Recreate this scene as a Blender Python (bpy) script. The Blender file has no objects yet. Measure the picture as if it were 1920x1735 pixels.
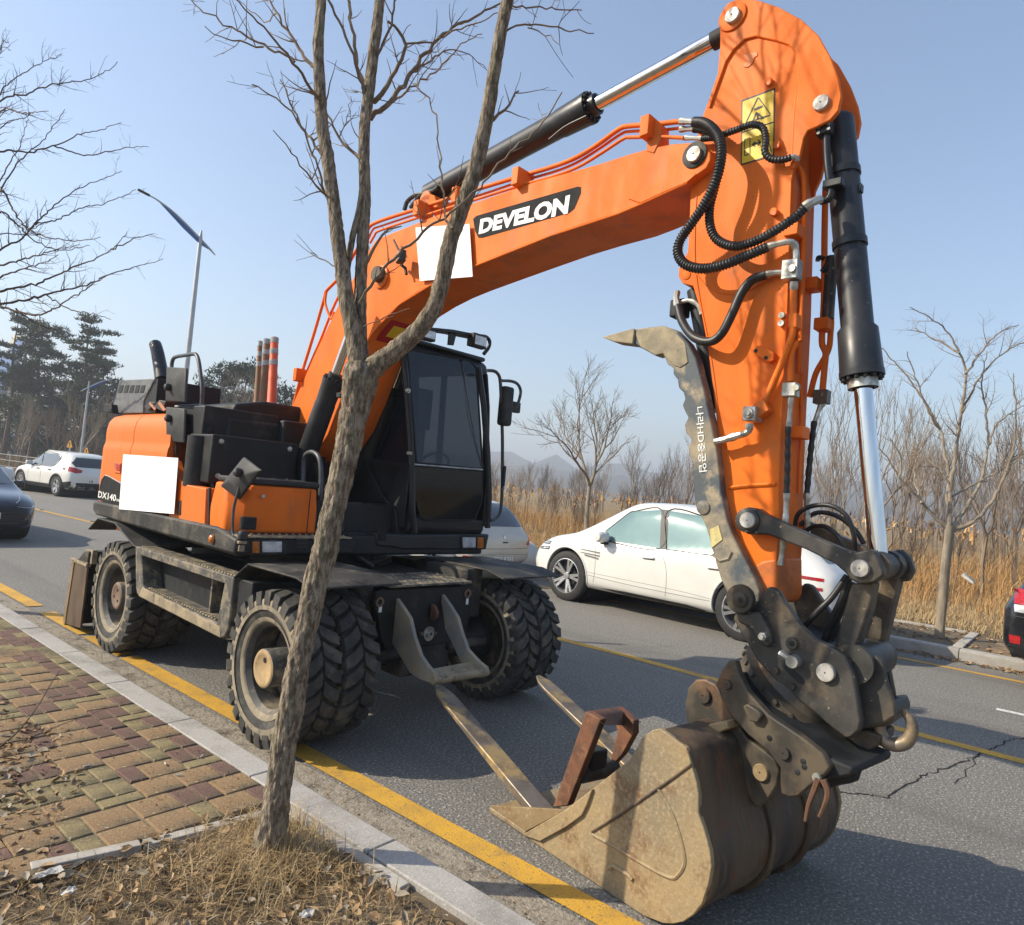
import bpy, bmesh, math, random
import numpy as np
from mathutils import Vector, Matrix
from mathutils.bvhtree import BVHTree
random.seed(7); RNG = np.random.default_rng(7)
SC = bpy.context.scene
COL = SC.collection
rad = math.radians

# ---------------------------------------------------------------- camera
F_PX, YAW, PITCH, ROLL, CAM_H = 1300.0, 0.872167, 0.038667, 0.088635, 1.77765
_f = np.array([math.sin(YAW)*math.cos(PITCH), math.cos(YAW)*math.cos(PITCH), math.sin(PITCH)])
_r0 = np.array([math.cos(YAW), -math.sin(YAW), 0.0]); _u0 = np.cross(_r0, _f)
CR = math.cos(ROLL)*_r0 + math.sin(ROLL)*_u0
CU = -math.sin(ROLL)*_r0 + math.cos(ROLL)*_u0
CF = _f
EYE = np.array([0, 0, CAM_H])
cam_d = bpy.data.cameras.new('camera'); cam = bpy.data.objects.new('camera', cam_d); COL.objects.link(cam)
cam_d.sensor_fit = 'HORIZONTAL'; cam_d.sensor_width = 36.0; cam_d.lens = F_PX/1920*36
cam_d.clip_start = 0.05; cam_d.clip_end = 9000
cam.matrix_world = Matrix(((CR[0], CU[0], -CF[0], EYE[0]), (CR[1], CU[1], -CF[1], EYE[1]), (CR[2], CU[2], -CF[2], EYE[2]), (0, 0, 0, 1)))
SC.camera = cam

# ---------------------------------------------------------------- light
SUN_V = Vector((1.16, -1.16, -1.14)).normalized()          # direction the light travels
world = bpy.data.worlds.new('World'); SC.world = world; world.use_nodes = True
wn = world.node_tree.nodes; wl = world.node_tree.links
sky = wn.new('ShaderNodeTexSky'); sky.sky_type = 'NISHITA'; sky.sun_disc = False
sky.sun_elevation = math.asin(-SUN_V.z)
sky.sun_rotation = math.atan2(-SUN_V.x, -SUN_V.y)
sky.altitude = 30; sky.air_density = 1.15; sky.dust_density = 1.0; sky.ozone_density = 2.1
bg = wn['Background']; bg.inputs['Strength'].default_value = 0.125
wl.new(sky.outputs[0], bg.inputs[0])
sun_d = bpy.data.lights.new('sun', 'SUN'); sun_d.energy = 4.4; sun_d.angle = rad(0.55); sun_d.color = (1.0, 0.89, 0.72)
sun = bpy.data.objects.new('sun', sun_d); COL.objects.link(sun)
sun.rotation_euler = SUN_V.to_track_quat('-Z', 'Y').to_euler(); sun.location = (-20, 12, 15)
SC.view_settings.view_transform = 'Standard'; SC.view_settings.look = 'None'
SC.view_settings.exposure = 0.78; SC.view_settings.gamma = 1.0; SC.view_settings.use_curve_mapping = False
SC.render.engine = 'CYCLES'
SC.cycles.use_denoising = True
try: SC.cycles.denoiser = 'OPENIMAGEDENOISE'
except Exception: pass
SC.cycles.max_bounces = 6; SC.cycles.transparent_max_bounces = 12

# ---------------------------------------------------------------- geometry helpers
def nrm(v): v = np.asarray(v, float); return v/np.linalg.norm(v)
def ray(px, py): return CF + CR*(px-960)/F_PX - CU*(py-867.5)/F_PX
def depth(P): return float((np.asarray(P)-EYE) @ CF)
def m_px(w, P): return w*depth(P)/F_PX                       # metres of w photo pixels at P
def gz(px, py, z=0.0):
    d = ray(px, py); return EYE + d*((z-CAM_H)/d[2])
class Frame:
    """upright frame: F forward (u), L left (v), z up"""
    def __init__(s, yaw, org):
        y = rad(yaw); s.o = np.array(org, float)
        s.F = -np.array([math.sin(y), math.cos(y), 0]); s.L = np.array([math.cos(y), -math.sin(y), 0]); s.Z = np.array([0, 0, 1.0])
    def V(s, px, py, v):                                      # photo pixel on the plane v = const
        d = ray(px, py); return EYE + d*(((s.o+s.L*v-EYE) @ s.L)/(d @ s.L))
    def U(s, px, py, u):
        d = ray(px, py); return EYE + d*(((s.o+s.F*u-EYE) @ s.F)/(d @ s.F))
    def W(s, u, v, z): return s.o + s.F*u + s.L*v + s.Z*z
    def loc(s, P): d = np.asarray(P)-s.o; return np.array([d @ s.F, d @ s.L, d[2]])

class MB:
    def __init__(s): s.v = []; s.f = []
    def add(s, vs, fs):
        n = len(s.v); s.v += [tuple(map(float, q)) for q in vs]; s.f += [tuple(n+i for i in f) for f in fs]; return s
    def prism(s, pts, vec):
        pts = [np.asarray(q, float) for q in pts]; vec = np.asarray(vec, float); n = len(pts)
        return s.add(pts+[q+vec for q in pts], [tuple(range(n-1, -1, -1)), tuple(range(n, 2*n))]+[(i, (i+1) % n, n+(i+1) % n, n+i) for i in range(n)])
    def box(s, c, ax, ay, az):                                # half axes
        c, ax, ay, az = (np.asarray(q, float) for q in (c, ax, ay, az))
        vs = [c+a*ax+b*ay+d*az for d in (-1, 1) for a, b in ((-1, -1), (1, -1), (1, 1), (-1, 1))]
        return s.add(vs, [(3, 2, 1, 0), (4, 5, 6, 7), (0, 1, 5, 4), (1, 2, 6, 5), (2, 3, 7, 6), (3, 0, 4, 7)])
    def fbox(s, fr, u0, u1, v0, v1, z0, z1):
        return s.box(fr.W((u0+u1)/2, (v0+v1)/2, (z0+z1)/2), fr.F*(u1-u0)/2, fr.L*(v1-v0)/2, fr.Z*(z1-z0)/2)
    def lathe(s, o, ax, prof, n=24, a0=0, a1=2*math.pi):
        o = np.asarray(o, float); ax = nrm(ax)
        t = np.array([0, 0, 1.0]) if abs(ax[2]) < .9 else np.array([1.0, 0, 0])
        e1 = nrm(np.cross(ax, t)); e2 = np.cross(ax, e1); full = abs(a1-a0-2*math.pi) < 1e-6
        k = n if full else n+1; vs = []; fs = []
        for (h, r) in prof:
            for i in range(k):
                a = a0+(a1-a0)*i/n; vs.append(o+ax*h+(e1*math.cos(a)+e2*math.sin(a))*max(r, 1e-5))
        for j in range(len(prof)-1):
            for i in range(n if not full else k):
                i2 = (i+1) % k
                fs.append((j*k+i, j*k+i2, (j+1)*k+i2, (j+1)*k+i))
        return s.add(vs, fs)
    def cyl(s, a, b, r, r2=None, n=18, cap=True):
        a = np.asarray(a, float); b = np.asarray(b, float); h = np.linalg.norm(b-a); r2 = r if r2 is None else r2
        return s.lathe(a, b-a, ([(0, 0)] if cap else [])+[(0, r), (h, r2)]+([(h, 0)] if cap else []), n)
    def tube(s, path, r, n=10, cap=True):
        P = np.asarray(path, float); m = len(P); R = np.full(m, r, float) if np.isscalar(r) else np.asarray(r, float)
        T = np.gradient(P, axis=0); T /= np.maximum(np.linalg.norm(T, axis=1, keepdims=True), 1e-9)
        t = np.array([0, 0, 1.0]) if abs(T[0][2]) < .9 else np.array([1.0, 0, 0])
        e = nrm(np.cross(T[0], t)); vs = []; fs = []
        ca = np.cos(np.arange(n)*2*math.pi/n); sa = np.sin(np.arange(n)*2*math.pi/n)
        for i in range(m):
            e = e-T[i]*(e @ T[i]); e = e/max(np.linalg.norm(e), 1e-9); g = np.cross(T[i], e)
            vs += list(P[i]+R[i]*(ca[:, None]*e+sa[:, None]*g))
        for i in range(m-1):
            for k in range(n): fs.append((i*n+k, i*n+(k+1) % n, (i+1)*n+(k+1) % n, (i+1)*n+k))
        if cap: fs += [tuple(range(n-1, -1, -1)), tuple((m-1)*n+k for k in range(n))]
        return s.add(vs, fs)
    def build(s, name, mat, parent=None, bevel=0, smooth=40, loc=None, seg=2):
        """one mesh object; world coordinates in, stored relative to the root"""
        root = parent
        while root is not None and root.parent is not None: root = root.parent
        off = np.zeros(3)
        me = bpy.data.meshes.new(name); o = bpy.data.objects.new(name, me); COL.objects.link(o)
        if root is not None: off = np.array(root.location)
        elif loc is not None: off = np.asarray(loc, float); o.location = off
        vs = np.array(s.v)-off
        me.from_pydata(vs.tolist(), [], s.f); me.update()
        if smooth:
            for pl in me.polygons: pl.use_smooth = True
            me.set_sharp_from_angle(angle=rad(smooth))
        if mat: me.materials.append(mat)
        if parent is not None: o.parent = parent
        if bevel:
            b = o.modifiers.new('bevel', 'BEVEL'); b.width = bevel; b.segments = seg; b.limit_method = 'ANGLE'; b.angle_limit = rad(35)
        return o
def tag(o, label, cat, group=None, kind=None):
    if label: o['label'] = label
    if cat: o['category'] = cat
    if group: o['group'] = group
    if kind: o['kind'] = kind
    return o
def empty(name, loc, label=None, cat=None, group=None, rz=0):
    o = bpy.data.objects.new(name, None); COL.objects.link(o); o.location = [float(x) for x in loc]; o.rotation_euler.z = rz; o.empty_display_size = .1
    return tag(o, label, cat, group)
def copy_tree(o, parent=None):
    c = o.copy(); COL.objects.link(c); c.parent = parent
    for ch in o.children: copy_tree(ch, c)
    return c
def spline(pts, n=8):
    """Catmull-Rom through pts"""
    P = np.asarray(pts, float); P = np.vstack([2*P[0]-P[1], P, 2*P[-1]-P[-2]]); out = []
    for i in range(1, len(P)-2):
        a, b, c, d = P[i-1], P[i], P[i+1], P[i+2]
        for k in range(n):
            t = k/n; out.append(.5*((2*b)+(-a+c)*t+(2*a-5*b+4*c-d)*t*t+(-a+3*b-3*c+d)*t**3))
    out.append(P[-2]); return np.array(out)
def resample(P, step):
    P = np.asarray(P, float); s = np.r_[0, np.cumsum(np.linalg.norm(np.diff(P, axis=0), axis=1))]
    m = max(2, int(s[-1]/step)+1); t = np.linspace(0, s[-1], m)
    return np.stack([np.interp(t, s, P[:, k]) for k in range(P.shape[1])], 1)
def text_mesh(txt, size=1.0, bold=0.0, shear=0.0, width=1.0):
    """flat text as (verts Nx2, faces), origin bottom-left of the line"""
    cu = bpy.data.curves.new('t', 'FONT'); cu.body = txt; cu.size = size; cu.offset = bold; cu.shear = shear; cu.resolution_u = 3; cu.fill_mode = 'FRONT'
    o = bpy.data.objects.new('t', cu); COL.objects.link(o)
    dg = bpy.context.evaluated_depsgraph_get(); me = bpy.data.meshes.new_from_object(o.evaluated_get(dg))
    vs = np.array([v.co[:2] for v in me.vertices]); fs = [tuple(p.vertices) for p in me.polygons]
    bpy.data.objects.remove(o); bpy.data.curves.remove(cu); bpy.data.meshes.remove(me)
    vs[:, 0] *= width
    return vs, fs
def quad_map(vs, quad, box=None):
    """map 2D text verts into the 3D quad (bl, br, tr, tl)"""
    bl, br, tr, tl = (np.asarray(q, float) for q in quad)
    lo = vs.min(0) if box is None else np.array(box[0]); hi = vs.max(0) if box is None else np.array(box[1])
    t = (vs-lo)/(hi-lo)
    return [bl*(1-a)*(1-b)+br*a*(1-b)+tr*a*b+tl*(1-a)*b for a, b in t]

# ---------------------------------------------------------------- materials
MATS = {}
def C(h): return tuple(((int(h[i:i+2], 16)/255+.055)/1.055)**2.4 if int(h[i:i+2], 16) > 10 else int(h[i:i+2], 16)/255/12.92 for i in (0, 2, 4))
def mat(name, c1, c2=None, rough=.5, metal=0.0, scale=6.0, lo=.42, hi=.6, c3=None, s3=2.0, lo3=.52, hi3=.66, bump=0.0, bscale=80, coat=0.0, rvar=0.0, spec=.5, stretch=None, voro=False, alpha=None, trans=0.0, ior=1.45, fine=None, streak=None):
    m = bpy.data.materials.new(name); m.use_nodes = True; nt = m.node_tree; N = nt.nodes; Lk = nt.links
    b = N['Principled BSDF']; tc = N.new('ShaderNodeTexCoord'); mp = N.new('ShaderNodeMapping'); Lk.new(tc.outputs['Object'], mp.inputs[0])
    if stretch: mp.inputs['Scale'].default_value = stretch
    b.inputs['Roughness'].default_value = rough; b.inputs['Metallic'].default_value = metal; b.inputs['Specular IOR Level'].default_value = spec
    b.inputs['Coat Weight'].default_value = coat; b.inputs['Coat Roughness'].default_value = .08; b.inputs['IOR'].default_value = ior
    if trans: b.inputs['Transmission Weight'].default_value = trans
    if alpha is not None: b.inputs['Alpha'].default_value = alpha
    def noise(sc, det=8, r=.6):
        n = N.new('ShaderNodeTexNoise'); n.inputs['Scale'].default_value = sc; n.inputs['Detail'].default_value = det; n.inputs['Roughness'].default_value = r
        Lk.new(mp.outputs[0], n.inputs['Vector']); return n.outputs['Fac']
    def ramp(src, a, z):
        r = N.new('ShaderNodeMapRange'); r.inputs['From Min'].default_value = a; r.inputs['From Max'].default_value = z; r.clamp = True; Lk.new(src, r.inputs['Value']); return r.outputs['Result']
    def mix(fac, a, bb):
        x = N.new('ShaderNodeMix'); x.data_type = 'RGBA'; Lk.new(fac, x.inputs[0])
        for s_, q in ((6, a), (7, bb)):
            if isinstance(q, tuple): x.inputs[s_].default_value = (*q, 1)
            else: Lk.new(q, x.inputs[s_])
        return x.outputs[2]
    col = c1
    if c2:
        fac = ramp(noise(scale), lo, hi); col = mix(fac, c1, c2)
        if rvar:
            rr = N.new('ShaderNodeMapRange'); rr.inputs['To Min'].default_value = rough; rr.inputs['To Max'].default_value = rough+rvar; Lk.new(fac, rr.inputs['Value']); Lk.new(rr.outputs['Result'], b.inputs['Roughness'])
    if c3: col = mix(ramp(noise(s3, 10, .68), lo3, hi3), col, c3)
    if fine: col = mix(ramp(noise(fine[1], 3, .5), fine[2], fine[3]), col, fine[0])
    if streak:
        m2 = N.new('ShaderNodeMapping'); m2.inputs['Scale'].default_value = streak[1]; Lk.new(tc.outputs['Object'], m2.inputs[0]); n2 = N.new('ShaderNodeTexNoise'); n2.inputs['Scale'].default_value = 1.0; n2.inputs['Detail'].default_value = 7; n2.inputs['Roughness'].default_value = .62; Lk.new(m2.outputs[0], n2.inputs['Vector'])
        col = mix(ramp(n2.outputs['Fac'], streak[2], streak[3]), col, streak[0])
    if isinstance(col, tuple): b.inputs['Base Color'].default_value = (*col, 1)
    else: Lk.new(col, b.inputs['Base Color'])
    if bump:
        bp = N.new('ShaderNodeBump'); bp.inputs['Strength'].default_value = min(1, bump*1.0); bp.inputs['Distance'].default_value = .02*bump
        if voro:
            vv = N.new('ShaderNodeTexVoronoi'); vv.inputs['Scale'].default_value = bscale; Lk.new(mp.outputs[0], vv.inputs['Vector']); Lk.new(vv.outputs['Distance'], bp.inputs['Height'])
        else: Lk.new(noise(bscale, 6), bp.inputs['Height'])
        Lk.new(bp.outputs[0], b.inputs['Normal'])
    MATS[name] = m; return m

ORANGE = mat('orange_paint', (.80, .165, .010), (.72, .145, .010), rough=.54, scale=2.5, c3=(.42, .14, .045), s3=3.2, lo3=.5, hi3=.82, coat=.0, spec=.28, rvar=.14, bump=.05, bscale=14, stretch=(1.6, 1.6, .8), fine=((.22, .09, .04), 55, .68, .76))
ORANGE_DULL = mat('weathered_orange_paint', (.72, .155, .016), (.66, .155, .022), rough=.5, spec=.35, scale=4, lo=.4, hi=.75, c3=(.50, .19, .07), s3=3, lo3=.55, hi3=.9, rvar=.15, stretch=(2, 2, .6))
ORANGE_WORN = mat('worn_orange_paint', (.72, .17, .02), (.35, .12, .04), rough=.5, scale=5, lo=.5, hi=.7, c3=(.05, .035, .025), s3=6, lo3=.6, hi3=.7, rvar=.2)
BLACK = mat('black_steel', (.012, .013, .014), (.022, .023, .024), rough=.48, spec=.35, scale=5, c3=(.07, .065, .055), s3=4, lo3=.56, hi3=.85, rvar=.2, bump=.05, bscale=90)
BLACK_DUSTY = mat('dusty_black_steel', (.02, .021, .022), (.045, .044, .041), rough=.58, spec=.35, scale=4, c3=(.17, .148, .11), s3=3.5, lo3=.5, hi3=.78, rvar=.2, bump=.1, bscale=120, fine=((.22, .19, .14), 60, .66, .74))
STREAKED = None
CYLB = mat('black_cylinder_paint', (.017, .019, .022), (.032, .033, .036), rough=.36, scale=4, lo=.45, hi=.75, fine=((.2, .2, .2), 90, .7, .74), rvar=.2)
PLASTIC = mat('dark_plastic', (.02, .021, .022), (.036, .036, .036), rough=.6, scale=10, bump=.1, bscale=300)
CHROME = mat('chrome', (.72, .73, .75), (.62, .63, .65), rough=.07, metal=1, scale=30, stretch=(1, 1, .05))
ZINC = mat('zinc_steel', (.56, .56, .52), (.34, .33, .28), rough=.38, metal=.75, scale=18, rvar=.2)
PINMAT = mat('worn_pin_steel', (.52, .50, .46), (.32, .29, .25), rough=.5, metal=.35, scale=22, rvar=.15, bump=.1, bscale=60)
COUPLER = mat('worn_dark_steel', (.032, .032, .031), (.068, .063, .055), rough=.42, metal=.2, scale=4, c3=(.20, .145, .085), s3=3.0, lo3=.47, hi3=.72, rvar=.25, bump=.25, bscale=40, fine=((.30, .24, .16), 38, .67, .73))
COUPLER_B = mat('greasy_brown_steel', (.042, .037, .03), (.10, .078, .05), rough=.5, metal=.15, scale=6, c3=(.20, .105, .05), s3=4, lo3=.52, hi3=.7, rvar=.2, bump=.2, bscale=40)
CLAW = mat('scuffed_claw_steel', (.07, .085, .095), (.22, .19, .14), rough=.6, scale=4.5, lo=.44, hi=.58, c3=(.33, .27, .18), s3=7, lo3=.5, hi3=.62, bump=.3, bscale=35)
CLAW_TIP = mat('muddy_claw_steel', (.34, .28, .18), (.22, .19, .13), rough=.75, scale=7, c3=(.12, .11, .09), s3=12, lo3=.58, hi3=.7, bump=.4, bscale=40)
MUD = mat('mud_caked_bucket_steel', (.27, .195, .10), (.185, .125, .062), rough=.72, scale=3.2, lo=.38, hi=.62, c3=(.17, .075, .03), s3=6, lo3=.55, hi3=.7, bump=.45, bscale=42, fine=((.34, .27, .165), 46, .56, .76), rvar=-.15)
SHELL = mat('dark_rusty_bucket_shell', (.050, .040, .032), (.11, .075, .045), rough=.5, scale=3.5, metal=.15, c3=(.26, .19, .11), s3=2.6, lo3=.5, hi3=.68, rvar=.25, bump=.4, bscale=22, stretch=(1.6, 1.6, .35), fine=((.12, .055, .03), 16, .56, .68))
SCRAPED = mat('scraped_bucket_side', (.31, .225, .115), (.215, .17, .105), rough=.62, scale=2.2, lo=.38, hi=.62, c3=(.15, .078, .036), s3=4.6, lo3=.50, hi3=.66, bump=.5, bscale=40, rvar=.12, fine=((.36, .28, .17), 60, .50, .80))
RUST = mat('rusty_steel', (.17, .07, .035), (.10, .05, .03), rough=.72, scale=9, c3=(.26, .12, .055), s3=12, lo3=.52, hi3=.66, bump=.3, bscale=70)
TINE = mat('worn_fork_steel', (.22, .18, .14), (.14, .115, .09), rough=.42, metal=.45, scale=6, c3=(.40, .28, .13), s3=4, lo3=.5, hi3=.62, rvar=.25, bump=.12, bscale=60)
RUBBER = mat('tyre_rubber', (.034, .034, .033), (.062, .059, .053), rough=.82, scale=6, c3=(.15, .13, .10), s3=7, lo3=.50, hi3=.74, bump=.15, bscale=60)
RIMDUST = mat('dusty_tyre_wall', (.30, .25, .17), (.20, .17, .12), rough=.85, scale=7, c3=(.10, .095, .085), s3=9, lo3=.52, hi3=.64, bump=.12, bscale=50)
RIM = mat('dusty_wheel_rim', (.05, .05, .05), (.10, .09, .075), rough=.6, scale=6, c3=(.27, .22, .15), s3=5, lo3=.48, hi3=.62)
HUB = mat('muddy_hub', (.42, .29, .15), (.32, .22, .11), rough=.8, scale=9, c3=(.18, .14, .09), s3=14, lo3=.58, hi3=.66, bump=.3, bscale=50)
HUB_R = mat('brown_hub', (.20, .125, .085), (.14, .10, .075), rough=.7, scale=12, c3=(.30, .24, .16), s3=9, lo3=.56, hi3=.7, bump=.2, bscale=60)
STEP = mat('muddy_step_steel', (.07, .068, .062), (.20, .17, .12), rough=.65, scale=9, lo=.46, hi=.6, c3=(.30, .25, .17), s3=14, lo3=.54, hi3=.66, bump=.15, bscale=90)
STEP_MUD = mat('mud_covered_step', (.34, .27, .17), (.22, .18, .12), rough=.8, scale=10, c3=(.08, .075, .065), s3=9, lo3=.56, hi3=.66, bump=.3, bscale=60)
HOSE = mat('black_hose', (.016, .016, .017), (.03, .03, .03), rough=.45, scale=20)
GLASS_DARK = mat('tinted_cab_glass', (.010, .015, .026), rough=.04, spec=.55, coat=0, alpha=.80)
GLASS_LOW = mat('lower_cab_glass', (.010, .009, .006), rough=.05, spec=.5, alpha=.8)
LENS = mat('clear_lamp_lens', (.66, .67, .68), (.42, .44, .46), rough=.10, scale=14, coat=.8, metal=.25, bump=.06, bscale=60)
AMBER = mat('amber_lens', (.55, .16, .02), (.32, .09, .012), rough=.2, scale=40, coat=.5)
REDLENS = mat('red_lens', (.42, .012, .014), (.25, .008, .01), rough=.15, scale=30, coat=.6)
WHITE_SHEET = mat('white_sheet', (.86, .86, .86), rough=.9, spec=.1)
DECAL_GREY = mat('dark_grey_decal', (.018, .019, .020), (.026, .027, .028), spec=.15, rough=.75, scale=8)
DECAL_WHITE = mat('white_lettering', (.80, .80, .78), (.66, .66, .62), rough=.5, scale=30)
DECAL_YEL = mat('yellow_decal', (.80, .52, .02), (.62, .40, .03), rough=.45, scale=12, lo=.5, hi=.8)
DECAL_RED = mat('red_decal', (.42, .02, .015), rough=.45)
DECAL_BLK = mat('black_print', (.02, .02, .018), rough=.5)
YLABEL = mat('faded_label', (.62, .52, .20), (.45, .38, .2), rough=.7, scale=40)

# ---------------------------------------------------------------- ground, road, kerbs
ASPHALT = mat('asphalt', (.235, .222, .198), (.135, .128, .115), rough=.88, scale=48, lo=.35, hi=.65, c3=(.17, .162, .146), s3=.35, lo3=.5, hi3=.62, bump=1.0, bscale=62, fine=((.46, .43, .37), 58, .54, .70), streak=((.125, .118, .105), (1.1, .10, 1), .50, .80))
EARTH = mat('bare_earth', (.115, .085, .052), (.17, .13, .08), rough=.95, scale=3, c3=(.075, .055, .035), s3=6, lo3=.5, hi3=.64, bump=.6, bscale=30)
FIELD = mat('dry_field', (.20, .135, .06), (.28, .20, .09), rough=.95, scale=1.2, c3=(.13, .09, .045), s3=.5, lo3=.5, hi3=.64, bump=.5, bscale=12)
YELLOW = mat('yellow_road_paint', (.60, .335, .035), (.47, .27, .045), rough=.75, scale=3, c3=(.24, .165, .07), s3=5, lo3=.55, hi3=.74, bump=.5, bscale=110, fine=((.15, .13, .10), 90, .60, .68))
WHITEP = mat('white_road_paint', (.62, .61, .57), (.45, .44, .41), rough=.7, scale=9, c3=(.2, .2, .19), s3=12, lo3=.6, hi3=.7)
KERBM = mat('granite_kerb', (.31, .295, .27), (.41, .39, .36), rough=.8, scale=90, lo=.35, hi=.65, c3=(.22, .205, .18), s3=3, lo3=.46, hi3=.7, bump=.35, bscale=120, fine=((.50, .49, .47), 120, .6, .68))
CONC = mat('pale_concrete', (.42, .39, .34), (.33, .305, .26), rough=.85, scale=9, c3=(.22, .2, .16), s3=6, lo3=.58, hi3=.72, bump=.2, bscale=90)
GUTTER = mat('gritty_gutter', (.23, .20, .155), (.32, .28, .22), rough=.95, scale=22, lo=.4, hi=.6, c3=(.10, .085, .065), s3=5, lo3=.5, hi3=.66, bump=.8, bscale=60, fine=((.36, .32, .25), 90, .58, .66))
TAN = mat('tan_paver', (.235, .15, .077), (.29, .195, .10), rough=.92, scale=9, c3=(.105, .08, .05), s3=3.5, lo3=.44, hi3=.62, bump=.5, bscale=110, fine=((.34, .26, .16), 70, .6, .7))
OLIVE = mat('olive_paver', (.235, .19, .095), (.185, .15, .077), rough=.92, scale=9, c3=(.10, .085, .05), s3=3.5, lo3=.44, hi3=.62, bump=.5, bscale=110, fine=((.32, .27, .16), 70, .6, .7))
REDP = mat('dark_red_paver', (.125, .072, .058), (.17, .10, .075), rough=.92, scale=9, c3=(.085, .062, .045), s3=3.5, lo3=.44, hi3=.62, bump=.5, bscale=110, fine=((.24, .16, .11), 70, .62, .7))
KY = 2.40                                                     # a joint of the near kerb
X_KERB, X_FAR = 2.28, 11.32
def sheet(name, x0, x1, y0, y1, z, m, parent=None, kind='structure', loc=None):
    b = MB(); b.add([(x0, y0, z), (x1, y0, z), (x1, y1, z), (x0, y1, z)], [(0, 1, 2, 3)])
    o = b.build(name, m, parent, smooth=0, loc=loc)
    if kind: o['kind'] = kind
    return o
# land to the horizon, a touch under the road; rises gently to the right side field
g = MB(); N = 40
xs = np.r_[-3000, -800, -200, -60, -20, 0, 11.5, 13, 16, 20, 26, 34, 50, 80, 150, 300, 800, 3500]
ys = np.r_[-3000, -600, -100, -30, -12, 0, 10, 20, 40, 70, 120, 250, 700, 3500]
def land_z(x, y): return -.05 if x < 12.2 else (-.05+.19*min(1, (x-12.2)/1.0)+ (.012*(x-14) if x > 14 else 0)*(1 if x < 90 else 90/x))
g.add([(x, y, land_z(x, y)) for y in ys for x in xs], [(j*len(xs)+i, j*len(xs)+i+1, (j+1)*len(xs)+i+1, (j+1)*len(xs)+i) for j in range(len(ys)-1) for i in range(len(xs)-1)])
ground = g.build('ground', FIELD); ground['kind'] = 'structure'
road = sheet('road', X_KERB-.02, X_FAR+.02, -60, 300, 0.0, ASPHALT)
sheet('gutter', X_KERB, 2.572, -20, 60, .004, GUTTER)
# painted lines
yl = MB()
for y0, y1 in ((-20, 6.45), (6.52, 7.35), (7.46, 8.62), (9.0, 60)):
    yl.add([(2.60, y0, .008), (2.75, y0, .008), (2.75, y1, .008), (2.60, y1, .008)], [(0, 1, 2, 3)])
yl.build('yellow_edge_line', YELLOW, smooth=0)['kind'] = 'structure'
cl = MB()
cy = [-20, -5, 1, 4, 8, 14, 18, 24, 40, 120]
cxs = [6.9, 6.9, 6.95, 7.08, 7.05, 6.95, 6.85, 6.6, 6.0, 2.5]
for i in range(len(cy)-1):
    if abs(cy[i]-1) < .1: pass
    a, b_ = cxs[i], cxs[i+1]
    cl.add([(a-.07, cy[i], .004), (a+.07, cy[i], .004), (b_+.07, cy[i+1], .004), (b_-.07, cy[i+1], .004)], [(0, 1, 2, 3)])
cl.build('yellow_centre_line', YELLOW, smooth=0)['kind'] = 'structure'
sheet('yellow_far_edge_line', 10.53, 10.64, -20, 60, .004, YELLOW)
wm = MB(); A, B = gz(1868, 1330), gz(1990, 1357); d = nrm(B-A); n_ = np.array([-d[1], d[0], 0])*.05
wm.add([A+n_+[0, 0, .004], A-n_+[0, 0, .004], B-n_+[0, 0, .004], B+n_+[0, 0, .004]], [(0, 1, 2, 3)]); wm.build('white_lane_mark', WHITEP, smooth=0)['kind'] = 'structure'
wm = MB(); A, B = gz(700, 1297), gz(742, 1308)
wm.add([A+[0, .03, .004], A+[0, -.03, .004], B+[.02, -.06, .004], B+[.02, .06, .004]], [(0, 1, 2, 3)]); wm.build('worn_white_mark', WHITEP, smooth=0)['kind'] = 'structure'
# cracks in the asphalt: thin dark ribbons
CRACK = mat('tar_crack', (.012, .012, .012), rough=.9)
def crack(pts, w):
    P = spline([gz(*q) for q in pts], 6); P = P+np.c_[RNG.normal(0, .012, (len(P), 2)), np.zeros(len(P))]; b = MB()
    for i in range(len(P)-1):
        t = nrm(P[i+1]-P[i]); n = np.array([-t[1], t[0], 0]); w0 = w*(.5+RNG.random()); z = np.array([0, 0, .0035+.0001*i/len(P)])
        b.add([P[i]+n*w0+z, P[i]-n*w0+z, P[i+1]-n*w0+z, P[i+1]+n*w0+z], [(0, 1, 2, 3)])
    return b.build('road_crack', CRACK, road, smooth=0)
crack([(1920, 1384), (1890, 1389), (1866, 1401), (1846, 1408), (1820, 1424), (1780, 1438), (1745, 1450), (1715, 1464), (1668, 1492), (1620, 1490), (1570, 1486)], .005)
crack([(1846, 1408), (1838, 1416), (1828, 1426), (1790, 1470)], .003)
# near kerb: one stone per metre
kerb = empty('near_kerb', (X_KERB, 4, 0)); kerb['kind'] = 'structure'
def kerb_stone(x0, x1, y0, y1, h, parent):
    b = MB(); c = .02
    prof = [(x0, -.05), (x1, -.05), (x1, h-c), (x1-c, h), (x0, h)] if x0 < 5 else [(x0, -.05), (x1, -.05), (x1, h), (x0+c, h), (x0, h-c)]
    b.prism([(x, y0+.004, z) for x, z in prof], (0, y1-y0-.008, 0)); return b.build('kerb_stone', KERBM, parent, bevel=.006)
for k in range(-4, 22): kerb_stone(2.10, X_KERB, KY+k, KY+k+1, .12+RNG.normal(0, .0015), kerb)
sheet('kerb_joint', 2.102, X_KERB-.004, -4, 60, .105, EARTH, kerb, kind=None)
fkerb = empty('far_kerb', (X_FAR, 4, 0)); fkerb['kind'] = 'structure'
for k in range(-6, 34): kerb_stone(X_FAR, X_FAR+.2, .3+k, 1.3+k, .15, fkerb)
sheet('far_kerb_joint', X_FAR+.004, X_FAR+.19, -6, 40, .14, CONC, fkerb, kind=None)
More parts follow.
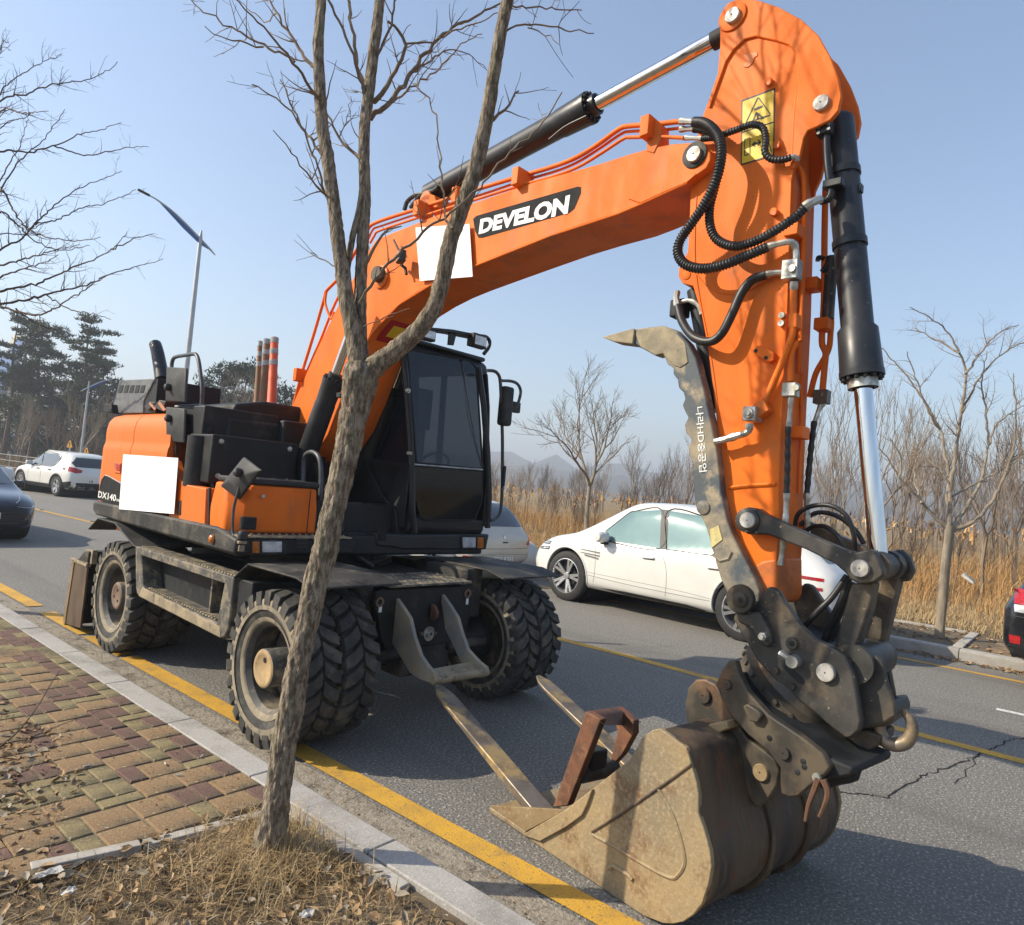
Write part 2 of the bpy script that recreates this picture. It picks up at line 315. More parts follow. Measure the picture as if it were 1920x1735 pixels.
# near pavement
base = sheet('verge_ground', -14, 2.10, -12, 80, .085, EARTH)
pave = empty('brick_pavement', (1.5, 5, .085)); pave['kind'] = 'structure'
SAND = mat('sandy_joint', (.17, .135, .085), (.10, .09, .055), rough=.95, scale=18, c3=(.24, .19, .12), s3=30, lo3=.5, hi3=.6, bump=.6, bscale=60)
sheet('joint_sand', .80, 2.10, 3.08, 9.3, .1115, SAND, pave, kind=None)
PAVM = {}
def paver_mesh(w, h, m):
    k = (w, h, m.name)
    if k not in PAVM:
        b = MB(); gx, gy, z, c = w*.1/2-.0035, h*.1/2-.0035, .034, .006
        b.add([(-gx, -gy, 0), (gx, -gy, 0), (gx, gy, 0), (-gx, gy, 0), (-gx, -gy, z-c), (gx, -gy, z-c), (gx, gy, z-c), (-gx, gy, z-c), (-gx+c, -gy+c, z), (gx-c, -gy+c, z), (gx-c, gy-c, z), (-gx+c, gy-c, z)],
              [(0, 1, 5, 4), (1, 2, 6, 5), (2, 3, 7, 6), (3, 0, 4, 7), (4, 5, 9, 8), (5, 6, 10, 9), (6, 7, 11, 10), (7, 4, 8, 11), (8, 9, 10, 11)])
        me = bpy.data.meshes.new('brick'); me.from_pydata(b.v, [], b.f); me.materials.append(m); PAVM[k] = me
    return PAVM[k]
NXB, NYB = 13, 62                                              # .1 m modules, X from .8, Y from 3.1
grid = np.zeros((NXB, NYB), int); nb = 0
rest = MB()
def lay(i, j, w, h, m):
    global nb
    grid[i:i+w, j:j+h] = 1
    x = .80+(i+w/2)*.1; y = 3.08+(j+h/2)*.1
    if y > 6.3 or x < 1.0:
        z0 = .085; gx, gy = w*.05-.0035, h*.05-.0035
        rest_of[m.name].box((x, y, z0+.0165), (gx, 0, 0), (0, gy, 0), (0, 0, .0165)); return
    o = bpy.data.objects.new('brick', paver_mesh(w, h, m)); COL.objects.link(o); o.parent = pave
    o.location = (x-1.5, y-5, RNG.normal(0, .0018)); o.rotation_euler = (RNG.normal(0, .006), RNG.normal(0, .006), RNG.normal(0, .006)); nb += 1
rest_of = {m.name: MB() for m in (TAN, OLIVE, REDP)}
for j in range(NYB):
    for i in range(NXB):
        if grid[i, j]: continue
        def free(w, h): return i+w <= NXB and j+h <= NYB and not grid[i:i+w, j:j+h].any()
        r = RNG.random()
        if free(2, 2) and r < .46: lay(i, j, 2, 2, TAN)
        elif free(2, 1) and r < .68: lay(i, j, 2, 1, OLIVE if RNG.random() < .6 else REDP)
        elif free(1, 2): lay(i, j, 1, 2, REDP if RNG.random() < .6 else OLIVE)
        elif free(2, 1): lay(i, j, 2, 1, OLIVE if RNG.random() < .5 else REDP)
        else: lay(i, j, 1, 1, TAN)
for m in (TAN, OLIVE, REDP):
    if rest_of[m.name].v:
        o = rest_of[m.name].build('brick_field', m, pave, smooth=0); o['kind'] = 'stuff'
# tree pit border
pit = empty('tree_pit_border', (1.6, 3, .08), 'pale concrete border strips round the pit of the foreground tree', 'border')
b = MB(); b.prism([(1.02, 3.13, .07), (1.40, 3.045, .07), (1.41, 3.10, .07), (1.03, 3.19, .07)], (0, 0, .055)); b.build('border_strip', CONC, pit, bevel=.004)
b = MB(); b.prism([(1.41, 3.045, .07), (2.02, 2.955, .07), (2.02, 3.015, .07), (1.42, 3.10, .07)], (0, 0, .05)); b.build('border_strip', CONC, pit, bevel=.004)
b = MB(); b.prism([(2.03, 2.10, .07), (2.085, 2.10, .07), (2.085, 3.01, .07), (2.03, 3.01, .07)], (0, 0, .045)); b.build('border_strip', CONC, pit, bevel=.004)
# far pavement strip and earth behind the far kerb
sheet('far_verge', X_FAR+.2, 14.2, -20, 60, .135, EARTH)
fp = empty('far_pavement', (13, .5, .13)); fp['kind'] = 'structure'
for k in range(8):
    b = MB(); b.fbox(Frame(0, (0, 0, 0)), -(1.0-k*.3), -(.72-k*.3), 11.6, 12.9, .10, .146); b.build('paving_slab', TAN, fp, bevel=.004)
b = MB(); b.fbox(Frame(0, (0, 0, 0)), -1.40, -1.28, 11.52, 13.4, .09, .165); b.build('edge_strip', CONC, fp, bevel=.004)
b = MB(); b.fbox(Frame(0, (0, 0, 0)), -5.2, -1.45, 13.3, 13.42, .09, .165); b.build('edge_strip', CONC, fp, bevel=.004)
# two studs on the centre line
STUD = mat('stud_plastic', (.10, .08, .06), (.2, .16, .1), rough=.4, scale=40)
for i, q in enumerate(((78, 957), (172, 979))):
    P = gz(*q); b = MB(); b.prism([P+[-.06, -.05, .004], P+[.06, -.05, .004], P+[.04, -.03, .025], P+[-.04, -.03, .025]], (0, .09, 0))
    tag(b.build('road_stud', STUD, loc=P), ['small road stud on the yellow centre line nearest the dark blue car', 'small road stud on the yellow centre line nearest the excavator tail'][i], 'road stud', 'road studs on the centre line')

# ================================================================ excavator
UC = Frame(2.0, (3.78, 5.30, 0)); UP = Frame(3.5, (3.78, 5.30, 0))
exc = empty('wheeled_excavator', (3.78, 5.30, 0), 'orange wheeled excavator parked at the kerb with its bucket on the road', 'excavator')
# ---- wheels: dual tyres, chunky tread
TR, TW = .485, .262
def tyre_meshes():
    b = MB(); w = TW/2
    prof = [(-w*.62, .285), (-w*.86, .33), (-w, .385), (-w*.98, .43), (-w*.88, .458), (-w*.5, .462), (0, .464), (w*.5, .462), (w*.88, .458), (w*.98, .43), (w, .385), (w*.86, .33), (w*.62, .285)]
    b.lathe((0, 0, 0), (0, 1, 0), prof, 48)
    n = 26
    for k in range(n):
        for sd in (-1, 1):
            a0 = 2*math.pi*(k+(.5 if sd > 0 else 0))/n; pts = []
            # skewed block from the centre out over the shoulder
            cuts = [(.06, 0.0, .47, .497), (.55, .42, .455, .499), (.99, .62, .44, .491), (1.05, .66, .405, .45)]
            for (vv, sk, r0, r1) in cuts:
                hw = .41 if vv < .9 else .36
                for da, r in ((-hw, r0), (hw, r0), (hw*.86, r1), (-hw*.86, r1)):
                    a = a0+(sk+da)*2*math.pi/n*.98
                    pts.append((r*math.cos(a), sd*vv*w, r*math.sin(a)))
            fs = []
            for c in range(3):
                o = c*4
                fs += [(o, o+1, o+5, o+4), (o+1, o+2, o+6, o+5), (o+2, o+3, o+7, o+6), (o+3, o, o+4, o+7)]
            fs += [(3, 2, 1, 0), (12, 13, 14, 15)]
            if sd < 0: fs = [tuple(reversed(f)) for f in fs]
            b.add(pts, fs)
    t = bpy.data.meshes.new('tyre'); t.from_pydata(b.v, [], b.f); t.materials.append(RUBBER)
    for q in t.polygons: q.use_smooth = True
    t.set_sharp_from_angle(angle=rad(32))
    d = MB()                                                   # dusty bands of the outer side wall
    for sg in (-1, 1):
        d.lathe((0, 0, 0), (0, 1, 0), [(sg*w*1.02, .372), (sg*w*1.028, .40), (sg*w*1.005, .432), (sg*w*.96, .44)], 48)
        d.lathe((0, 0, 0), (0, 1, 0), [(sg*w*.70, .286), (sg*w*.80, .292), (sg*w*.84, .306), (sg*w*.88, .325)], 48)
    dm = bpy.data.meshes.new('dusty_band'); dm.from_pydata(d.v, [], d.f); dm.materials.append(RIMDUST)
    for q in dm.polygons: q.use_smooth = True
    r = MB()
    r.lathe((0, 0, 0), (0, 1, 0), [(-w*.62, .287), (-w*.70, .293), (-w*.74, .288), (-w*.66, .275), (-w*.5, .268), (-w*.2, .262), (w*.5, .262), (w*.62, .275), (w*.74, .288), (w*.7, .293), (w*.62, .287)], 40)
    rm = bpy.data.meshes.new('rim'); rm.from_pydata(r.v, [], r.f); rm.materials.append(RIM)
    for q in rm.polygons: q.use_smooth = True
    rm.set_sharp_from_angle(angle=rad(35))
    return t, dm, rm
T_ME, D_ME, R_ME = tyre_meshes()
def wheel(u, v, steer=0, hubmat=None, hubout=0, bandmat=True):
    w = bpy.data.objects.new('wheel', R_ME); COL.objects.link(w); w.parent = exc
    P = UC.W(u, v, .495)-UC.o; w.location = P; w.rotation_euler = (0, RNG.random()*6, 0)
    M = Matrix.Rotation(rad(-2.0)+steer, 4, 'Z') @ Matrix.Rotation(RNG.random()*6, 4, 'Y'); w.rotation_euler = M.to_euler()
    # local +Y of the wheel points along world -/+Y; rotate so its axle lies across the machine
    M = Matrix.Rotation(rad(90-2.0)+steer, 4, 'Z') @ Matrix.Rotation(RNG.random()*6, 4, 'Y'); w.rotation_euler = M.to_euler()
    t = bpy.data.objects.new('tyre', T_ME); COL.objects.link(t); t.parent = w
    d = bpy.data.objects.new('dusty_band', D_ME); COL.objects.link(d); d.parent = w
    return w
UF, UR = 1.33, -1.42
for u in (UF, UR):
    for s in (-1, 1):
        wheel(u, s*(1.245-TW/2)); wheel(u, s*(1.245-TW/2-.30))
# hubs on the near side and spacer discs
for u, m, ho, rr in ((UF, HUB, .125, .125), (UR, HUB_R, .075, .125)):
    b = MB(); P0 = UC.W(u, -1.0, .495); ax = -UC.L; L = .245-.125+ho
    b.lathe(P0, ax, [(0, .115), (L-.012, rr), (L, rr-.01), (L, .10), (L-.008, .097), (L-.008, 0)], 36)
    h = b.build('hub', RIM, exc, smooth=50)
    fc = MB(); fc.lathe(P0+ax*(L+.001), ax, [(-.006, rr-.004), (.0, rr-.012), (.0, .09), (-.004, .085), (-.004, 0)], 36); fc.build('hub_face', m, h)
    g = MB(); k = 3 if u < 0 else 1
    for i in range(k):
        a = i*2.09+1.3; c = P0+ax*(L-.002)+(UC.F*math.cos(a)+UC.Z*math.sin(a))*(.055 if k == 3 else .06)
        g.cyl(c, c+ax*.003, .017 if k == 1 else .012, n=14)
    g.build('hub_bolt', BLACK, h)
    b = MB(); b.lathe(UC.W(u, -1.02, .495), -UC.L, [(0, .262), (.0, .12)], 32); b.build('rim_disc', RIM, exc)
# far-front inner wheel: open rim with planetary axle end
b = MB(); P0 = UC.W(UF, .62, .495)
b.lathe(UC.W(UF, .30, .495), UC.L, [(0, .08), (.1, .11), (.25, .13), (.30, .17), (.42, .17), (.45, .10), (.5, .09)], 28)
for k in range(10):
    a = k*.628; c = UC.W(UF, .62, .495)+(UC.F*math.cos(a)+UC.Z*math.sin(a))*.14; b.cyl(c, c-UC.L*.03, .014, n=8)
b.build('axle_end', BLACK, exc)
b = MB(); b.lathe(UC.W(UF, .95, .495), UC.L, [(0, .0), (.0, .262)], 32); b.build('rim_disc', RIM, exc)
b = MB()
b.cyl(UC.W(UF, -.75, .495), UC.W(UF, .75, .495), .10, n=20); b.box(UC.W(UF, 0, .50), UC.F*.16, UC.L*.24, UC.Z*.17)
b.box(UC.W(UF+.14, -.42, .52), UC.F*.05, UC.L*.22, UC.Z*.035); b.box(UC.W(UF+.14, .42, .52), UC.F*.05, UC.L*.22, UC.Z*.035)
b.build('front_axle', BLACK_DUSTY, exc, bevel=.02)
b = MB(); b.cyl(UC.W(UR, -1.0, .495), UC.W(UR, 1.0, .495), .12, n=20); b.box(UC.W(UR, 0, .52), UC.F*.2, UC.L*.3, UC.Z*.2); b.build('rear_axle', BLACK_DUSTY, exc, bevel=.02)
# chassis
b = MB(); b.fbox(UC, -1.75, 1.25, -.42, .42, .72, 1.02); b.fbox(UC, -.75, .80, -.62, .62, .55, .98); b.build('chassis', BLACK, exc, bevel=.02)
b = MB(); b.fbox(UC, -.78, .28, -1.10, -.62, .60, .96); b.build('tool_locker', BLACK, exc, bevel=.015)
b = MB(); b.lathe(UC.W(0, 0, .98), (0, 0, 1), [(0, .62), (.06, .62), (.06, .58), (.16, .58), (.16, .0)], 48); b.build('slew_ring', BLACK, exc)
# step frame on the near side: rounded rectangular loop, toothed top edges
def vpx(fr, pts, v): return [fr.V(x, y, v) for x, y in pts]
vs_ = -1.235
outer = [(-.95, 1.005), (.845, 1.005), (.845, .655), (.80, .585), (.74, .565), (-.74, .60), (-.80, .62), (-.845, .67)]
inner = [(-.80, .945), (.715, .945), (.665, .66), (.64, .655), (-.66, .685), (-.70, .70)]
b = MB(); n = len(outer)
def loopplate(b, fr, outer, inner, v0, v1):
    O = [fr.W(u, v0, z) for u, z in outer]; I = [fr.W(u, v0, z) for u, z in inner]; d = fr.L*(v1-v0)
    no, ni = len(O), len(I); vs = O+I+[q+d for q in O]+[q+d for q in I]; fs = []
    # stitch outer to inner by nearest index
    k = 0; nr = [min(range(ni), key=lambda j: np.linalg.norm(O[i]-I[j])) for i in range(no)]
    for i in range(no):
        a, c = i, (i+1) % no; p_, q_ = nr[a], nr[c]
        if p_ == q_: f = [(a, c, no+p_)]
        else: f = [(a, c, no+q_, no+p_)] if (q_-p_) % ni == 1 else [(a, c)+tuple(no+(q_-t) % ni for t in range(((q_-p_) % ni)+1))]
        for g_ in f: fs.append(tuple(reversed(g_))); fs.append(tuple(x+no+ni for x in g_))
    for i in range(no): j = (i+1) % no; fs.append((i, j, no+ni+j, no+ni+i))
    for i in range(ni): j = (i+1) % ni; fs.append((no+j, no+i, 2*no+ni+i, 2*no+ni+j))
    b.add(vs, fs)
loopplate(b, UC, outer, inner, vs_-.018, vs_+.16)
stepf = b.build('step_frame', STEP, exc, bevel=.012)
b = MB()
for u in np.arange(-.86, .80, .046): b.lathe(UC.W(u, vs_+.02, 1.004), (0, 0, 1), [(0, .018), (.012, .014), (.012, .008), (.004, .006)], 8)
o = b.build('step_teeth', STEP_MUD, stepf); o['kind'] = 'stuff'
b = MB()
for u in np.arange(-.62, .62, .046):
    zz = .690-(u+.66)*.022; b.lathe(UC.W(u, vs_+.02, zz), (0, 0, 1), [(0, .018), (.010, .014), (.010, .008), (.003, .006)], 8)
o = b.build('step_teeth', STEP_MUD, stepf); o['kind'] = 'stuff'
b = MB(); b.prism([UC.W(-.76, vs_-.022, .612), UC.W(.75, vs_-.022, .572), UC.W(.72, vs_-.022, .645), UC.W(-.70, vs_-.022, .69)], UC.L*.012); b.build('muddy_tread', STEP_MUD, stepf, bevel=.004)
b = MB(); b.box(UC.W(.33, vs_+.12, .80), UC.F*.012, UC.L*.04, UC.Z*.14); b.build('step_upright', STEP, stepf, bevel=.003)
# fenders
def fender(prof, v0, v1, name='fender'):
    b = MB(); t = .014
    P = [(u, z) for u, z in prof]; Q = [(u, z-t) for u, z in reversed(prof)]
    b.prism([UC.W(u, v0, z) for u, z in P+Q], UC.L*(v1-v0)); return b.build(name, BLACK_DUSTY, exc, bevel=.006)
fender([(-2.18, 1.03), (-1.95, 1.155), (-1.50, 1.155), (-1.0, 1.01), (-.93, 1.005)], -1.25, -.60)
fender([(.82, 1.00), (1.01, 1.125), (1.62, 1.125), (1.80, 1.085)], -1.25, -.55)
fender([(.62, 1.06), (.80, 1.115), (1.55, 1.115), (1.74, 1.07)], .52, 1.25)
b = MB(); b.fbox(UC, .86, 1.05, -1.22, -.6, .55, 1.0); b.build('fender_panel', BLACK, exc, bevel=.01)
b = MB(); b.fbox(UC, .90, 1.42, .44, .62, .70, 1.10); b.build('fender_bracket', BLACK_DUSTY, exc, bevel=.015)
b = MB(); b.fbox(UC, .2, .6, .6, 1.22, .60, 1.05); b.fbox(UC, -.9, .2, .62, 1.2, .6, 1.0); b.build('far_locker', BLACK, exc, bevel=.02)
b = MB(); c0 = UC.W(.55, .70, 1.10); 
for k in range(12):
    c = UC.W(.0+k*.055, .66+k*.012, 1.10); b.lathe(c, (0, 0, 1), [(0, .02), (.015, .016), (.015, .008)], 8)
o = b.build('far_step_teeth', BLACK, exc); o['kind'] = 'stuff'
# front: deck plate, mounting plate, towing eye, bumper cradle
uP = 1.50
b = MB(); b.fbox(UC, 1.02, 1.54, -.44, .38, 1.005, 1.022); deck = b.build('deck_plate', STEP, exc, bevel=.004)
b = MB()
for i in range(9):
    for j in range(14): b.lathe(UC.W(1.06+i*.053, -.40+j*.058+(i % 2)*.028, 1.022), (0, 0, 1), [(0, .010), (.006, .007), (.006, .0)], 6)
o = b.build('deck_studs', STEP, deck); o['kind'] = 'stuff'
pl = [(706, 1112), (722, 1106), (866, 1099), (884, 1097), (886, 1120), (882, 1150), (872, 1195), (858, 1204), (726, 1222), (714, 1196), (709, 1160), (700, 1132)]
PF = lambda q, u: UC.U(q[0], q[1], u)
b = MB(); b.prism([PF(q, uP) for q in pl], -UC.F*.04); fp_ = b.build('front_plate', BLACK, exc, bevel=.008)
b = MB(); b.fbox(UC, .95, 1.47, -.40, .34, .56, 1.0); b.build('front_frame', BLACK, exc, bevel=.02)
for q in ((711, 1129), (876, 1113)):
    c = PF(q, uP+.002); b = MB(); b.lathe(c, UC.F, [(0, .035), (.012, .035), (.012, .022), (-.0, .02)], 18); b.build('plate_eye', HUB_R, fp_)
for q in ((713, 1142), (876, 1128)):
    c = PF(q, uP+.003); b = MB(); b.box(c, UC.L*.013, UC.Z*.024, UC.F*.001); b.build('plate_label', DECAL_WHITE, fp_)
c = PF((806, 1147), uP); b = MB(); b.prism([c+UC.Z*.06+UC.L*.0, c-UC.Z*.06, c-UC.Z*.06+UC.F*.05, c+UC.F*.075-UC.Z*.03, c+UC.F*.075+UC.Z*.01, c+UC.F*.04+UC.Z*.05], UC.L*.03); b.build('towing_eye', RUST, fp_, bevel=.008)
c = PF((800, 1187), uP-.02); b = MB(); b.lathe(c, UC.F, [(0, .055), (.03, .055), (.03, .03), (.05, .03), (.05, .012), (.03, .012)], 20); b.build('tow_coupling', ZINC, fp_)
for q in ((787, 1188), (812, 1186)): c = PF(q, uP); b = MB(); b.cyl(c, c+UC.F*.03, .014, n=8); b.build('bolt', HUB_R, fp_)
# the two cradle arms (plates running forward and down) with a cross bar
def cradle(pts, vec, name): 
    b = MB(); b.prism(pts, vec); return b.build(name, TINE_DUST, exc, bevel=.005)
TINE_DUST = mat('dusty_cradle_steel', (.21, .205, .19), (.34, .295, .21), rough=.6, scale=4, lo=.36, hi=.58, c3=(.36, .25, .13), s3=5, lo3=.52, hi3=.64, bump=.2, bscale=60, rvar=.15)
def cradle_arm(px, v, t):
    b = MB(); b.prism([UC.V(x, y, v) for x, y in px], UC.L*t); return b.build('cradle_arm', TINE_DUST, exc, bevel=.004)
cradle_arm([(734, 1113), (740, 1118), (754, 1138), (768, 1160), (776, 1195), (788, 1230), (802, 1250), (814, 1262), (816, 1274), (806, 1281), (786, 1274), (768, 1262), (752, 1234), (728, 1196), (724, 1168), (730, 1148)], -.345, .032)
cradle_arm([(822, 1110), (828, 1114), (842, 1134), (857, 1158), (866, 1190), (876, 1218), (896, 1240), (911, 1252), (912, 1262), (902, 1266), (880, 1256), (862, 1240), (850, 1212), (834, 1180), (832, 1160), (828, 1134)], .10, .032)
q0, q1, q2, q3 = UC.V(800, 1256, -.33), UC.V(815, 1272, -.33), UC.V(911, 1257, .12), UC.V(884, 1240, .12)
b = MB(); b.prism([q0, q1, q2, q3], (0, 0, -.022)); b.tube([q1-UC.L*.02-UC.Z*.014, q2+UC.L*.02-UC.Z*.014], .028, 12); b.build('cradle_bar', STEP_MUD, exc, bevel=.004)['kind'] = 'stuff'
# hydraulic bits beside the plate
b = MB(); b.cyl(UC.W(1.36, -.56, .55), UC.W(1.36, -.56, 1.0), .085, n=20); b.build('stabiliser_cylinder', BLACK_DUSTY, exc)
for z in (.88, .74): 
    b = MB(); c = UC.W(1.44, -.50, z); b.lathe(c, UC.F, [(0, .022), (.02, .022), (.02, .012), (.0, .01)], 12); b.build('bolt', HUB_R, exc)
# dozer blade at the back
b = MB(); prof = [(-2.18, .80), (-2.30, .80), (-2.52, .66), (-2.58, .35), (-2.55, .06), (-2.50, .02), (-2.46, .06), (-2.48, .35), (-2.44, .60), (-2.28, .68), (-2.2, .68)]
b.prism([UC.W(u, -1.22, z) for u, z in prof], UC.L*2.44); bl = b.build('dozer_blade', BLACK_DUSTY, exc, bevel=.01)
b = MB(); b.prism([UC.W(u, -1.235, z) for u, z in [(-2.14, .70), (-2.52, .68), (-2.60, .05), (-2.56, .02), (-2.14, .06)]], UC.L*.02); b.build('blade_cheek', SHELL, bl, bevel=.004)
b = MB(); b.prism([UC.W(u, -1.245, z) for u, z in [(-2.50, .68), (-2.56, .68), (-2.645, .06), (-2.60, .0), (-2.56, .03), (-2.57, .08)]], UC.L*.05); b.build('blade_edge', MUD, bl, bevel=.004)
b = MB(); b.fbox(UC, -2.62, -2.14, -1.245, -1.20, .655, .685); b.build('blade_rim', STEP_MUD, bl, bevel=.004)
b = MB(); b.prism([UC.W(u, -1.20, z) for u, z in [(-2.14, .68), (-2.46, .68), (-2.36, .80), (-2.14, .82)]], UC.L*.05); b.build('blade_gusset', STEP_MUD, bl, bevel=.004)
b = MB(); b.fbox(UC, -2.3, -1.7, -.35, -.25, .35, .62); b.fbox(UC, -2.3, -1.7, .25, .35, .35, .62); b.build('blade_arm', BLACK, bl, bevel=.01)

# ---------------------------------------------------------------- upper structure
NV = -1.245                                                    # near side plane
def uz(px, py, v=NV): q = UP.loc(UP.V(px, py, v)); return q[0], q[2]
def plate(name, fr, pts, v, t, m, parent, bevel=.006):
    b = MB(); b.prism([fr.V(x, y, v) for x, y in pts], fr.L*t); return b.build(name, m, parent, bevel=bevel)
# main frame under the body
b = MB(); b.fbox(UP, -2.0, .82, -1.2, 1.2, 1.14, 1.30); b.fbox(UP, -.2, .72, -.75, .1, 1.12, 1.32); b.build('upper_frame', BLACK, exc, bevel=.02)
# black skirt of the near side
b = MB(); b.prism([UP.W(u, NV-.02, z) for u, z in [(-2.24, 1.275), (-2.22, 1.20), (-2.12, 1.165), (.92, 1.165), (.925, 1.275), (.60, 1.325), (-2.20, 1.30)]], UP.L*.25); b.build('side_skirt', BLACK_DUSTY, exc, bevel=.02)
b = MB(); b.fbox(UP, .60, .925, NV+.2, -.30, 1.165, 1.278); bump = b.build('front_sill', BLACK, exc, bevel=.015)
b = MB(); b.fbox(UP, .58, .93, NV+.01, -.34, 1.282, 1.296); tread = b.build('front_tread_plate', STEP_MUD, exc, bevel=.003)
b = MB()
for i in range(5):
    for j in range(15): b.lathe(UP.W(.70+i*.05, -1.15+j*.054+(i % 2)*.027, 1.295), (0, 0, 1), [(0, .012), (.007, .009), (.007, .0)], 6)
b.build('tread_studs', STEP_MUD, tread)['kind'] = 'stuff'
# orange side marker
c = UP.V(398, 1011, NV-.025); b = MB(); b.lathe(c, -UP.L, [(0, .034), (.012, .031), (.02, .022), (.024, 0)], 20); b.build('side_marker', AMBER, exc)
# counterweight and hood: profile swept along u
prof = [(-1.222, 1.295), (-1.236, 1.50), (-1.236, 1.81), (-1.232, 1.855), (-1.221, 1.885), (-1.219, 1.92), (-1.222, 1.98), (-1.218, 2.04), (-1.205, 2.10), (-1.165, 2.155), (-1.08, 2.185), (-.90, 2.195)]
u_a, u_b, u_c = uz(176, 870)[0], uz(240, 870)[0], uz(313, 830)[0]
u_a = max(u_a, -2.32)
def sweep(us, name, m, inset=None, taper=None):
    b = MB(); n = len(prof); vs = []
    for k, u in enumerate(us):
        s = taper[k] if taper else 0
        for (v, z) in prof: vs.append(UP.W(u, v+s*.30*(1 if v < -1 else .4), z-(s*.10 if z > 2.0 else 0)))
    for k, u in ((0, us[0]), (1, us[-1])): pass
    fs = [(i*n+j, i*n+j+1, (i+1)*n+j+1, (i+1)*n+j) for i in range(len(us)-1) for j in range(n-1)]
    m0 = len(vs); vs += [UP.W(us[0], -.9, 1.295), UP.W(us[-1], -.9, 1.295)]
    fs.append(tuple(reversed(list(range(n))+[m0]))); fs.append(tuple(range((len(us)-1)*n, len(us)*n))+(m0+1,))
    b.add(vs, fs); return b.build(name, m, exc, smooth=50)
cw = sweep([u_a-.02, u_a, u_a+.06, u_a+.18, u_b-.008], 'rear_side_panel', ORANGE_DULL, taper=[.36, .15, .05, .01, 0])
hp = sweep([u_b+.006, u_c], 'hood_side_panel', ORANGE_DULL)
b = MB(); b.fbox(UP, u_a+.03, u_c, -1.19, -.92, 1.31, 2.10); b.build('panel_backing', BLACK, exc)
b = MB(); b.prism([UP.W(u, -1.0, z) for u, z in [(u_a-.02, 1.20), (u_a-.08, 1.6), (u_a-.05, 2.05), (u_a+.05, 2.15), (-1.55, 2.19), (-1.5, 1.2)]], UP.L*2.1); b.build('counterweight', ORANGE_DULL, exc, bevel=.06, seg=4)
b = MB(); b.fbox(UP, -1.6, -.1, -.95, 1.1, 1.3, 2.17); b.build('engine_housing', BLACK, exc, bevel=.03)
# lower near-side doors in front of the hood panel
d1 = [(314, 855), (322, 880), (334, 897), (350, 908), (384, 914), (382, 1004), (300, 972)]
plate('lower_door', UP, [(318, 862), (324, 882), (334, 897), (349, 909), (386, 916), (383, 1000), (316, 978)], NV+.004, .10, ORANGE_DULL, exc, .008)
b = MB(); b.prism([UP.V(x, y, NV-.002) for x, y in [(333, 940), (339, 938), (338, 966), (332, 965)]], UP.L*.01); b.build('door_latch', BLACK, exc, bevel=.003)
plate('latch_recess', UP, [(213, 866), (226, 868), (225, 888), (213, 886)], NV-.001, .006, ORANGE_WORN, exc, .003)
plate('latch_lock', UP, [(217, 869), (225, 871), (224, 884), (217, 882)], NV-.005, .006, DECAL_RED, exc, .003)
# orange tool box at the near front corner, chamfered
uB0 = uz(392, 950)[0]; uB1 = uz(441, 980, NV+.03)[0]
zt, zb = 1.645, 1.30
f0 = .755
tb = MB()
foot = [(uB0, NV+.006), (uB1-.12, NV+.006), (f0, NV+.115), (f0, -.56), (uB0, -.56)]
top = [(uB0, NV+.03), (uB1-.22, NV+.03), (f0-.035, NV+.17), (f0-.035, -.56), (uB0, -.56)]
n = 5; mid = [(a, b_, 1.47) for a, b_ in foot]
vs = [UP.W(u, v, zb) for u, v in foot]+[UP.W(u, v, z) for u, v, z in mid]+[UP.W(u, v, zt) for u, v in top]
fs = [(4, 3, 2, 1, 0), (10, 11, 12, 13, 14)]+[(k*n+i, k*n+(i+1) % n, (k+1)*n+(i+1) % n, (k+1)*n+i) for k in range(2) for i in range(n)]
tb.add(vs, fs); tbx = tb.build('tool_box', ORANGE, exc, bevel=.018, seg=3)
plate('corner_door', UP, [(389, 916), (392, 915), (391, 1003), (388, 1002)], NV-.002, .02, BLACK, exc, .002)
b = MB(); b.box(UP.W(f0+.001, -.635, 1.47), UP.F*.002, UP.L*.003, UP.Z*.165); b.build('box_seam', BLACK, tbx)
c = UP.U(493, 931, f0+.002); b = MB(); b.lathe(c, UP.F, [(0, .016), (.006, .014), (.008, 0)], 12); b.build('box_lock', ZINC, tbx)
# black deck cover on the tool box
b = MB(); b.prism([UP.W(u, v, zt+.004) for u, v in [(uB0-.02, NV+.05), (uB1-.2, NV+.05), (f0-.03, NV+.18), (f0-.03, -.54), (uB0-.02, -.54)]], UP.Z*.045); b.build('deck_cover', PLASTIC, exc, bevel=.015, seg=3)
b = MB(); b.fbox(UP, uB0+.18, f0-.14, -1.0, -.62, zt+.05, zt+.056); b.build('anti_slip_pad', STEP, exc)
# black stepped lockers behind it
b = MB(); b.fbox(UP, -.28, .16, -1.17, -.44, 1.62, 2.0); lk = b.build('battery_locker', BLACK, exc, bevel=.012)
b = MB(); b.lathe(UP.W(-.10, -1.15, 1.58), (0, 0, 1), [(0, .0), (0, .1), (.40, .1), (.40, 0)], 20); b.build('locker_corner', BLACK, exc)
b = MB(); b.fbox(UP, -.75, -.12, -1.14, -.50, 1.99, 2.235); b.build('upper_locker', BLACK, exc, bevel=.012)
for (v, z) in ((-1.10, 1.95), (-.52, 1.95), (-1.10, 1.68), (-.52, 1.68)): b = MB(); c = UP.W(.161, v, z); b.lathe(c, UP.F, [(0, .022), (.008, .02), (.012, 0)], 10); b.build('bolt', ZINC, lk)
for (v, z) in ((-1.08, 2.03), (-.62, 2.04)): b = MB(); c = UP.W(-.119, v, z); b.lathe(c, UP.F, [(0, .03), (.012, .02), (.012, 0)], 12); b.build('locker_knob', BLACK, lk)
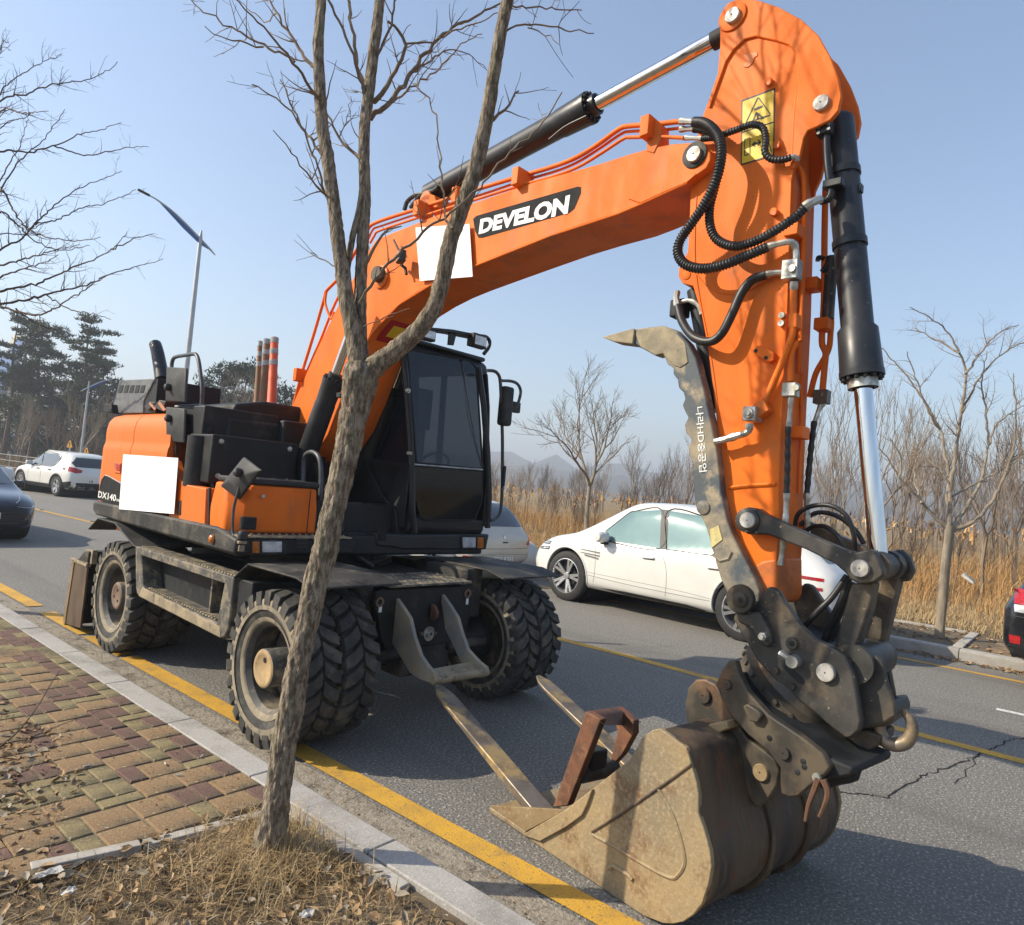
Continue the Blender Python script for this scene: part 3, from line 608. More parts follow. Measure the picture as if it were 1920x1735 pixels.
# hood top
b = MB(); b.prism([UP.W(-1.0, v, z) for v, z in [(-.85, 2.20), (-.82, 2.30), (-.55, 2.36), (.25, 2.36), (.3, 2.2)]], UP.F*.72)
hood = b.build('engine_hood', BLACK, exc, bevel=.03, seg=3)
for v in (-.35, -.1): b = MB(); b.box(UP.W(-.6, v, 2.364), UP.F*.30, UP.L*.006, UP.Z*.008); b.build('hood_rib', BLACK, hood)
b = MB(); b.fbox(UP, -1.7, -1.0, -.95, .9, 2.15, 2.235); b.build('hood_base', BLACK, exc, bevel=.02)
b = MB(); b.fbox(UP, -.30, -.02, -.5, -.05, 1.35, 2.2); b.build('valve_bay', BLACK, exc, bevel=.02)
# grey intake box: slanted front, louvres on the near side
GREY_BOX = mat('grey_intake_box', (.115, .12, .122), (.15, .155, .155), rough=.5, scale=5, c3=(.08, .08, .078), s3=4)
gv = -1.10
gp = [(210, 775), (213, 753), (224, 713), (290, 710), (269, 752), (268, 775)]
G = [UP.V(x, y, gv) for x, y in gp]
b = MB(); b.prism(G, UP.L*.62); gb = b.build('intake_box', GREY_BOX, exc, bevel=.008)
b = MB(); b.prism([UP.W(UP.loc(q)[0]+.001, gv+.01, UP.loc(q)[2]) for q in (G[5], G[4], G[3])]+[UP.W(UP.loc(G[3])[0]+.05, gv+.01, UP.loc(G[3])[2]), UP.W(UP.loc(G[5])[0]+.28, gv+.01, UP.loc(G[5])[2])], UP.L*.60); b.build('intake_front', BLACK, gb, bevel=.006)
for k in range(5):
    x = 221+k*10.2; b = MB(); b.prism([UP.V(a, y, gv-.004) for a, y in [(x, 737), (x+7, 736.4), (x+10.5, 722.5), (x+3.5, 723)]], UP.L*.006); lv = b.build('louvre', BLACK, gb)
# black ducts, exhaust stack
ue = uz(300, 700, -.75)[0]
ex = [UP.V(x, y, -.75) for x, y in [(304, 712), (302, 697), (299, 680), (296, 664), (293, 652), (291, 646)]]
b = MB(); P = spline(ex, 5); r_ = m_px(11.0, ex[0]); b.tube(P, np.linspace(r_*1.15, r_, len(P)), 18, cap=False); b.tube(P, np.linspace(r_*1.0, r_*.88, len(P)), 18, cap=True); b.build('exhaust_stack', CYLB, exc)
plate('rear_light_bracket', UP, [(184, 757), (208, 758), (210, 775), (187, 772)], -1.16, .10, BLACK, exc)
b = MB(); b.prism([UP.V(x, y, -1.12) for x, y in [(268, 763), (280, 753), (292, 754), (278, 770)]], UP.L*.12); wl1 = b.build('hood_lamp', PLASTIC, exc, bevel=.008)
b = MB(); b.prism([UP.V(x, y, -1.12) for x, y in [(286, 763), (298, 750), (311, 752), (304, 772)]], UP.L*.12); b.build('hood_lamp', PLASTIC, exc, bevel=.008)
for a in ([(281, 754), (292, 766), (290, 770), (279, 758)], [(299, 752), (311, 768), (306, 771), (296, 757)]):
    b = MB(); b.prism([UP.V(x, y, -1.127) for x, y in a], UP.L*.004); b.build('lamp_reflector', AMBER, wl1)
# black hand rails
RAIL = mat('rail_paint', (.05, .055, .062), (.08, .082, .085), rough=.42, scale=10)
def rail(pts, v, wpx, name='hand_rail', n=6, m=RAIL, parent=exc):
    P = [UP.V(q[0], q[1], q[2] if len(q) > 2 else v) for q in pts]; b = MB(); b.tube(resample(spline(P, n), .02), m_px(wpx/2, P[0]), 10); return b.build(name, m, parent)
rail([(322, 690), (322, 684), (325, 673), (332, 669), (350, 666), (364, 664), (369, 667), (373, 680), (377, 710), (379, 730), (378, 765)], -.80, 7)
rail([(330, 764, -1.16), (352, 763, -1.1), (372, 762, -1.0), (381, 764, -1.0), (387, 773, -1.0), (400, 820, -.98), (413, 868, -.95), (421, 892, -.92), (425, 903, -.9)], -1.0, 9)
rail([(330, 768), (330, 790), (330, 830), (330, 852)], -1.17, 4)
rail([(418, 985), (418, 940), (419, 915)], NV+.06, 9, 'rail_post')
b = MB(); c = UP.V(417, 992, NV+.05); b.cyl(c-UP.Z*.02, c+UP.Z*.02, .05, n=18); b.cyl(c+UP.Z*.02, c+UP.Z*.035, .036, n=18); b.build('post_foot', PLASTIC, exc)
rail([(568, 995), (568, 960), (569, 880), (572, 856), (584, 848), (597, 856), (602, 880), (601, 930), (596, 965), (588, 990)], -.42, 9.5)
b = MB(); c = UP.V(589, 930, -.44); b.box(c, UP.F*.03, UP.L*.03, UP.Z*.025); b.build('rail_lamp', PLASTIC, exc, bevel=.006)
# mirrors
def mirror(quad, v, t, ball, back=True):
    Q = [UP.V(x, y, v) for x, y in quad]; c = sum(Q)/4; nrm_ = np.cross(Q[1]-Q[0], Q[2]-Q[0]); nrm_ = nrm(nrm_)
    if nrm_ @ (EYE-c) < 0: nrm_ = -nrm_
    b = MB(); inn = [c+(q-c)*.42+nrm_*t*.9 for q in Q]; rim = [q+nrm_*.0 for q in Q]; bk = [q-nrm_*.02 for q in Q]
    b.add(rim+inn+bk, [(4, 5, 6, 7)]+[(i, (i+1) % 4, 4+(i+1) % 4, 4+i) for i in range(4)]+[(8+(i+1) % 4, i if 0 else (i+1) % 4, i, 8+i) for i in range(4)]+[(11, 10, 9, 8)])
    m = b.build('mirror', PLASTIC, exc, bevel=.018, seg=3)
    g = MB(); p = UP.V(ball[0], ball[1], v)+nrm_*(t*.95); g.lathe(p, nrm_, [(0, .03), (.02, .034), (.04, .025), (.05, 0)], 16); g.build('mirror_pivot', PLASTIC, m)
    return m
mirror([(312, 688), (349, 690), (347, 755), (310, 752)], -1.20, .035, (326, 728))
mirror([(311, 763), (346, 766), (345, 831), (310, 828)], -1.20, .035, (327, 786))
mirror([(412, 912), (456, 857), (488, 882), (447, 937)], -1.22, .035, (459, 887))
rail([(459, 889), (452, 905), (444, 930), (438, 955), (436, 985), (437, 1003), (444, 1010), (452, 1008)], -1.235, 5.5, 'mirror_stalk')
b = MB(); c = UP.V(455, 1003, -1.22); b.lathe(c-UP.Z*.03, (0, 0, 1), [(0, .0), (0, .03), (.03, .036), (.055, .025), (.062, 0)], 14); b.build('stalk_foot', PLASTIC, exc)
b = MB(); b.fbox(UP, .78, .84, NV+.06, NV+.16, 1.33, 1.42); b.build('stalk_bracket', BLACK, exc, bevel=.006)
# near headlamp set in the front sill
def front_rect(name, x0, y0, x1, y1, u, t, m, parent, bevel=.004):
    b = MB(); Q = [UP.U(x, y, u) for x, y in ((x0, y0), (x1, y0), (x1, y1), (x0, y1))]; b.prism(Q, UP.F*t); return b.build(name, m, parent, bevel=bevel)
hl = front_rect('headlamp_frame', 470, 1012, 537.5, 1040, .925, .012, BLACK_DUSTY, exc)
front_rect('headlamp', 491, 1015.5, 528, 1036, .937, .010, LENS, hl, .006)
front_rect('indicator', 473, 1015.5, 486, 1037, .937, .008, AMBER, hl, .003)
b = MB(); c = UP.U(453, 1020, .93); b.box(c+UP.Z*.01, UP.L*.03, UP.F*.02, UP.Z*.01); b.box(c-UP.Z*.03, UP.L*.02, UP.F*.012, UP.Z*.022); b.build('frame_latch', STEP_MUD, exc, bevel=.004)
for k in range(3): front_rect('vent_slot', 556, 1010+k*7, 577, 1014+k*7, .926, .003, MATS['black_print'], bump, 0)
# white sheet and model decal on the near side
plate('white_sheet', UP, [(231, 852), (334, 859), (326, 964), (223, 955)], NV-.028, .003, WHITE_SHEET, exc, 0)
b = MB(); dq = [(185, 938), (187, 915), (191, 900), (197, 893), (204, 895), (236, 913), (234, 953)]
b.prism([UP.V(x, y, NV-.002) for x, y in dq], UP.L*.012); dc = b.build('model_decal', DECAL_GREY, exc)
rim_ = [(187, 915), (191, 899), (197, 891.5), (204, 893.5), (236, 911.5)]
b = MB(); b.tube([UP.V(x, y, NV-.004) for x, y in rim_], .006, 6); b.build('decal_border', MATS['zinc_steel'], dc)
tv, tf = text_mesh('DX140', 1, .02, 0, 1); b = MB(); b.add(quad_map(tv, [UP.V(x, y, NV-.006) for x, y in ((183.5, 933), (217, 940.5), (218, 928), (185, 920.5))]), tf); b.build('model_lettering', DECAL_WHITE, dc, smooth=0)
tv, tf = text_mesh('WH', 1, .02, 0, 1); b = MB(); b.add(quad_map(tv, [UP.V(x, y, NV-.006) for x, y in ((217.5, 940.5), (226.5, 942.5), (227, 937), (218, 935)) ]), tf); b.build('model_lettering', DECAL_WHITE, dc, smooth=0)
c = UP.V(233, 985, NV+.12); b = MB(); b.box(c, UP.F*.05, UP.L*.05, UP.Z*.05); b.build('frame_block', ORANGE_WORN, exc)

# ---------------------------------------------------------------- cab
CV0, CV1, CBU = .30, 1.245, .80
def cp(px, py, du=0): return UP.U(px, py, CBU+du)
CABM = mat('cab_black_paint', (.013, .014, .016), (.022, .023, .025), rough=.36, scale=4, c3=(.05, .05, .046), s3=4, lo3=.58, hi3=.8, rvar=.2, fine=((.3, .29, .27), 70, .74, .78))
def ufr(z): return float(np.interp(z, [1.36, 1.50, 1.90, 2.55, 2.86, 3.0], [CBU, CBU+.015, CBU+.01, CBU-.06, CBU-.13, CBU-.20]))
cb = MB(); cb.prism([UP.W(u, CV0+.02, z) for u, z in [(-.75, 1.30), (.74, 1.30), (CBU-.01, 1.36), (CBU-.004, 1.462), (.70, 1.462), (-.75, 1.42)]], UP.L*(CV1-CV0-.04)); cab = cb.build('cab', CABM, exc, bevel=.02, seg=3)
def cpart(name, uz, v0, v1, m=CABM, bevel=.012): b = MB(); b.prism([UP.W(u, v0, z) for u, z in uz], UP.L*(v1-v0)); return b.build(name, m, cab, bevel=bevel)
cpart('roof', [(-.74, 2.90), (ufr(2.84)-.006, 2.86), (ufr(2.93), 2.96), (CBU-.22, 3.0), (-.6, 3.02), (-.74, 2.98)], CV0+.02, CV1-.02, bevel=.03)
wz0, wz1 = (float(UP.U(845, y, -.72)[2]) for y in (812, 742)); wv0, wv1 = (float(UP.loc(UP.U(x, 780, -.72))[1]) for x in (806, 886))
wv0, wv1 = max(wv0, CV0+.10), min(wv1, CV1-.08)
cpart('back_wall', [(-.75, 1.42), (-.70, 1.42), (-.70, wz0), (-.75, wz0)], CV0+.02, CV1-.02); cpart('back_header', [(-.75, wz1), (-.70, wz1), (-.70, 2.92), (-.75, 2.92)], CV0+.02, CV1-.02)
for v0, v1 in ((CV0+.02, wv0), (wv1, CV1-.02), ((wv0+wv1)/2-.015, (wv0+wv1)/2+.015)): cpart('back_pillar', [(-.75, wz0-.01), (-.70, wz0-.01), (-.70, wz1+.01), (-.75, wz1+.01)], v0, v1, bevel=0)
for v0, v1 in ((CV0+.02, CV0+.05), (CV1-.05, CV1-.02)):
    cpart('side_wall', [(-.72, 1.40), (ufr(1.46)-.01, 1.40), (ufr(1.9)-.012, 1.92), (-.72, 1.98)], v0, v1)
    cpart('corner_post', [(ufr(1.9)-.09, 1.91), (ufr(1.9)-.012, 1.91), (ufr(2.55)-.012, 2.55), (ufr(2.86)-.012, 2.88), (ufr(2.86)-.09, 2.88), (ufr(2.55)-.09, 2.55)], v0, v1)
    cpart('door_post', [(.02, 1.95), (.10, 1.95), (.06, 2.92), (-.02, 2.92)], v0, v1)
cpart('side_glass', [(-.68, 1.98), (ufr(1.9)-.05, 1.92), (ufr(2.86)-.05, 2.90), (-.68, 2.90)], CV0+.030, CV0+.036, GLASS_DARK, 0)
cpart('dashboard', [(CBU-.18, 1.46), (CBU-.10, 1.46), (CBU-.12, 1.78), (CBU-.20, 1.80)], .95, 1.15, PLASTIC, .02)
b = MB(); b.tube([UP.W(CBU-.30+.17*math.cos(t)*.35, .78+.17*math.sin(t), 1.95+.17*math.cos(t)*.6) for t in np.linspace(0, 6.283, 24)], .014, 8); b.build('steering_wheel', PLASTIC, cab)
b = MB(); b.box(UP.W(.30, .76, 1.72), UP.F*.25, UP.L*.24, UP.Z*.07); b.build('seat_cushion', PLASTIC, cab, bevel=.05)
def ufront(z):                                                # cab front surface
    return float(np.interp(z, [1.36, 1.50, 1.90, 2.55, 2.86], [CBU, CBU+.015, CBU+.01, CBU-.06, CBU-.13]))
def cabpt(px, py, off):
    P = cp(px, py)
    for _ in range(4): P = UP.U(px, py, ufront(P[2])+off)
    return P
def cabpatch(name, pts, off, t, m, parent=cab, bevel=0):
    b = MB(); F = [cabpt(x, y, off) for x, y in pts]; b.prism(F, UP.F*t); return b.build(name, m, parent, bevel=bevel)
def strip(name, pts, w, off, m, parent=cab):
    b = MB(); b.tube(resample([cabpt(x, y, off) for x, y in pts], .03), w, 8); return b.build(name, m, parent)
ws = [(764, 662), (770, 656), (880, 676), (893, 690), (905, 880), (781, 868)]
cabpatch('windscreen', ws, .006, .004, GLASS_DARK)
strip('windscreen_seal', ws+[ws[0]], .010, .008, BLACK)
lw = [(777, 874), (905, 884), (903, 940), (890, 975), (800, 976), (788, 969), (778, 930)]
cabpatch('lower_window', lw, .006, .004, GLASS_LOW)
strip('window_seal', lw+[lw[0]], .007, .008, BLACK)
strip('window_bar', [(776, 871), (905, 881)], .008, .012, MATS['zinc_steel'])
strip('glazing_bar', [(866, 678), (872, 720), (882, 780), (893, 835), (904, 876)], .0045, .012, RAIL)
# pillars
strip('front_pillar', [(757, 668), (762, 720), (768, 800), (772, 870), (773, 960), (777, 1000)], .028, -.004, CABM)
strip('front_pillar', [(897, 690), (907, 760), (914, 850), (917, 930), (914, 990)], .030, -.004, CABM)
# wiper on the left pillar
strip('wiper_arm', [(766, 735), (768, 770), (771, 820), (773, 852)], .006, .03, BLACK)
c = cabpt(764, 733, .03); b = MB(); b.lathe(c, UP.F, [(0, .024), (.02, .02), (.02, .010), (.035, .008), (.035, 0)], 12); b.build('wiper_pivot', ZINC, cab)
c = cabpt(768, 850, .02); b = MB(); b.box(c, UP.L*.02, UP.F*.015, UP.Z*.012); b.build('wiper_foot', ZINC, cab)
# cab interior seen dimly: seat and console
b = MB(); b.box(UP.W(.05, .76, 2.02), UP.F*.06, UP.L*.22, UP.Z*.32); b.build('seat_back', PLASTIC, cab, bevel=.05)
# lower sill with lamp
sl = MB(); sl.prism([cp(x, y, .03) for x, y in [(703, 1000), (748, 1002), (752, 1003), (918, 1002), (912, 1031), (752, 1031), (744, 1028), (706, 1024)]], -UP.F*.30); sill = sl.build('cab_sill', CABM, exc, bevel=.015)
front = lambda name, x0, y0, x1, y1, u, t, m, par: front_rect(name, x0, y0, x1, y1, u, t, m, par)
front_rect('lamp_housing', 863, 1003.5, 910, 1030, CBU+.031, .010, BLACK, sill)
front_rect('headlamp', 867, 1008, 891, 1027, CBU+.041, .008, LENS, sill, .005)
front_rect('indicator', 895, 1008, 906, 1028, CBU+.041, .006, AMBER, sill, .003)
front_rect('data_plate', 710, 996, 724, 1014, CBU+.034, .002, DECAL_GREY, sill, 0)
# near side lower panel of the cab and hatch edge
b = MB(); b.prism([UP.W(u, CV0+.012, z) for u, z in [(.30, 1.36), (.74, 1.36), (.76, 1.9), (.70, 1.93), (.62, 1.88), (.46, 1.55), (.36, 1.46)]], -UP.L*.02); b.build('side_panel', CABM, cab, bevel=.008)
# roof visor, rack and lamps
vp = [(808, 617), (850, 622), (905, 633), (917, 640), (918, 650), (906, 680)]
b = MB(); P = [UP.U(x, y, CBU+.05) for x, y in [(808, 614), (850, 618), (900, 628)]]; P2 = [UP.U(x, y, CBU+.05) for x, y in [(900, 634), (850, 624), (808, 618)]]
b.prism(P+P2, -UP.F*.14); visor = b.build('roof_visor', CABM, cab, bevel=.004)
b = MB(); b.tube(resample(spline([UP.U(x, y, CBU+.03) for x, y in [(896, 630), (911, 632), (918, 640), (916, 652), (907, 664)]], 6), .02), .018, 10); b.build('visor_bracket', CABM, cab)
b = MB(); b.prism([UP.U(x, y, CBU+.02) for x, y in [(843, 621), (857, 623), (851, 648), (841, 647)]], -UP.F*.02); b.build('visor_bracket', CABM, cab, bevel=.003)
def worklamp(px, py, w, h, u, parent):
    c = UP.U(px, py, u); b = MB(); W_, H_ = m_px(w, c)/2, m_px(h, c)/2
    b.box(c, UP.F*.035, UP.L*W_, UP.Z*H_); b.box(c-UP.F*.05, UP.F*.03, UP.L*W_*.8, UP.Z*H_*.8); o = b.build('work_lamp', PLASTIC, parent, bevel=.01)
    b = MB(); b.box(c+UP.F*.037, UP.F*.004, UP.L*W_*.84, UP.Z*H_*.66); b.build('lamp_lens', LENS, o, bevel=.003); return o
worklamp(896, 640, 34, 26, CBU+.06, cab); worklamp(800, 628, 34, 22, CBU+.06, cab)
b = MB(); b.fbox(UP, -.5, CBU-.16, CV0+.05, CV1-.05, 2.99, 3.035); b.build('cab_roof', CABM, cab, bevel=.03)
# far side mirror: frame tube, mirror
def ctube(pts, u, wpx, name, m=RAIL):
    P = [UP.U(x, y, u) for x, y in pts]; b = MB(); b.tube(resample(spline(P, 6), .02), m_px(wpx/2, P[0]), 10); return b.build(name, m, exc)
ctube([(914, 695), (926, 696), (934, 702), (938, 716), (940, 760), (942, 820), (942, 880), (941, 930), (938, 960), (930, 972), (920, 976)], CBU+.02, 6.5, 'mirror_frame')
ctube([(940, 714), (958, 715), (970, 720), (976, 732), (974, 748), (968, 765)], CBU+.02, 6, 'mirror_arm')
b = MB(); c = UP.U(948, 762, CBU+.03); b.box(c, UP.L*m_px(13, c), UP.F*.05, UP.Z*m_px(37, c)); b.build('mirror', PLASTIC, exc, bevel=.03, seg=3)
b = MB(); c = UP.U(965, 764, CBU); b.box(c, UP.L*m_px(11, c), UP.F*.03, UP.Z*m_px(10, c)); b.build('mirror_clamp', PLASTIC, exc, bevel=.01)
b = MB(); c = UP.U(944, 893, CBU+.04); b.box(c, UP.L*.015, UP.F*.02, UP.Z*.10); b.build('lower_mirror', PLASTIC, exc, bevel=.01)
# swing-frame ears and dark bay between box and cab
b = MB()
for v in (-.30, .26): b.prism([UP.W(u, v, z) for u, z in [(-.35, 1.3), (.70, 1.3), (.66, 1.50), (.45, 1.62), (.05, 1.98), (-.15, 2.0)]], UP.L*.05)
b.build('boom_bracket', BLACK, exc, bevel=.01)['kind'] = 'stuff'
b = MB(); b.fbox(UP, .30, .62, -.52, .30, 1.28, 1.55); b.build('swing_cover', BLACK, exc, bevel=.02)
for i, pts in enumerate(([(640, 1030, -.2), (660, 1040, -.1), (690, 1055, 0), (715, 1050, .1)], [(650, 1022, -.2), (676, 1046, -.1), (700, 1062, 0)], [(672, 1018, -.1), (690, 1030, 0), (706, 1058, .1)])):
    b = MB(); P = [UP.V(x, y, v) for x, y, v in pts]; b.tube(spline(P, 5), .022, 8); b.build('hydraulic_hose', HOSE, exc)

# ---------------------------------------------------------------- boom
BV = -.21
boom_px = [(1303, 267), (1320, 272), (1332, 286), (1333, 300), (1325, 316), (1308, 328), (1289, 343), (1250, 360), (1200, 384), (1158, 401.6), (1095, 421), (1034, 442), (960, 471), (888, 500), (844, 518), (811, 533), (778.6, 551), (749, 571), (724, 595), (702, 620), (684, 648), (666, 695), (648, 745), (625, 800), (598, 842), (560, 874), (530, 894), (518, 896), (507, 886), (503, 866),
           (531, 800), (560, 733), (589, 667), (616, 609), (640, 560), (662, 522), (684, 480), (706, 449), (750, 431), (815, 405), (880, 383), (1005, 340), (1125, 307), (1180, 289), (1223, 277), (1260, 270)]
b = MB(); b.prism([UP.V(x, y, BV) for x, y in boom_px], UP.L*.42); boom = b.build('boom', ORANGE, exc, bevel=.008)
# doubler rings, welded flange strip along the lower edge
def disc(name, fr, px, py, v, rpx, t, m, parent, bevel=.004, n=32):
    c = fr.V(px, py, v); r = m_px(rpx, c); b = MB(); b.lathe(c, -fr.L, [(0, r), (t*.8, r), (t, r*.94), (t, 0)], n); return b.build(name, m, parent)
def pin(fr, px, py, v, rpx, parent, t=.018, m=None):
    c = fr.V(px, py, v); r = m_px(rpx, c); b = MB()
    b.lathe(c, -fr.L, [(0, r), (t*.75, r), (t, r*.92), (t, .12*r), (t-.006, .1*r), (t-.006, 0)], 28); return b.build('pin', m or PINMAT, parent)
disc('pin_boss', UP, 1303, 291, BV, 25, .010, BLACK_DUSTY, boom); pin(UP, 1303, 291, BV-.010, 15, boom, .02)
lowr = [(1289, 343), (1200, 384), (1158, 401.6), (1034, 442), (888, 500), (811, 533), (749, 571), (702, 620), (684, 648)]
b = MB(); b.tube(resample([UP.V(x, y, BV-.002) for x, y in lowr], .05), .006, 6); b.build('weld_seam', ORANGE, boom)
crease = [(1182, 369), (1205, 355), (1240, 340), (1281, 327), (1300, 318)]
b = MB(); b.prism([UP.V(x, y, BV-.008) for x, y in [(1176, 372), (1205, 356), (1240, 341), (1290, 322), (1306, 326), (1289, 341), (1250, 358), (1200, 381)]], UP.L*.01); b.build('boom_doubler', ORANGE, boom, bevel=.003)
# lift-cylinder boss with grease stains
disc('cylinder_boss', UP, 716, 520, BV, 22, .02, ORANGE_WORN, boom); disc('cylinder_pin', UP, 713, 516, BV-.02, 15, .05, COUPLER_B, boom)
# decal
dq = [(887, 411), (893, 405), (1083, 350), (1089, 351), (1089, 362), (1077, 391), (1068, 399), (905, 446), (897, 446), (891, 434)]
b = MB(); b.prism([UP.V(x, y, BV-.002) for x, y in dq], UP.L*.006); dc = b.build('name_decal', DECAL_GREY, boom)
tv, tf = text_mesh('DEVELON', 1, .05, 0.0, 1); b = MB(); b.add(quad_map(tv, [UP.V(x, y, BV-.005) for x, y in ((897, 440), (1064, 401), (1069, 365), (901, 411))]), tf); b.build('name_lettering', DECAL_WHITE, dc, smooth=0)
plate('white_sheet', UP, [(779, 427), (880, 420), (886, 519), (787, 527)], BV-.03, .003, WHITE_SHEET, boom, 0)
b = MB()
for q in ((800, 450), (868, 500)): c = UP.V(*q, BV); b.cyl(c, c-UP.L*.028, .012, n=8)
b.build('sheet_spacer', ZINC, boom)['kind'] = 'stuff'
# warning plate on the underside: red with yellow band, follows the lower curve
def under(px, py, k):                                          # point on the lower face: k across the width
    return None
lo1, lo2 = UP.V(716, 603, BV), UP.V(690, 636, BV); nn = nrm(np.cross(lo2-lo1, UP.L));
if nn[2] > 0: nn = -nn
def uq(a0, a1, c0, c1, off): return [lo1+(lo2-lo1)*a+UP.L*c+nn*off for a, c in ((a0, c0), (a1, c0), (a1, c1), (a0, c1))]
b = MB(); b.prism(uq(-.35, 1.0, .06, .40, .004), nn*.004); wp = b.build('warning_plate', DECAL_RED, boom)
b = MB(); b.prism([uq(.0, .6, .12, .36, .009)[i] for i in range(4)], nn*.002); b.build('warning_band', DECAL_YEL, wp)
# steel pipes along the top of the boom
def pipe(pts, v, wpx, parent, m=ORANGE, name='hydraulic_pipe', n=5):
    P = np.array([UP.V(q[0], q[1], q[2] if len(q) > 2 else v) for q in pts]); b = MB(); b.tube(resample(spline(P, n), .025), m_px(wpx/2, P[len(P)//2]), 10); return b.build(name, m, parent)
pipe([(548, 770), (556, 738), (566, 700), (590, 622), (608, 560), (612, 546), (640, 516), (668, 470), (687, 438), (702, 419), (786, 391), (880, 360), (975, 331), (1030, 315), (1078, 297), (1120, 272), (1160, 243), (1178, 237), (1230, 233), (1275, 228)], -.16, 7.0, boom)
pipe([(694, 456), (703, 441), (714, 432), (804, 402), (900, 372), (980, 347), (1040, 330), (1085, 313), (1130, 286), (1170, 260), (1182, 258), (1240, 257), (1282, 259)], -.20, 6.0, boom)
pipe([(690, 450), (700, 430), (712, 425), (800, 396), (900, 366), (978, 340), (1040, 322), (1082, 305), (1124, 279), (1164, 252), (1180, 247), (1240, 244), (1272, 241)], -.13, 5.0, boom)
pipe([(612, 546), (610, 570), (621, 598), (627, 585)], -.16, 5, boom)
pipe([(553, 745), (560, 733), (600, 640), (628, 570), (655, 520)], -.12, 5, boom)
for q in ((980, 338), (866, 372), (794, 396), (1222, 246), (567, 705)):
    c = UP.V(*q, -.19); b = MB(); b.box(c, UP.F*.03, UP.L*.08, UP.Z*.06); b.build('pipe_clamp', ORANGE, boom, bevel=.006)
b = MB(); b.prism([UP.V(x, y, -.215) for x, y in [(1214, 224), (1228, 222), (1238, 232), (1238, 262), (1226, 288), (1212, 284)]], UP.L*.10); b.build('pipe_bracket', ORANGE, boom, bevel=.006)
# hose down the back of the boom foot
b = MB(); P = spline([UP.V(x, y, -.24) for x, y in [(545, 772), (538, 800), (534, 830), (524, 855), (512, 866), (502, 866)]], 8); b.tube(P, m_px(4.5, P[0])*(1+.12*np.sin(np.arange(len(P))*2.2)), 10); b.build('hydraulic_hose', HOSE, boom)
# boom work lamp
c = UP.V(752, 482, BV-.10); b = MB(); b.box(c, nrm(UP.F-UP.L*.5)*.055, UP.Z*.045, nrm(UP.L+UP.F*.5)*.03); wl = b.build('work_lamp', PLASTIC, boom, bevel=.01)
b = MB(); b.box(c+nrm(UP.F*.5-UP.L)*.0+nrm(UP.L+UP.F*.5)*(-.032)+UP.F*.012, nrm(UP.F-UP.L*.5)*.045, UP.Z*.034, nrm(UP.L+UP.F*.5)*.004); b.build('lamp_lens', LENS, wl)
b = MB(); b.tube([UP.V(x, y, BV-.05) for x, y in [(752, 497), (760, 503), (762, 515)]], .012, 8); b.tube([UP.V(x, y, BV-.05) for x, y in [(748, 470), (742, 458), (738, 450)]], .008, 8); b.build('lamp_bracket', BLACK, wl)['kind'] = 'stuff'
# arm cylinder over the boom
def cylinder(a, g, e, wb, wg, wr, parent, name, rings=True, fr=UP, v=0.0, eye=True):
    """a,g,e: pixel ends of barrel start, gland, rod end"""
    A, G, E_ = (fr.V(q[0], q[1], v) for q in (a, g, e)); d = nrm(E_-A); rb = m_px(wb/2, (A+G)/2); rg = m_px(wg/2, G); rr = m_px(wr/2, (G+E_)/2); L = np.linalg.norm(G-A)
    gl = rg*2.6
    b = MB(); b.lathe(A, d, [(-.02, 0), (-.02, rb*.8), (0, rb), (L-gl, rb), (L-gl+.02, rg*.93), (L-.03, rg), (L-.028, rg*1.03), (L, rg*1.03), (L, rr*1.5), (L+rg*.55, rr*1.45), (L+rg*.6, rr*1.15)], 28); cy = b.build(name, CYLB, parent)
    b = MB(); b.lathe(A, d, [(L*.5, rr), (np.linalg.norm(E_-A), rr)], 24); b.build('piston_rod', CHROME, cy)
    if rings:
        t = np.array([0, 0, 1.0]); e1 = nrm(np.cross(d, t)); e2 = np.cross(d, e1)
        b = MB()
        for k in range(14):
            a_ = k*2*math.pi/14; c = A+d*(L-.005)+(e1*math.cos(a_)+e2*math.sin(a_))*rg*.86; b.cyl(c, c+d*.022, rg*.11, n=8)
        o = b.build('gland_bolts', BLACK, cy); o['kind'] = 'stuff'
    return cy, A, d, L, rb
acyl, A, d, L, rb = cylinder((806, 366), (1108, 210), (1372, 58), 45, 58, 29, exc, 'arm_cylinder')
b = MB(); P0 = UP.V(1352, 70, 0); b.cyl(P0-d*.05, P0+d*.10, m_px(17, P0), n=20); b.build('rod_end', BLACK, acyl)
disc('cylinder_eye', UP, 800, 374, -.10, 15, .02, ORANGE_WORN, boom); b = MB(); b.prism([UP.V(x, y, -.12) for x, y in [(786, 392), (788, 372), (800, 362), (814, 366), (822, 392)]], UP.L*.24); b.build('cylinder_lug', ORANGE, boom, bevel=.008)
for pts in ([(758, 395), (764, 378), (780, 366), (806, 362), (822, 352)], [(770, 390), (790, 366), (815, 358)]):
    b = MB(); P = spline([UP.V(x, y, -.08) for x, y in pts], 6); b.tube(P, .018, 8); b.build('hydraulic_hose', HOSE, acyl)
pipe([(1030, 262), (1060, 238), (1100, 218)], -.07, 5, acyl, CYLB)
# lift cylinders either side of the boom
for v, a, g, e, wb, wg in ((-.33, (548, 930), (627, 712), (676, 572), 38, 40), (.33, (668, 905), (733, 738), (775, 628), 42, 44)):
    cylinder(a, g, e, wb, wg, 18, exc, 'lift_cylinder', v=v)
c = UP.V(640, 742, -.40); b = MB(); b.box(c, UP.F*.03, UP.L*.03, UP.Z*.02); b.build('port_block', BLACK, exc, bevel=.005)

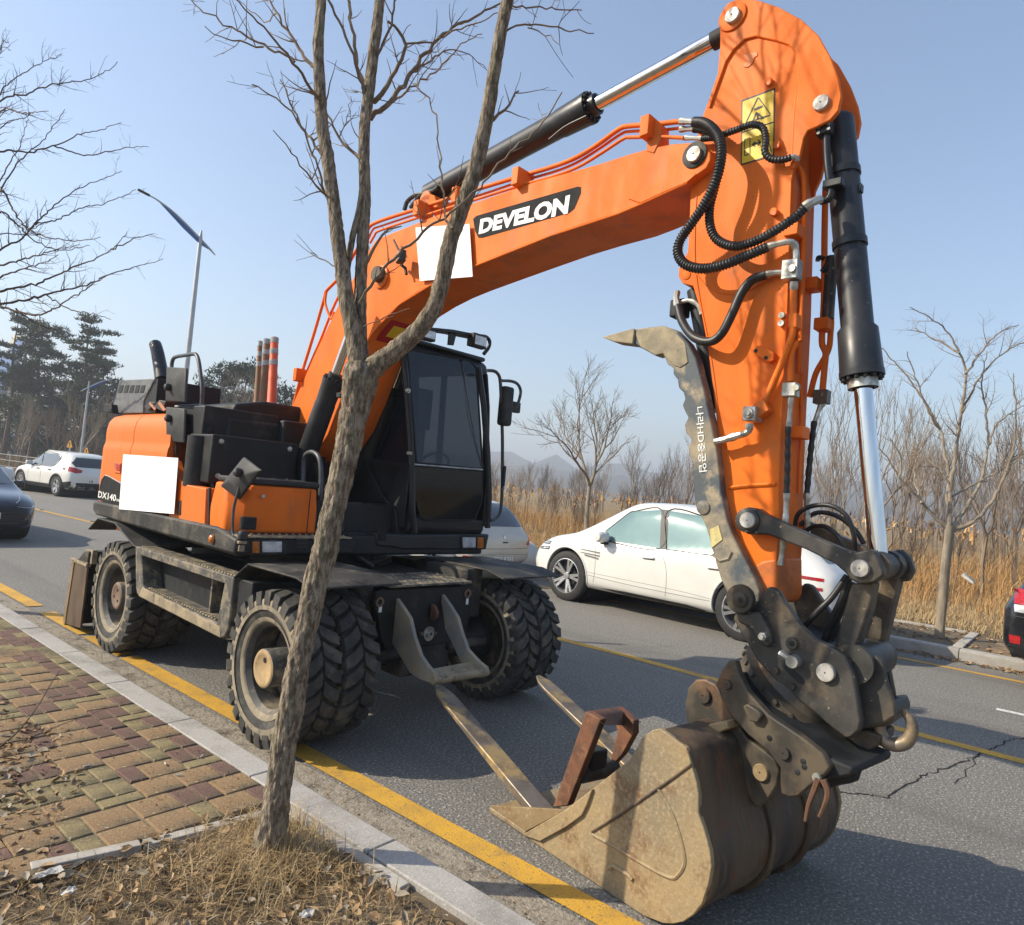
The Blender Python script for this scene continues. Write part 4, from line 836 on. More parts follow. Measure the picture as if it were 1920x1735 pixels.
# ---------------------------------------------------------------- arm
AV, AW = -.155, .31
left_e = [(1350, 43), (1350, 86), (1345.5, 138), (1330, 184), (1317, 219), (1306, 262), (1300, 320), (1295, 346), (1292, 432), (1289, 473), (1282, 487), (1273, 503), (1272, 519), (1280, 532), (1299, 536), (1315, 588), (1327, 652), (1338, 738), (1347, 825), (1357, 940), (1365, 985), (1377, 1017), (1399, 1062), (1427, 1090), (1444, 1116), (1455, 1119)]
right_box = [(1456, 1052), (1461, 979), (1461, 911), (1464, 825), (1468, 738), (1472, 669), (1477, 565), (1481, 432), (1484, 340)]
ear = [(1488, 317), (1500, 291), (1507, 259), (1514, 245), (1531, 238), (1557, 225), (1572, 207), (1577.5, 179), (1572, 147), (1557, 107), (1534, 66), (1503, 37), (1459, 13), (1419, 0), (1384, -2), (1366, 5), (1354, 20)]
inner_c = [(1330, 202), (1353, 138), (1361, 115), (1376, 92), (1396, 73.5), (1416, 68), (1454, 76), (1480, 84), (1491, 98), (1494, 121), (1494, 161), (1488, 231), (1484, 317)]
b = MB(); b.prism([UP.V(x, y, AV) for x, y in left_e+right_box+ear], UP.L*.028); arm = b.build('arm', ORANGE, exc, bevel=.004)
# body between the side plates (the front of the head stays open for the bucket cylinder)
inner_poly = left_e[1:]+right_box+[(1478, 300), (1476, 200), (1470, 120), (1440, 60), (1400, 20), (1362, 24)]
b = MB(); b.prism([UP.V(x, y, AV)+UP.L*.026 for x, y in inner_poly], UP.L*(AW-.052)); b.build('arm_core', ORANGE, arm, bevel=.004)
b = MB(); b.prism([UP.V(x, y, AV)+UP.L*(AW-.028) for x, y in left_e+right_box+ear], UP.L*.028); b.build('arm_far_plate', ORANGE, arm, bevel=.004)
# thicker head doubler and its weld line
head = [(1330, 184), (1345.5, 138), (1350, 86), (1350, 43), (1354, 20), (1366, 5), (1384, -2), (1419, 0), (1459, 13), (1503, 37), (1534, 66), (1557, 107), (1572, 147), (1577.5, 179), (1572, 207), (1557, 225), (1531, 238), (1514, 245), (1507, 259), (1500, 291), (1488, 315)]
b = MB(); b.prism([UP.V(x, y, AV-.014) for x, y in head+inner_c[::-1]], UP.L*.016); b.build('head_plate', ORANGE, arm, bevel=.005)
def bead(pts, v, r, parent, m=ORANGE, n=4):
    b = MB(); b.tube(resample(spline([UP.V(x, y, v) for x, y in pts], n), .02), r, 6); return b.build('weld_seam', m, parent)
bead(inner_c, AV-.002, .007, arm)
bead([(1307, 350), (1303, 440), (1304, 500), (1312, 560), (1330, 650), (1343, 740), (1353, 830), (1362, 920), (1370, 990)], AV-.001, .004, arm)
bead([(1368, 915), (1400, 911), (1455, 908)], AV-.002, .010, arm)
bead([(1300, 505), (1330, 540), (1380, 552), (1430, 530), (1470, 500)], AV-.001, .004, arm)
disc('pin_boss', UP, 1374, 32, AV-.014, 27, .012, ORANGE, arm); pin(UP, 1375, 31, AV-.026, 14.5, arm, .02); pin(UP, 1541, 195, AV-.014, 15, arm, .02)
disc('ear_boss', UP, 1287, 516, AV, 9, .004, ORANGE, arm)
# small bolted bosses on the face
for q in ((1444, 156), (1459, 275), (1454, 400)):
    disc('bolt_boss', UP, *q, AV, 7, .03, ORANGE, arm); disc('bolt', UP, q[0]-2, q[1], AV-.03, 4.5, .006, ORANGE_WORN, arm)
b = MB(); b.prism([UP.V(x, y, AV-.004) for x, y in [(1394, 104), (1406, 98), (1420, 97), (1421, 104), (1415, 108), (1410, 120), (1402, 127), (1394, 126), (1393, 119), (1401, 114)]], UP.L*.006); b.build('lifting_bracket', ORANGE_WORN, arm, bevel=.003)
b = MB(); b.prism([UP.V(x, y, AV-.03) for x, y in [(1416, 650), (1426, 647), (1451, 661), (1450, 676), (1440, 680), (1413, 663)]], UP.L*.03); mb = b.build('mounting_block', ORANGE, arm, bevel=.004)
for q in ((1417, 658), (1436, 671)): disc('bolt', UP, *q, AV-.03, 3.6, .003, BLACK, mb)
# yellow warning plate with pictograms
wq = [(1391, 187), (1452, 166), (1452, 292), (1390, 309)]
b = MB(); b.prism([UP.V(x, y, AV-.003) for x, y in [(1390, 188), (1453, 165), (1451, 292), (1389, 310)]], UP.L*.006); wp = b.build('warning_plate', DECAL_BLK, arm)
b = MB(); b.prism([UP.V(x, y, AV-.004) for x, y in [(1392.5, 191), (1450.5, 169), (1450, 228), (1392, 247)]], UP.L*.004); b.build('warning_field', DECAL_YEL, wp)
b = MB(); b.prism([UP.V(x, y, AV-.004) for x, y in [(1392, 250), (1450, 231), (1449, 290), (1391, 307)]], UP.L*.004); b.build('warning_field', DECAL_YEL, wp)
def ink(polys, name='pictogram'):
    b = MB()
    for pl in polys: b.prism([UP.V(x, y, AV-.0055) for x, y in pl], UP.L*.003)
    o = b.build(name, DECAL_BLK, wp); o['kind'] = 'stuff'; return o
def seg(a, c, w): 
    d = nrm(np.array(c)-np.array(a)); n = np.array([-d[1], d[0]])*w/2; a = np.array(a); c = np.array(c); return [tuple(a+n), tuple(c+n), tuple(c-n), tuple(a-n)]
ink([seg((1422, 183), (1444, 214), 2.2), seg((1444, 216), (1400, 230), 2.2), seg((1399, 229), (1421, 183), 2.2)])
ink([seg((1414, 206), (1430, 199), 4), seg((1417, 212), (1424, 216), 5), seg((1424, 216), (1432, 222), 3), seg((1417, 214), (1412, 226), 2.6), seg((1421, 216), (1420, 225), 2.4), seg((1426, 224), (1436, 218), 2)])
ink([seg((1396, 262), (1396, 292), 1.6), seg((1396, 292), (1406, 288), 1.6), seg((1406, 288), (1406, 258), 1.6), seg((1406, 258), (1396, 262), 1.6), seg((1410, 272), (1426, 266), 2.4), seg((1410, 272), (1416, 266), 2.2), seg((1410, 272), (1416, 275), 2.2), seg((1426, 266), (1421, 262), 2.2), seg((1426, 266), (1421, 273), 2.2), seg((1438, 262), (1440, 282), 2), seg((1440, 262), (1446, 284), 2)])
# ---- bucket cylinder
bcyl, A, d, L, rb = cylinder((1572, 228), (1611, 708), (1647, 1040), 56, 76, 33, exc, 'bucket_cylinder')
for t in (.20, .48): 
    b = MB(); b.lathe(A, d, [(L*t, rb), (L*t, rb*1.09), (L*t+.035, rb*1.09), (L*t+.035, rb)], 28); b.build('cylinder_band', CYLB, bcyl)
b = MB(); b.lathe(A, d, [(L+.012, rb*.92), (L+.055, rb*.92)], 28); b.build('gland_ring', ZINC, bcyl)
cv = -.11
b = MB(); P = spline([UP.V(x, y, cv) for x, y in [(1549, 250), (1551, 300), (1556, 345), (1558, 362), (1552, 374), (1538, 378)]], 8); b.tube(P, m_px(7, P[0]), 12); b.build('cylinder_pipe', CYLB, bcyl)
c = UP.V(1547, 243, cv); b = MB(); b.box(c, UP.F*.035, UP.Z*.032, UP.L*.03); pf = b.build('pipe_flange', CYLB, bcyl, bevel=.006)
for q in ((1535, 240), (1553, 233), (1535, 250), (1554, 242)): disc('bolt', UP, *q, cv-.03, 3.2, .008, ZINC, pf)
c = UP.V(1564, 346, cv); b = MB(); b.box(c, UP.F*.045, UP.Z*.02, UP.L*.03); b.build('pipe_clamp', CYLB, bcyl, bevel=.006)
c = UP.V(1609, 355, 0); b = MB(); b.box(c, UP.F*.02, UP.Z*.02, UP.L*.02); b.build('clamp_bolt', CYLB, bcyl, bevel=.004)
# ---- corrugated hoses from boom to arm
def hose(pts, wpx, parent, ribs=True, m=HOSE, name='hydraulic_hose', sp=.0155):
    P = np.array([UP.V(*q) for q in pts]); P = resample(spline(P, 10), sp/3 if ribs else .015); r = m_px(wpx/2, P[len(P)//2])
    R = r*(1+.13*np.cos(np.arange(len(P))*2*math.pi/3)) if ribs else r
    b = MB(); b.tube(P, R, 12 if ribs else 10); return b.build(name, m, parent, smooth=60)
hose([(1303, 229, -.17), (1320, 231, -.24), (1336, 242, -.30), (1349, 262, -.33), (1352, 295, -.34), (1342, 340, -.34), (1320, 385, -.33), (1296, 420, -.32), (1276, 450, -.30), (1271, 475, -.30), (1285, 496, -.30), (1318, 504, -.29), (1360, 496, -.28), (1400, 480, -.26), (1440, 463, -.24)], 18, arm)
hose([(1303, 241, -.14), (1325, 243, -.20), (1345, 258, -.27), (1352, 290, -.29), (1343, 340, -.29), (1331, 390, -.28), (1332, 425, -.28), (1345, 450, -.27), (1375, 462, -.27), (1410, 455, -.26), (1450, 435, -.25), (1490, 408, -.24), (1510, 388, -.23)], 16, arm)
hose([(1318, 260, -.20), (1345, 256, -.22), (1380, 244, -.22), (1410, 234, -.22), (1430, 240, -.22), (1436, 262, -.22), (1434, 285, -.22), (1445, 298, -.21), (1465, 300, -.20), (1483, 296, -.19)], 12.5, arm)
hose([(1271, 575, -.13), (1280, 605, -.17), (1300, 632, -.22), (1330, 641, -.24), (1352, 627, -.24), (1372, 590, -.23), (1390, 550, -.22), (1410, 525, -.21), (1436, 515, -.20)], 17, arm, ribs=False)
# end fittings
def fitting(pts, wpx, parent=None, m=ZINC, name='hose_fitting'):
    P = np.array([UP.V(*q) for q in pts]); P = resample(spline(P, 6), .012); r = m_px(wpx/2, P[0])
    R = r*np.where((np.arange(len(P))//3) % 3 == 0, 1.22, 1.0); b = MB(); b.tube(P, R, 8); return b.build(name, m, parent or arm, smooth=30)
fitting([(1276, 228, -.17), (1305, 229, -.18)], 11); fitting([(1276, 243, -.14), (1305, 241, -.15)], 10); fitting([(1283, 259, -.19), (1318, 260, -.20)], 8)
fitting([(1440, 463, -.24), (1462, 457, -.23), (1480, 454, -.22), (1490, 460, -.20), (1493, 475, -.19), (1493, 490, -.19)], 12)
fitting([(1483, 296, -.19), (1492, 294, -.18), (1495, 303, -.17)], 9)
fitting([(1508, 389, -.23), (1522, 380, -.22), (1538, 374, -.18)], 16); fitting([(1436, 515, -.20), (1452, 512, -.19), (1470, 511, -.18)], 11)
fitting([(1271, 575, -.13), (1268, 560, -.12), (1270, 548, -.10)], 12)
# ---- pipes and valve blocks on the near side and front of the arm
def apipe(pts, wpx, parent=None): 
    P = np.array([UP.V(*q) for q in pts]); b = MB(); b.tube(resample(spline(P, 5), .02), m_px(wpx/2, P[len(P)//2]), 12); return b.build('hydraulic_pipe', ORANGE, parent or arm)
def block(px, py, v, w, h, t, m=ZINC, name='valve_block'):
    c = UP.V(px, py, v); b = MB(); b.box(c, UP.F*m_px(w/2, c), UP.Z*m_px(h/2, c), UP.L*t); return b.build(name, m, arm, bevel=.004)
vb1 = block(1485, 508, -.20, 30, 37, .035); disc('valve_plug', UP, 1487, 505, -.235, 7, .02, ZINC, vb1)
fitting([(1489, 528, -.20), (1488, 545, -.19)], 13)
apipe([(1488, 545, -.19), (1487, 600, -.19), (1486, 625, -.19), (1478, 650, -.19), (1462, 690, -.19), (1440, 740, -.19), (1432, 758, -.19)], 13)
apipe([(1495, 640, -.17), (1484, 665, -.17), (1483, 715, -.17)], 11)
b = MB(); b.prism([UP.V(x, y, -.205) for x, y in [(1478, 587), (1494, 586), (1494, 614), (1476, 615)]], UP.L*.06); cl_ = b.build('pipe_clamp', ORANGE, arm, bevel=.006)
for q in ((1468, 593), (1467, 608)): disc('clamp_bolt', UP, *q, AV, 6, .022, ZINC, cl_)
vb2 = block(1483, 732, -.18, 26, 26, .03); disc('valve_plug', UP, 1495, 728, -.20, 6, .02, ZINC, vb2)
vb3 = block(1412, 778, -.21, 24, 27, .05); disc('valve_plug', UP, 1404, 775, -.26, 10, .018, ZINC, vb3); disc('valve_cap', UP, 1404, 775, -.278, 4.5, .016, ZINC, vb3)
b = MB(); c = UP.V(1424, 770, -.19); b.box(c, nrm(UP.F*.8+UP.Z*.5)*.05, UP.L*.03, nrm(UP.Z*.8-UP.F*.5)*.035); b.build('pipe_flange', ORANGE, arm, bevel=.005)
fitting([(1405, 795, -.22), (1404, 808, -.22), (1394, 814, -.22), (1380, 818, -.22), (1360, 824, -.22), (1341, 829, -.22)], 13)
# black spiral-wrapped hoses down the front face
AVF = -.165
def down(pts, v, wpx):
    P = np.array([UP.V(x, y, v) for x, y in pts]); P = resample(spline(P, 6), .008); r = m_px(wpx/2, P[0]); b = MB()
    b.tube(P, r*(1+.10*np.sin(np.arange(len(P))*.85)), 10); return b.build('hydraulic_hose', HOSE, arm)
down([(1478, 800), (1477, 850), (1476, 900), (1475, 925)], -.17, 11); fitting([(1483, 745, -.18), (1481, 770, -.175), (1479, 800, -.17)], 9)
fitting([(1475, 925, -.17), (1474, 950, -.17), (1472, 990, -.17), (1467, 1030, -.17), (1463, 1060, -.17)], 10)
down([(1527, 790), (1522, 830), (1517, 880), (1513, 925)], .10, 11); fitting([(1543, 758, .12), (1537, 765, .11), (1528, 790, .10)], 9); fitting([(1513, 925, .10), (1513, 960, .10), (1515, 1020, .10)], 11)
block(1541, 745, .12, 26, 26, .03, COUPLER)
apipe([(1542, 735, .12), (1546, 690, .12), (1548, 660, .12), (1541, 640, .12), (1545, 560, .12), (1546, 440, .12), (1548, 350, .12)], 12)
apipe([(1518, 745, .13), (1530, 700, .13), (1552, 660, .14), (1557, 630, .14), (1560, 560, .14)], 11)
apipe([(1506, 310, -.02), (1504, 420, -.02), (1500, 600, -.02), (1498, 700, -.02)], 9); apipe([(1503, 700, .06), (1502, 800, .06), (1498, 925, .06)], 6)
apipe([(1496, 310, -.10), (1508, 345, -.08), (1506, 480, -.08), (1500, 640, -.1)], 10)
for q, v in (((1490, 436), -.12), ((1525, 535), .1), ((1545, 610), .12), ((1498, 812), -.02)):
    c = UP.V(*q, v); b = MB(); b.box(c, UP.F*.035, UP.L*.05, UP.Z*.03); b.build('pipe_clamp', ORANGE, arm, bevel=.005)
c = UP.V(1556, 540, .12); b = MB(); b.cyl(c+UP.Z*.16, c-UP.Z*.16, .03, n=14); b.build('check_valve', COUPLER, arm)
for pts in ([(1545, 485), (1535, 483), (1533, 490)], [(1558, 480), (1548, 500), (1540, 510)]):
    b = MB(); P = spline([UP.V(x, y, .1) for x, y in pts], 5); b.tube(P, .012, 8); b.build('hydraulic_hose', HOSE, arm)
# thumb cylinder behind the arm, black
b = MB(); A_, B_ = UP.V(1305, 545, -.02), UP.V(1345, 770, -.02); b.cyl(A_, B_, m_px(17, A_), n=20); b.build('thumb_cylinder', CYLB, exc)
b = MB(); c = UP.V(1275, 580, -.06); b.box(c, UP.F*.045, UP.L*.04, UP.Z*.05); b.build('thumb_port', BLACK, exc, bevel=.01)
fitting([(1265, 572, -.1), (1290, 564, -.1), (1308, 572, -.1), (1316, 590, -.1)], 8, arm, ZINC)
# dirty lower tip of the arm
b = MB(); b.prism([UP.V(x, y, AV-.003) for x, y in [(1404, 1066), (1430, 1050), (1457.5, 1046), (1458, 1118), (1452, 1134), (1440, 1136), (1424, 1100)]], UP.L*(AW+.006)); b.build('arm_tip', ORANGE_WORN, arm, bevel=.02, seg=3)

# ---------------------------------------------------------------- thumb claw
TV = -.215
claw_px = [(1131, 632), (1180, 619), (1212, 614), (1243, 611), (1266, 618), (1290, 643), (1305, 672), (1320, 730), (1333, 790), (1345, 850), (1352, 920), (1363, 975), (1372, 1000), (1395, 1045), (1415, 1085), (1425, 1110), (1422, 1130), (1436, 1170), (1448, 1200), (1446, 1218), (1434, 1222), (1416, 1206), (1395, 1178),
           (1378, 1150), (1368, 1122), (1352, 1088), (1340, 1050), (1330, 1010), (1322, 985), (1304, 950), (1300, 920), (1298, 885), (1300, 868), (1291, 855), (1290, 838), (1296, 825), (1286, 812), (1283, 797), (1290, 783), (1284, 772), (1279, 760), (1284, 748), (1281, 736), (1272, 727), (1270, 712), (1262, 702), (1262, 690), (1251, 683), (1243, 664), (1230, 668), (1214, 659), (1190, 646), (1150, 640)]
b = MB(); b.prism([UP.V(x, y, TV) for x, y in claw_px], UP.L*.075); claw = b.build('thumb_claw', CLAW, exc, bevel=.008)
b = MB(); b.prism([UP.V(x, y, TV-.016) for x, y in [(1128, 632), (1186, 616), (1190, 617), (1186, 646), (1182, 645), (1150, 641)]], UP.L*.105); b.build('claw_tooth', CLAW_TIP, claw, bevel=.006)
b = MB(); b.prism([UP.V(x, y, TV-.005) for x, y in [(1188, 619), (1243, 612), (1262, 620), (1284, 642), (1290, 680), (1275, 690), (1260, 684), (1243, 663), (1228, 666), (1200, 650)]], UP.L*.008); b.build('claw_mud', CLAW_TIP, claw, bevel=.004)
disc('claw_boss', UP, 1319, 952, TV, 13, .008, CLAW, claw)
b = MB(); b.prism([UP.V(x, y, TV-.004) for x, y in [(1331, 993), (1347, 985), (1354, 1012), (1334, 1028)]], UP.L*.005); b.build('faded_label', YLABEL, claw)
# painted lettering running down the claw, as in the photo read from the side
tv, tf = text_mesh('나라HD중공업', 1, .01, 0, 1); b = MB()
b.add(quad_map(tv, [UP.V(x, y, TV-.003) for x, y in ((1304, 764), (1311, 886), (1326, 884), (1318, 762))]), tf); b.build('claw_lettering', DECAL_WHITE, claw, smooth=0)
b = MB(); b.tube([UP.V(x, y, TV+.0) for x, y in [(1336, 1040), (1350, 1052), (1366, 1048), (1372, 1035)]], .008, 6); b.build('weld_seam', CLAW, claw)

# ---------------------------------------------------------------- link rods and coupler
LV = -.235
link_px = [(1402, 951), (1420, 954), (1434, 964), (1470, 981), (1530, 1008), (1580, 1030), (1604, 1036), (1628, 1030), (1640, 1035), (1656, 1070), (1656, 1080), (1640, 1092), (1612, 1096), (1596, 1088), (1584, 1074), (1566, 1058), (1510, 1030), (1440, 1003), (1402, 1002), (1388, 994), (1380, 978), (1384, 960)]
for v, nm in ((LV, 'link_rod'), (.16, 'link_rod')):
    b = MB(); b.prism([UP.V(x, y, LV)+UP.L*(v-LV) for x, y in link_px], UP.L*.07); lk_ = b.build(nm, COUPLER, exc, bevel=.008)
    if v == LV: lk1 = lk_
disc('link_boss', UP, 1402, 976, LV, 23, .012, COUPLER, lk1); pin(UP, 1403, 976, LV-.012, 15, lk1, .016); pin(UP, 1614, 1066, LV, 16.5, lk1, .02)
# cross tube of the link pin and rod eye
P0 = UP.V(1640, 1058, -.16); b = MB(); r0 = m_px(27, P0); Lc = UP.L
b.lathe(UP.V(1630, 1062, LV)+UP.L*.07, UP.L, [(0, 0), (0, r0), (.10, r0), (.10, r0*.86), (.20, r0*.86), (.20, r0*1.02), (.34, r0*1.02), (.34, 0)], 28); b.build('link_tube', COUPLER, exc)
b = MB(); b.prism([UP.V(x, y, .12) for x, y in [(1668, 1034), (1690, 1030), (1706, 1046), (1714, 1070), (1704, 1090), (1672, 1092)]], UP.L*.05); b.build('link_rod_far_end', COUPLER, exc, bevel=.01)
# push link: two bars down to the coupler
b = MB(); b.prism([UP.V(x, y, -.17) for x, y in [(1596, 1094), (1640, 1092), (1632, 1140), (1612, 1200), (1598, 1232), (1584, 1238), (1562, 1222), (1572, 1180)]], UP.L*.09); b.build('push_link', COUPLER, exc, bevel=.012)
b = MB(); b.prism([UP.V(x, y, .10) for x, y in [(1650, 1082), (1688, 1080), (1664, 1180), (1650, 1232), (1620, 1240), (1610, 1226), (1632, 1150)]], UP.L*.09); b.build('push_link', COUPLER, exc, bevel=.012)
b = MB(); P0 = UP.V(1600, 1245, -.12); b.lathe(UP.V(1598, 1246, -.20), UP.L, [(0, 0), (0, .085), (.36, .085), (.36, 0)], 24); b.build('push_link_tube', COUPLER, exc)
# coupler cheek plates
cheek_px = [(1432, 1112), (1440, 1100), (1456, 1106), (1470, 1128), (1498, 1170), (1524, 1197), (1560, 1214), (1586, 1232), (1600, 1265), (1608, 1310), (1614, 1350), (1612, 1370), (1596, 1384), (1586, 1386), (1560, 1366), (1518, 1330), (1478, 1300), (1440, 1262), (1420, 1240), (1400, 1206), (1384, 1180), (1374, 1160), (1380, 1148), (1400, 1150)]
b = MB(); b.prism([UP.V(x, y, -.255) for x, y in cheek_px], UP.L*.05); ch = b.build('coupler_cheek', COUPLER, exc, bevel=.01)
b = MB(); b.prism([UP.V(x, y, -.255)+UP.L*.44 for x, y in cheek_px], UP.L*.05); b.build('coupler_cheek', COUPLER, exc, bevel=.01)
b = MB(); b.prism([UP.V(x, y, -.20) for x, y in [(1470, 1180), (1530, 1215), (1586, 1260), (1600, 1340), (1590, 1372), (1480, 1290), (1440, 1240)]], UP.L*.36); b.build('coupler_core', BLACK, exc, bevel=.01)
disc('thumb_pivot', UP, 1391, 1123, -.29, 27, .03, COUPLER_B, claw); disc('thumb_pin', UP, 1388, 1125, -.32, 14, .008, COUPLER_B, claw); disc('pin_hole', UP, 1388, 1125, -.328, 5, .002, BLACK, claw)
b = MB(); b.prism([UP.V(x, y, -.30) for x, y in [(1376, 1146), (1402, 1150), (1424, 1148), (1442, 1182), (1446, 1206), (1438, 1216), (1424, 1206), (1404, 1176), (1384, 1168)]], UP.L*.045); b.build('pivot_lug', COUPLER, claw, bevel=.01)
b = MB(); c = UP.V(1432, 1193, -.30); b.lathe(c, -UP.L, [(0, m_px(8, c)), (.02, m_px(8, c)), (.02, m_px(5.5, c)), (.035, m_px(5.5, c)), (.035, 0)], 6); b.build('bolt', ZINC, claw, smooth=20)
pin(UP, 1550, 1261, -.255, 17, ch, .022); disc('port', UP, 1486, 1206, -.255, 11, .02, COUPLER, ch); disc('port_hole', UP, 1485, 1207, -.275, 5, .002, BLACK, ch)
fitting([(1464, 1226, -.27), (1474, 1232, -.28), (1482, 1237, -.29)], 13, ch); disc('port_fitting', UP, 1492, 1239, -.255, 12, .05, ZINC, ch)
b = MB(); b.prism([UP.V(x, y, -.258) for x, y in [(1462, 1236), (1472, 1240), (1508, 1276), (1506, 1284), (1498, 1282), (1466, 1250)]], UP.L*.006); b.build('slot', BLACK, ch)
for q in ((1458, 1256), (1488, 1286)): disc('bolt', UP, *q, -.24, 6.5, .03, COUPLER_B, ch)
# lifting hook at the front of the coupler
b = MB(); b.prism([UP.V(x, y, -.16) for x, y in [(1600, 1250), (1640, 1228), (1656, 1240), (1664, 1280), (1678, 1320), (1680, 1344), (1660, 1356), (1612, 1370), (1606, 1320)]], UP.L*.03); hk = b.build('hook_cheek', COUPLER, exc, bevel=.01)
b = MB(); b.prism([UP.V(x, y, .12) for x, y in [(1622, 1236), (1650, 1226), (1668, 1250), (1678, 1300), (1682, 1340), (1660, 1352)]], UP.L*.03); b.build('hook_cheek', COUPLER, exc, bevel=.01)
b = MB(); b.prism([UP.V(x, y, -.13) for x, y in [(1620, 1324), (1672, 1318), (1680, 1340), (1668, 1362), (1612, 1370)]], UP.L*.25); b.build('hook_block', COUPLER, exc, bevel=.012)
b = MB(); b.prism([UP.V(x, y, -.15) for x, y in [(1576, 1384), (1612, 1366), (1652, 1380), (1648, 1398), (1620, 1418), (1600, 1410)]], UP.L*.22); b.build('hook_base', COUPLER_B, exc, bevel=.01)
hp_ = np.array([(1650, 1350), (1650, 1372), (1660, 1390), (1680, 1397), (1700, 1390), (1710, 1372), (1708, 1352), (1699, 1340), (1696, 1330)])
P = resample(spline([UP.V(x, y, -.10) for x, y in hp_], 8), .008); w = m_px(11, P[0]); b = MB(); b.tube(P, np.interp(np.linspace(0, 1, len(P)), [0, .3, .55, .85, 1], [w*.9, w*1.15, w*1.15, w*.85, w*.5]), 14); b.build('crane_hook', TINE, exc)
# hoses round the link
for pts in ([(1490, 990, -.05), (1496, 965, -.06), (1520, 950, -.08), (1555, 948, -.1), (1585, 965, -.1), (1600, 1000, -.08), (1604, 1040, -.05)], [(1498, 1010, .05), (1520, 990, .05), (1548, 988, .02), (1575, 1010, 0), (1582, 1034, 0)], [(1500, 985, .1), (1530, 962, .12), (1570, 968, .12), (1604, 995, .12), (1620, 1020, .12)]):
    hose(pts, 9, arm, ribs=False)
for pts in ([(1588, 1080, -.05), (1560, 1120, -.1), (1530, 1150, -.12), (1505, 1178, -.1)], [(1592, 1084, 0), (1575, 1130, 0), (1555, 1170, 0), (1545, 1205, 0)], [(1600, 1092, .05), (1580, 1140, .05), (1562, 1180, .05), (1556, 1210, .05)]):
    hose(pts, 12, arm, ribs=False)

# ---------------------------------------------------------------- rotator and quick hitch
RV = -.02
ra, rb_ = UP.V(1378, 1240, RV), UP.V(1578, 1436, RV); rc = (ra+rb_)/2; rd = nrm(rb_-ra); rax = nrm(np.cross(rd, UP.L))
if rax[2] < 0: rax = -rax
RR = np.linalg.norm(rb_-ra)/2*.98
b = MB(); b.lathe(rc-rax*.02, rax, [(0, 0), (0, RR*.98), (.025, RR), (.05, RR), (.055, RR*.94), (.12, RR*.90), (.125, RR*.97), (.16, RR*.97), (.17, RR*.80), (.25, RR*.70), (.25, 0)], 56); rot = b.build('rotator', COUPLER_B, exc)
b = MB()
for k in range(24):
    a = k*math.pi/12; c = rc+rax*.13+(rd*math.cos(a)+UP.L*math.sin(a))*RR*.97; b.cyl(c, c+(rd*math.cos(a)+UP.L*math.sin(a))*.012, .012, n=8)
b.build('rotator_bolts', COUPLER_B, rot)['kind'] = 'stuff'
BKO = gz(979, 1567)
BK = Frame(10.0, BKO)
hv = .33
hitch_px = [(1342, 1282), (1352, 1258), (1366, 1238), (1378, 1240), (1384, 1262), (1400, 1296), (1440, 1340), (1500, 1380), (1540, 1412), (1556, 1440), (1546, 1454), (1520, 1474), (1496, 1494), (1480, 1496), (1464, 1490), (1462, 1470), (1462, 1440), (1440, 1410), (1400, 1376), (1372, 1344), (1352, 1310)]
b = MB(); b.prism([BK.V(x, y, hv) for x, y in hitch_px], BK.L*.045); hit = b.build('hitch_plate', COUPLER_B, exc, bevel=.008)
b = MB(); b.prism([BK.V(x, y, hv)+BK.L*.42 for x, y in hitch_px], BK.L*.045); b.build('hitch_plate', COUPLER_B, exc, bevel=.008)
b = MB(); b.prism([BK.V(x, y, hv+.04) for x, y in [(1372, 1262), (1420, 1320), (1500, 1376), (1552, 1420), (1600, 1440), (1596, 1456), (1560, 1462), (1500, 1470), (1440, 1400), (1384, 1340), (1362, 1290)]], BK.L*.38); b.build('hitch_core', BLACK, exc, bevel=.012)
pin(BK, 1364, 1283, hv, 9.5, hit, .012, COUPLER_B); pin(BK, 1471, 1412, hv, 12, hit, .014, COUPLER_B); disc('hitch_pin', BK, 1533, 1457, hv-.005, 8, .016, ZINC, hit)
for q in ((1443, 1384), (1495, 1448), (1508, 1438), (1506, 1428)): disc('hitch_hole', BK, *q, hv, 5.5, .002, BLACK, hit)
b = MB(); b.prism([BK.V(x, y, hv-.03) for x, y in [(1392, 1325), (1400, 1320), (1420, 1332), (1428, 1342), (1420, 1356), (1404, 1352)]], BK.L*.03); b.build('hitch_lock', COUPLER_B, hit, bevel=.006)
b = MB(); P = [BK.V(x, y, hv+.12) for x, y in [(1550, 1440), (1580, 1436), (1600, 1440), (1598, 1452), (1570, 1458), (1540, 1466)]]; b.tube(resample(spline(P, 5), .02), .03, 10); b.build('hitch_bar', BLACK, exc)

# ---------------------------------------------------------------- bucket
BWD = 1.14
side_px = [(979, 1567), (1062, 1517), (1119, 1473), (1180, 1425), (1206, 1381), (1222, 1370), (1237, 1366), (1287, 1403), (1296, 1434), (1306, 1468), (1310, 1492), (1309, 1524), (1320, 1556), (1331, 1595), (1334, 1625), (1328, 1660), (1316, 1696), (1300, 1716), (1281, 1729), (1262, 1733), (1243, 1732), (1206, 1718), (1005, 1587)]
sideP = [BK.V(x, y, 0) for x, y in side_px]
sideP = [q if q[2] > .004 else np.array([q[0], q[1], .004]) for q in sideP]
b = MB(); b.prism(sideP, BK.L*.025); bucket = b.build('bucket', SCRAPED, exc, bevel=.004)
b = MB(); b.prism([q+BK.L*(BWD-.025) for q in sideP], BK.L*.025); b.build('bucket_far_side', MUD, bucket, bevel=.004)
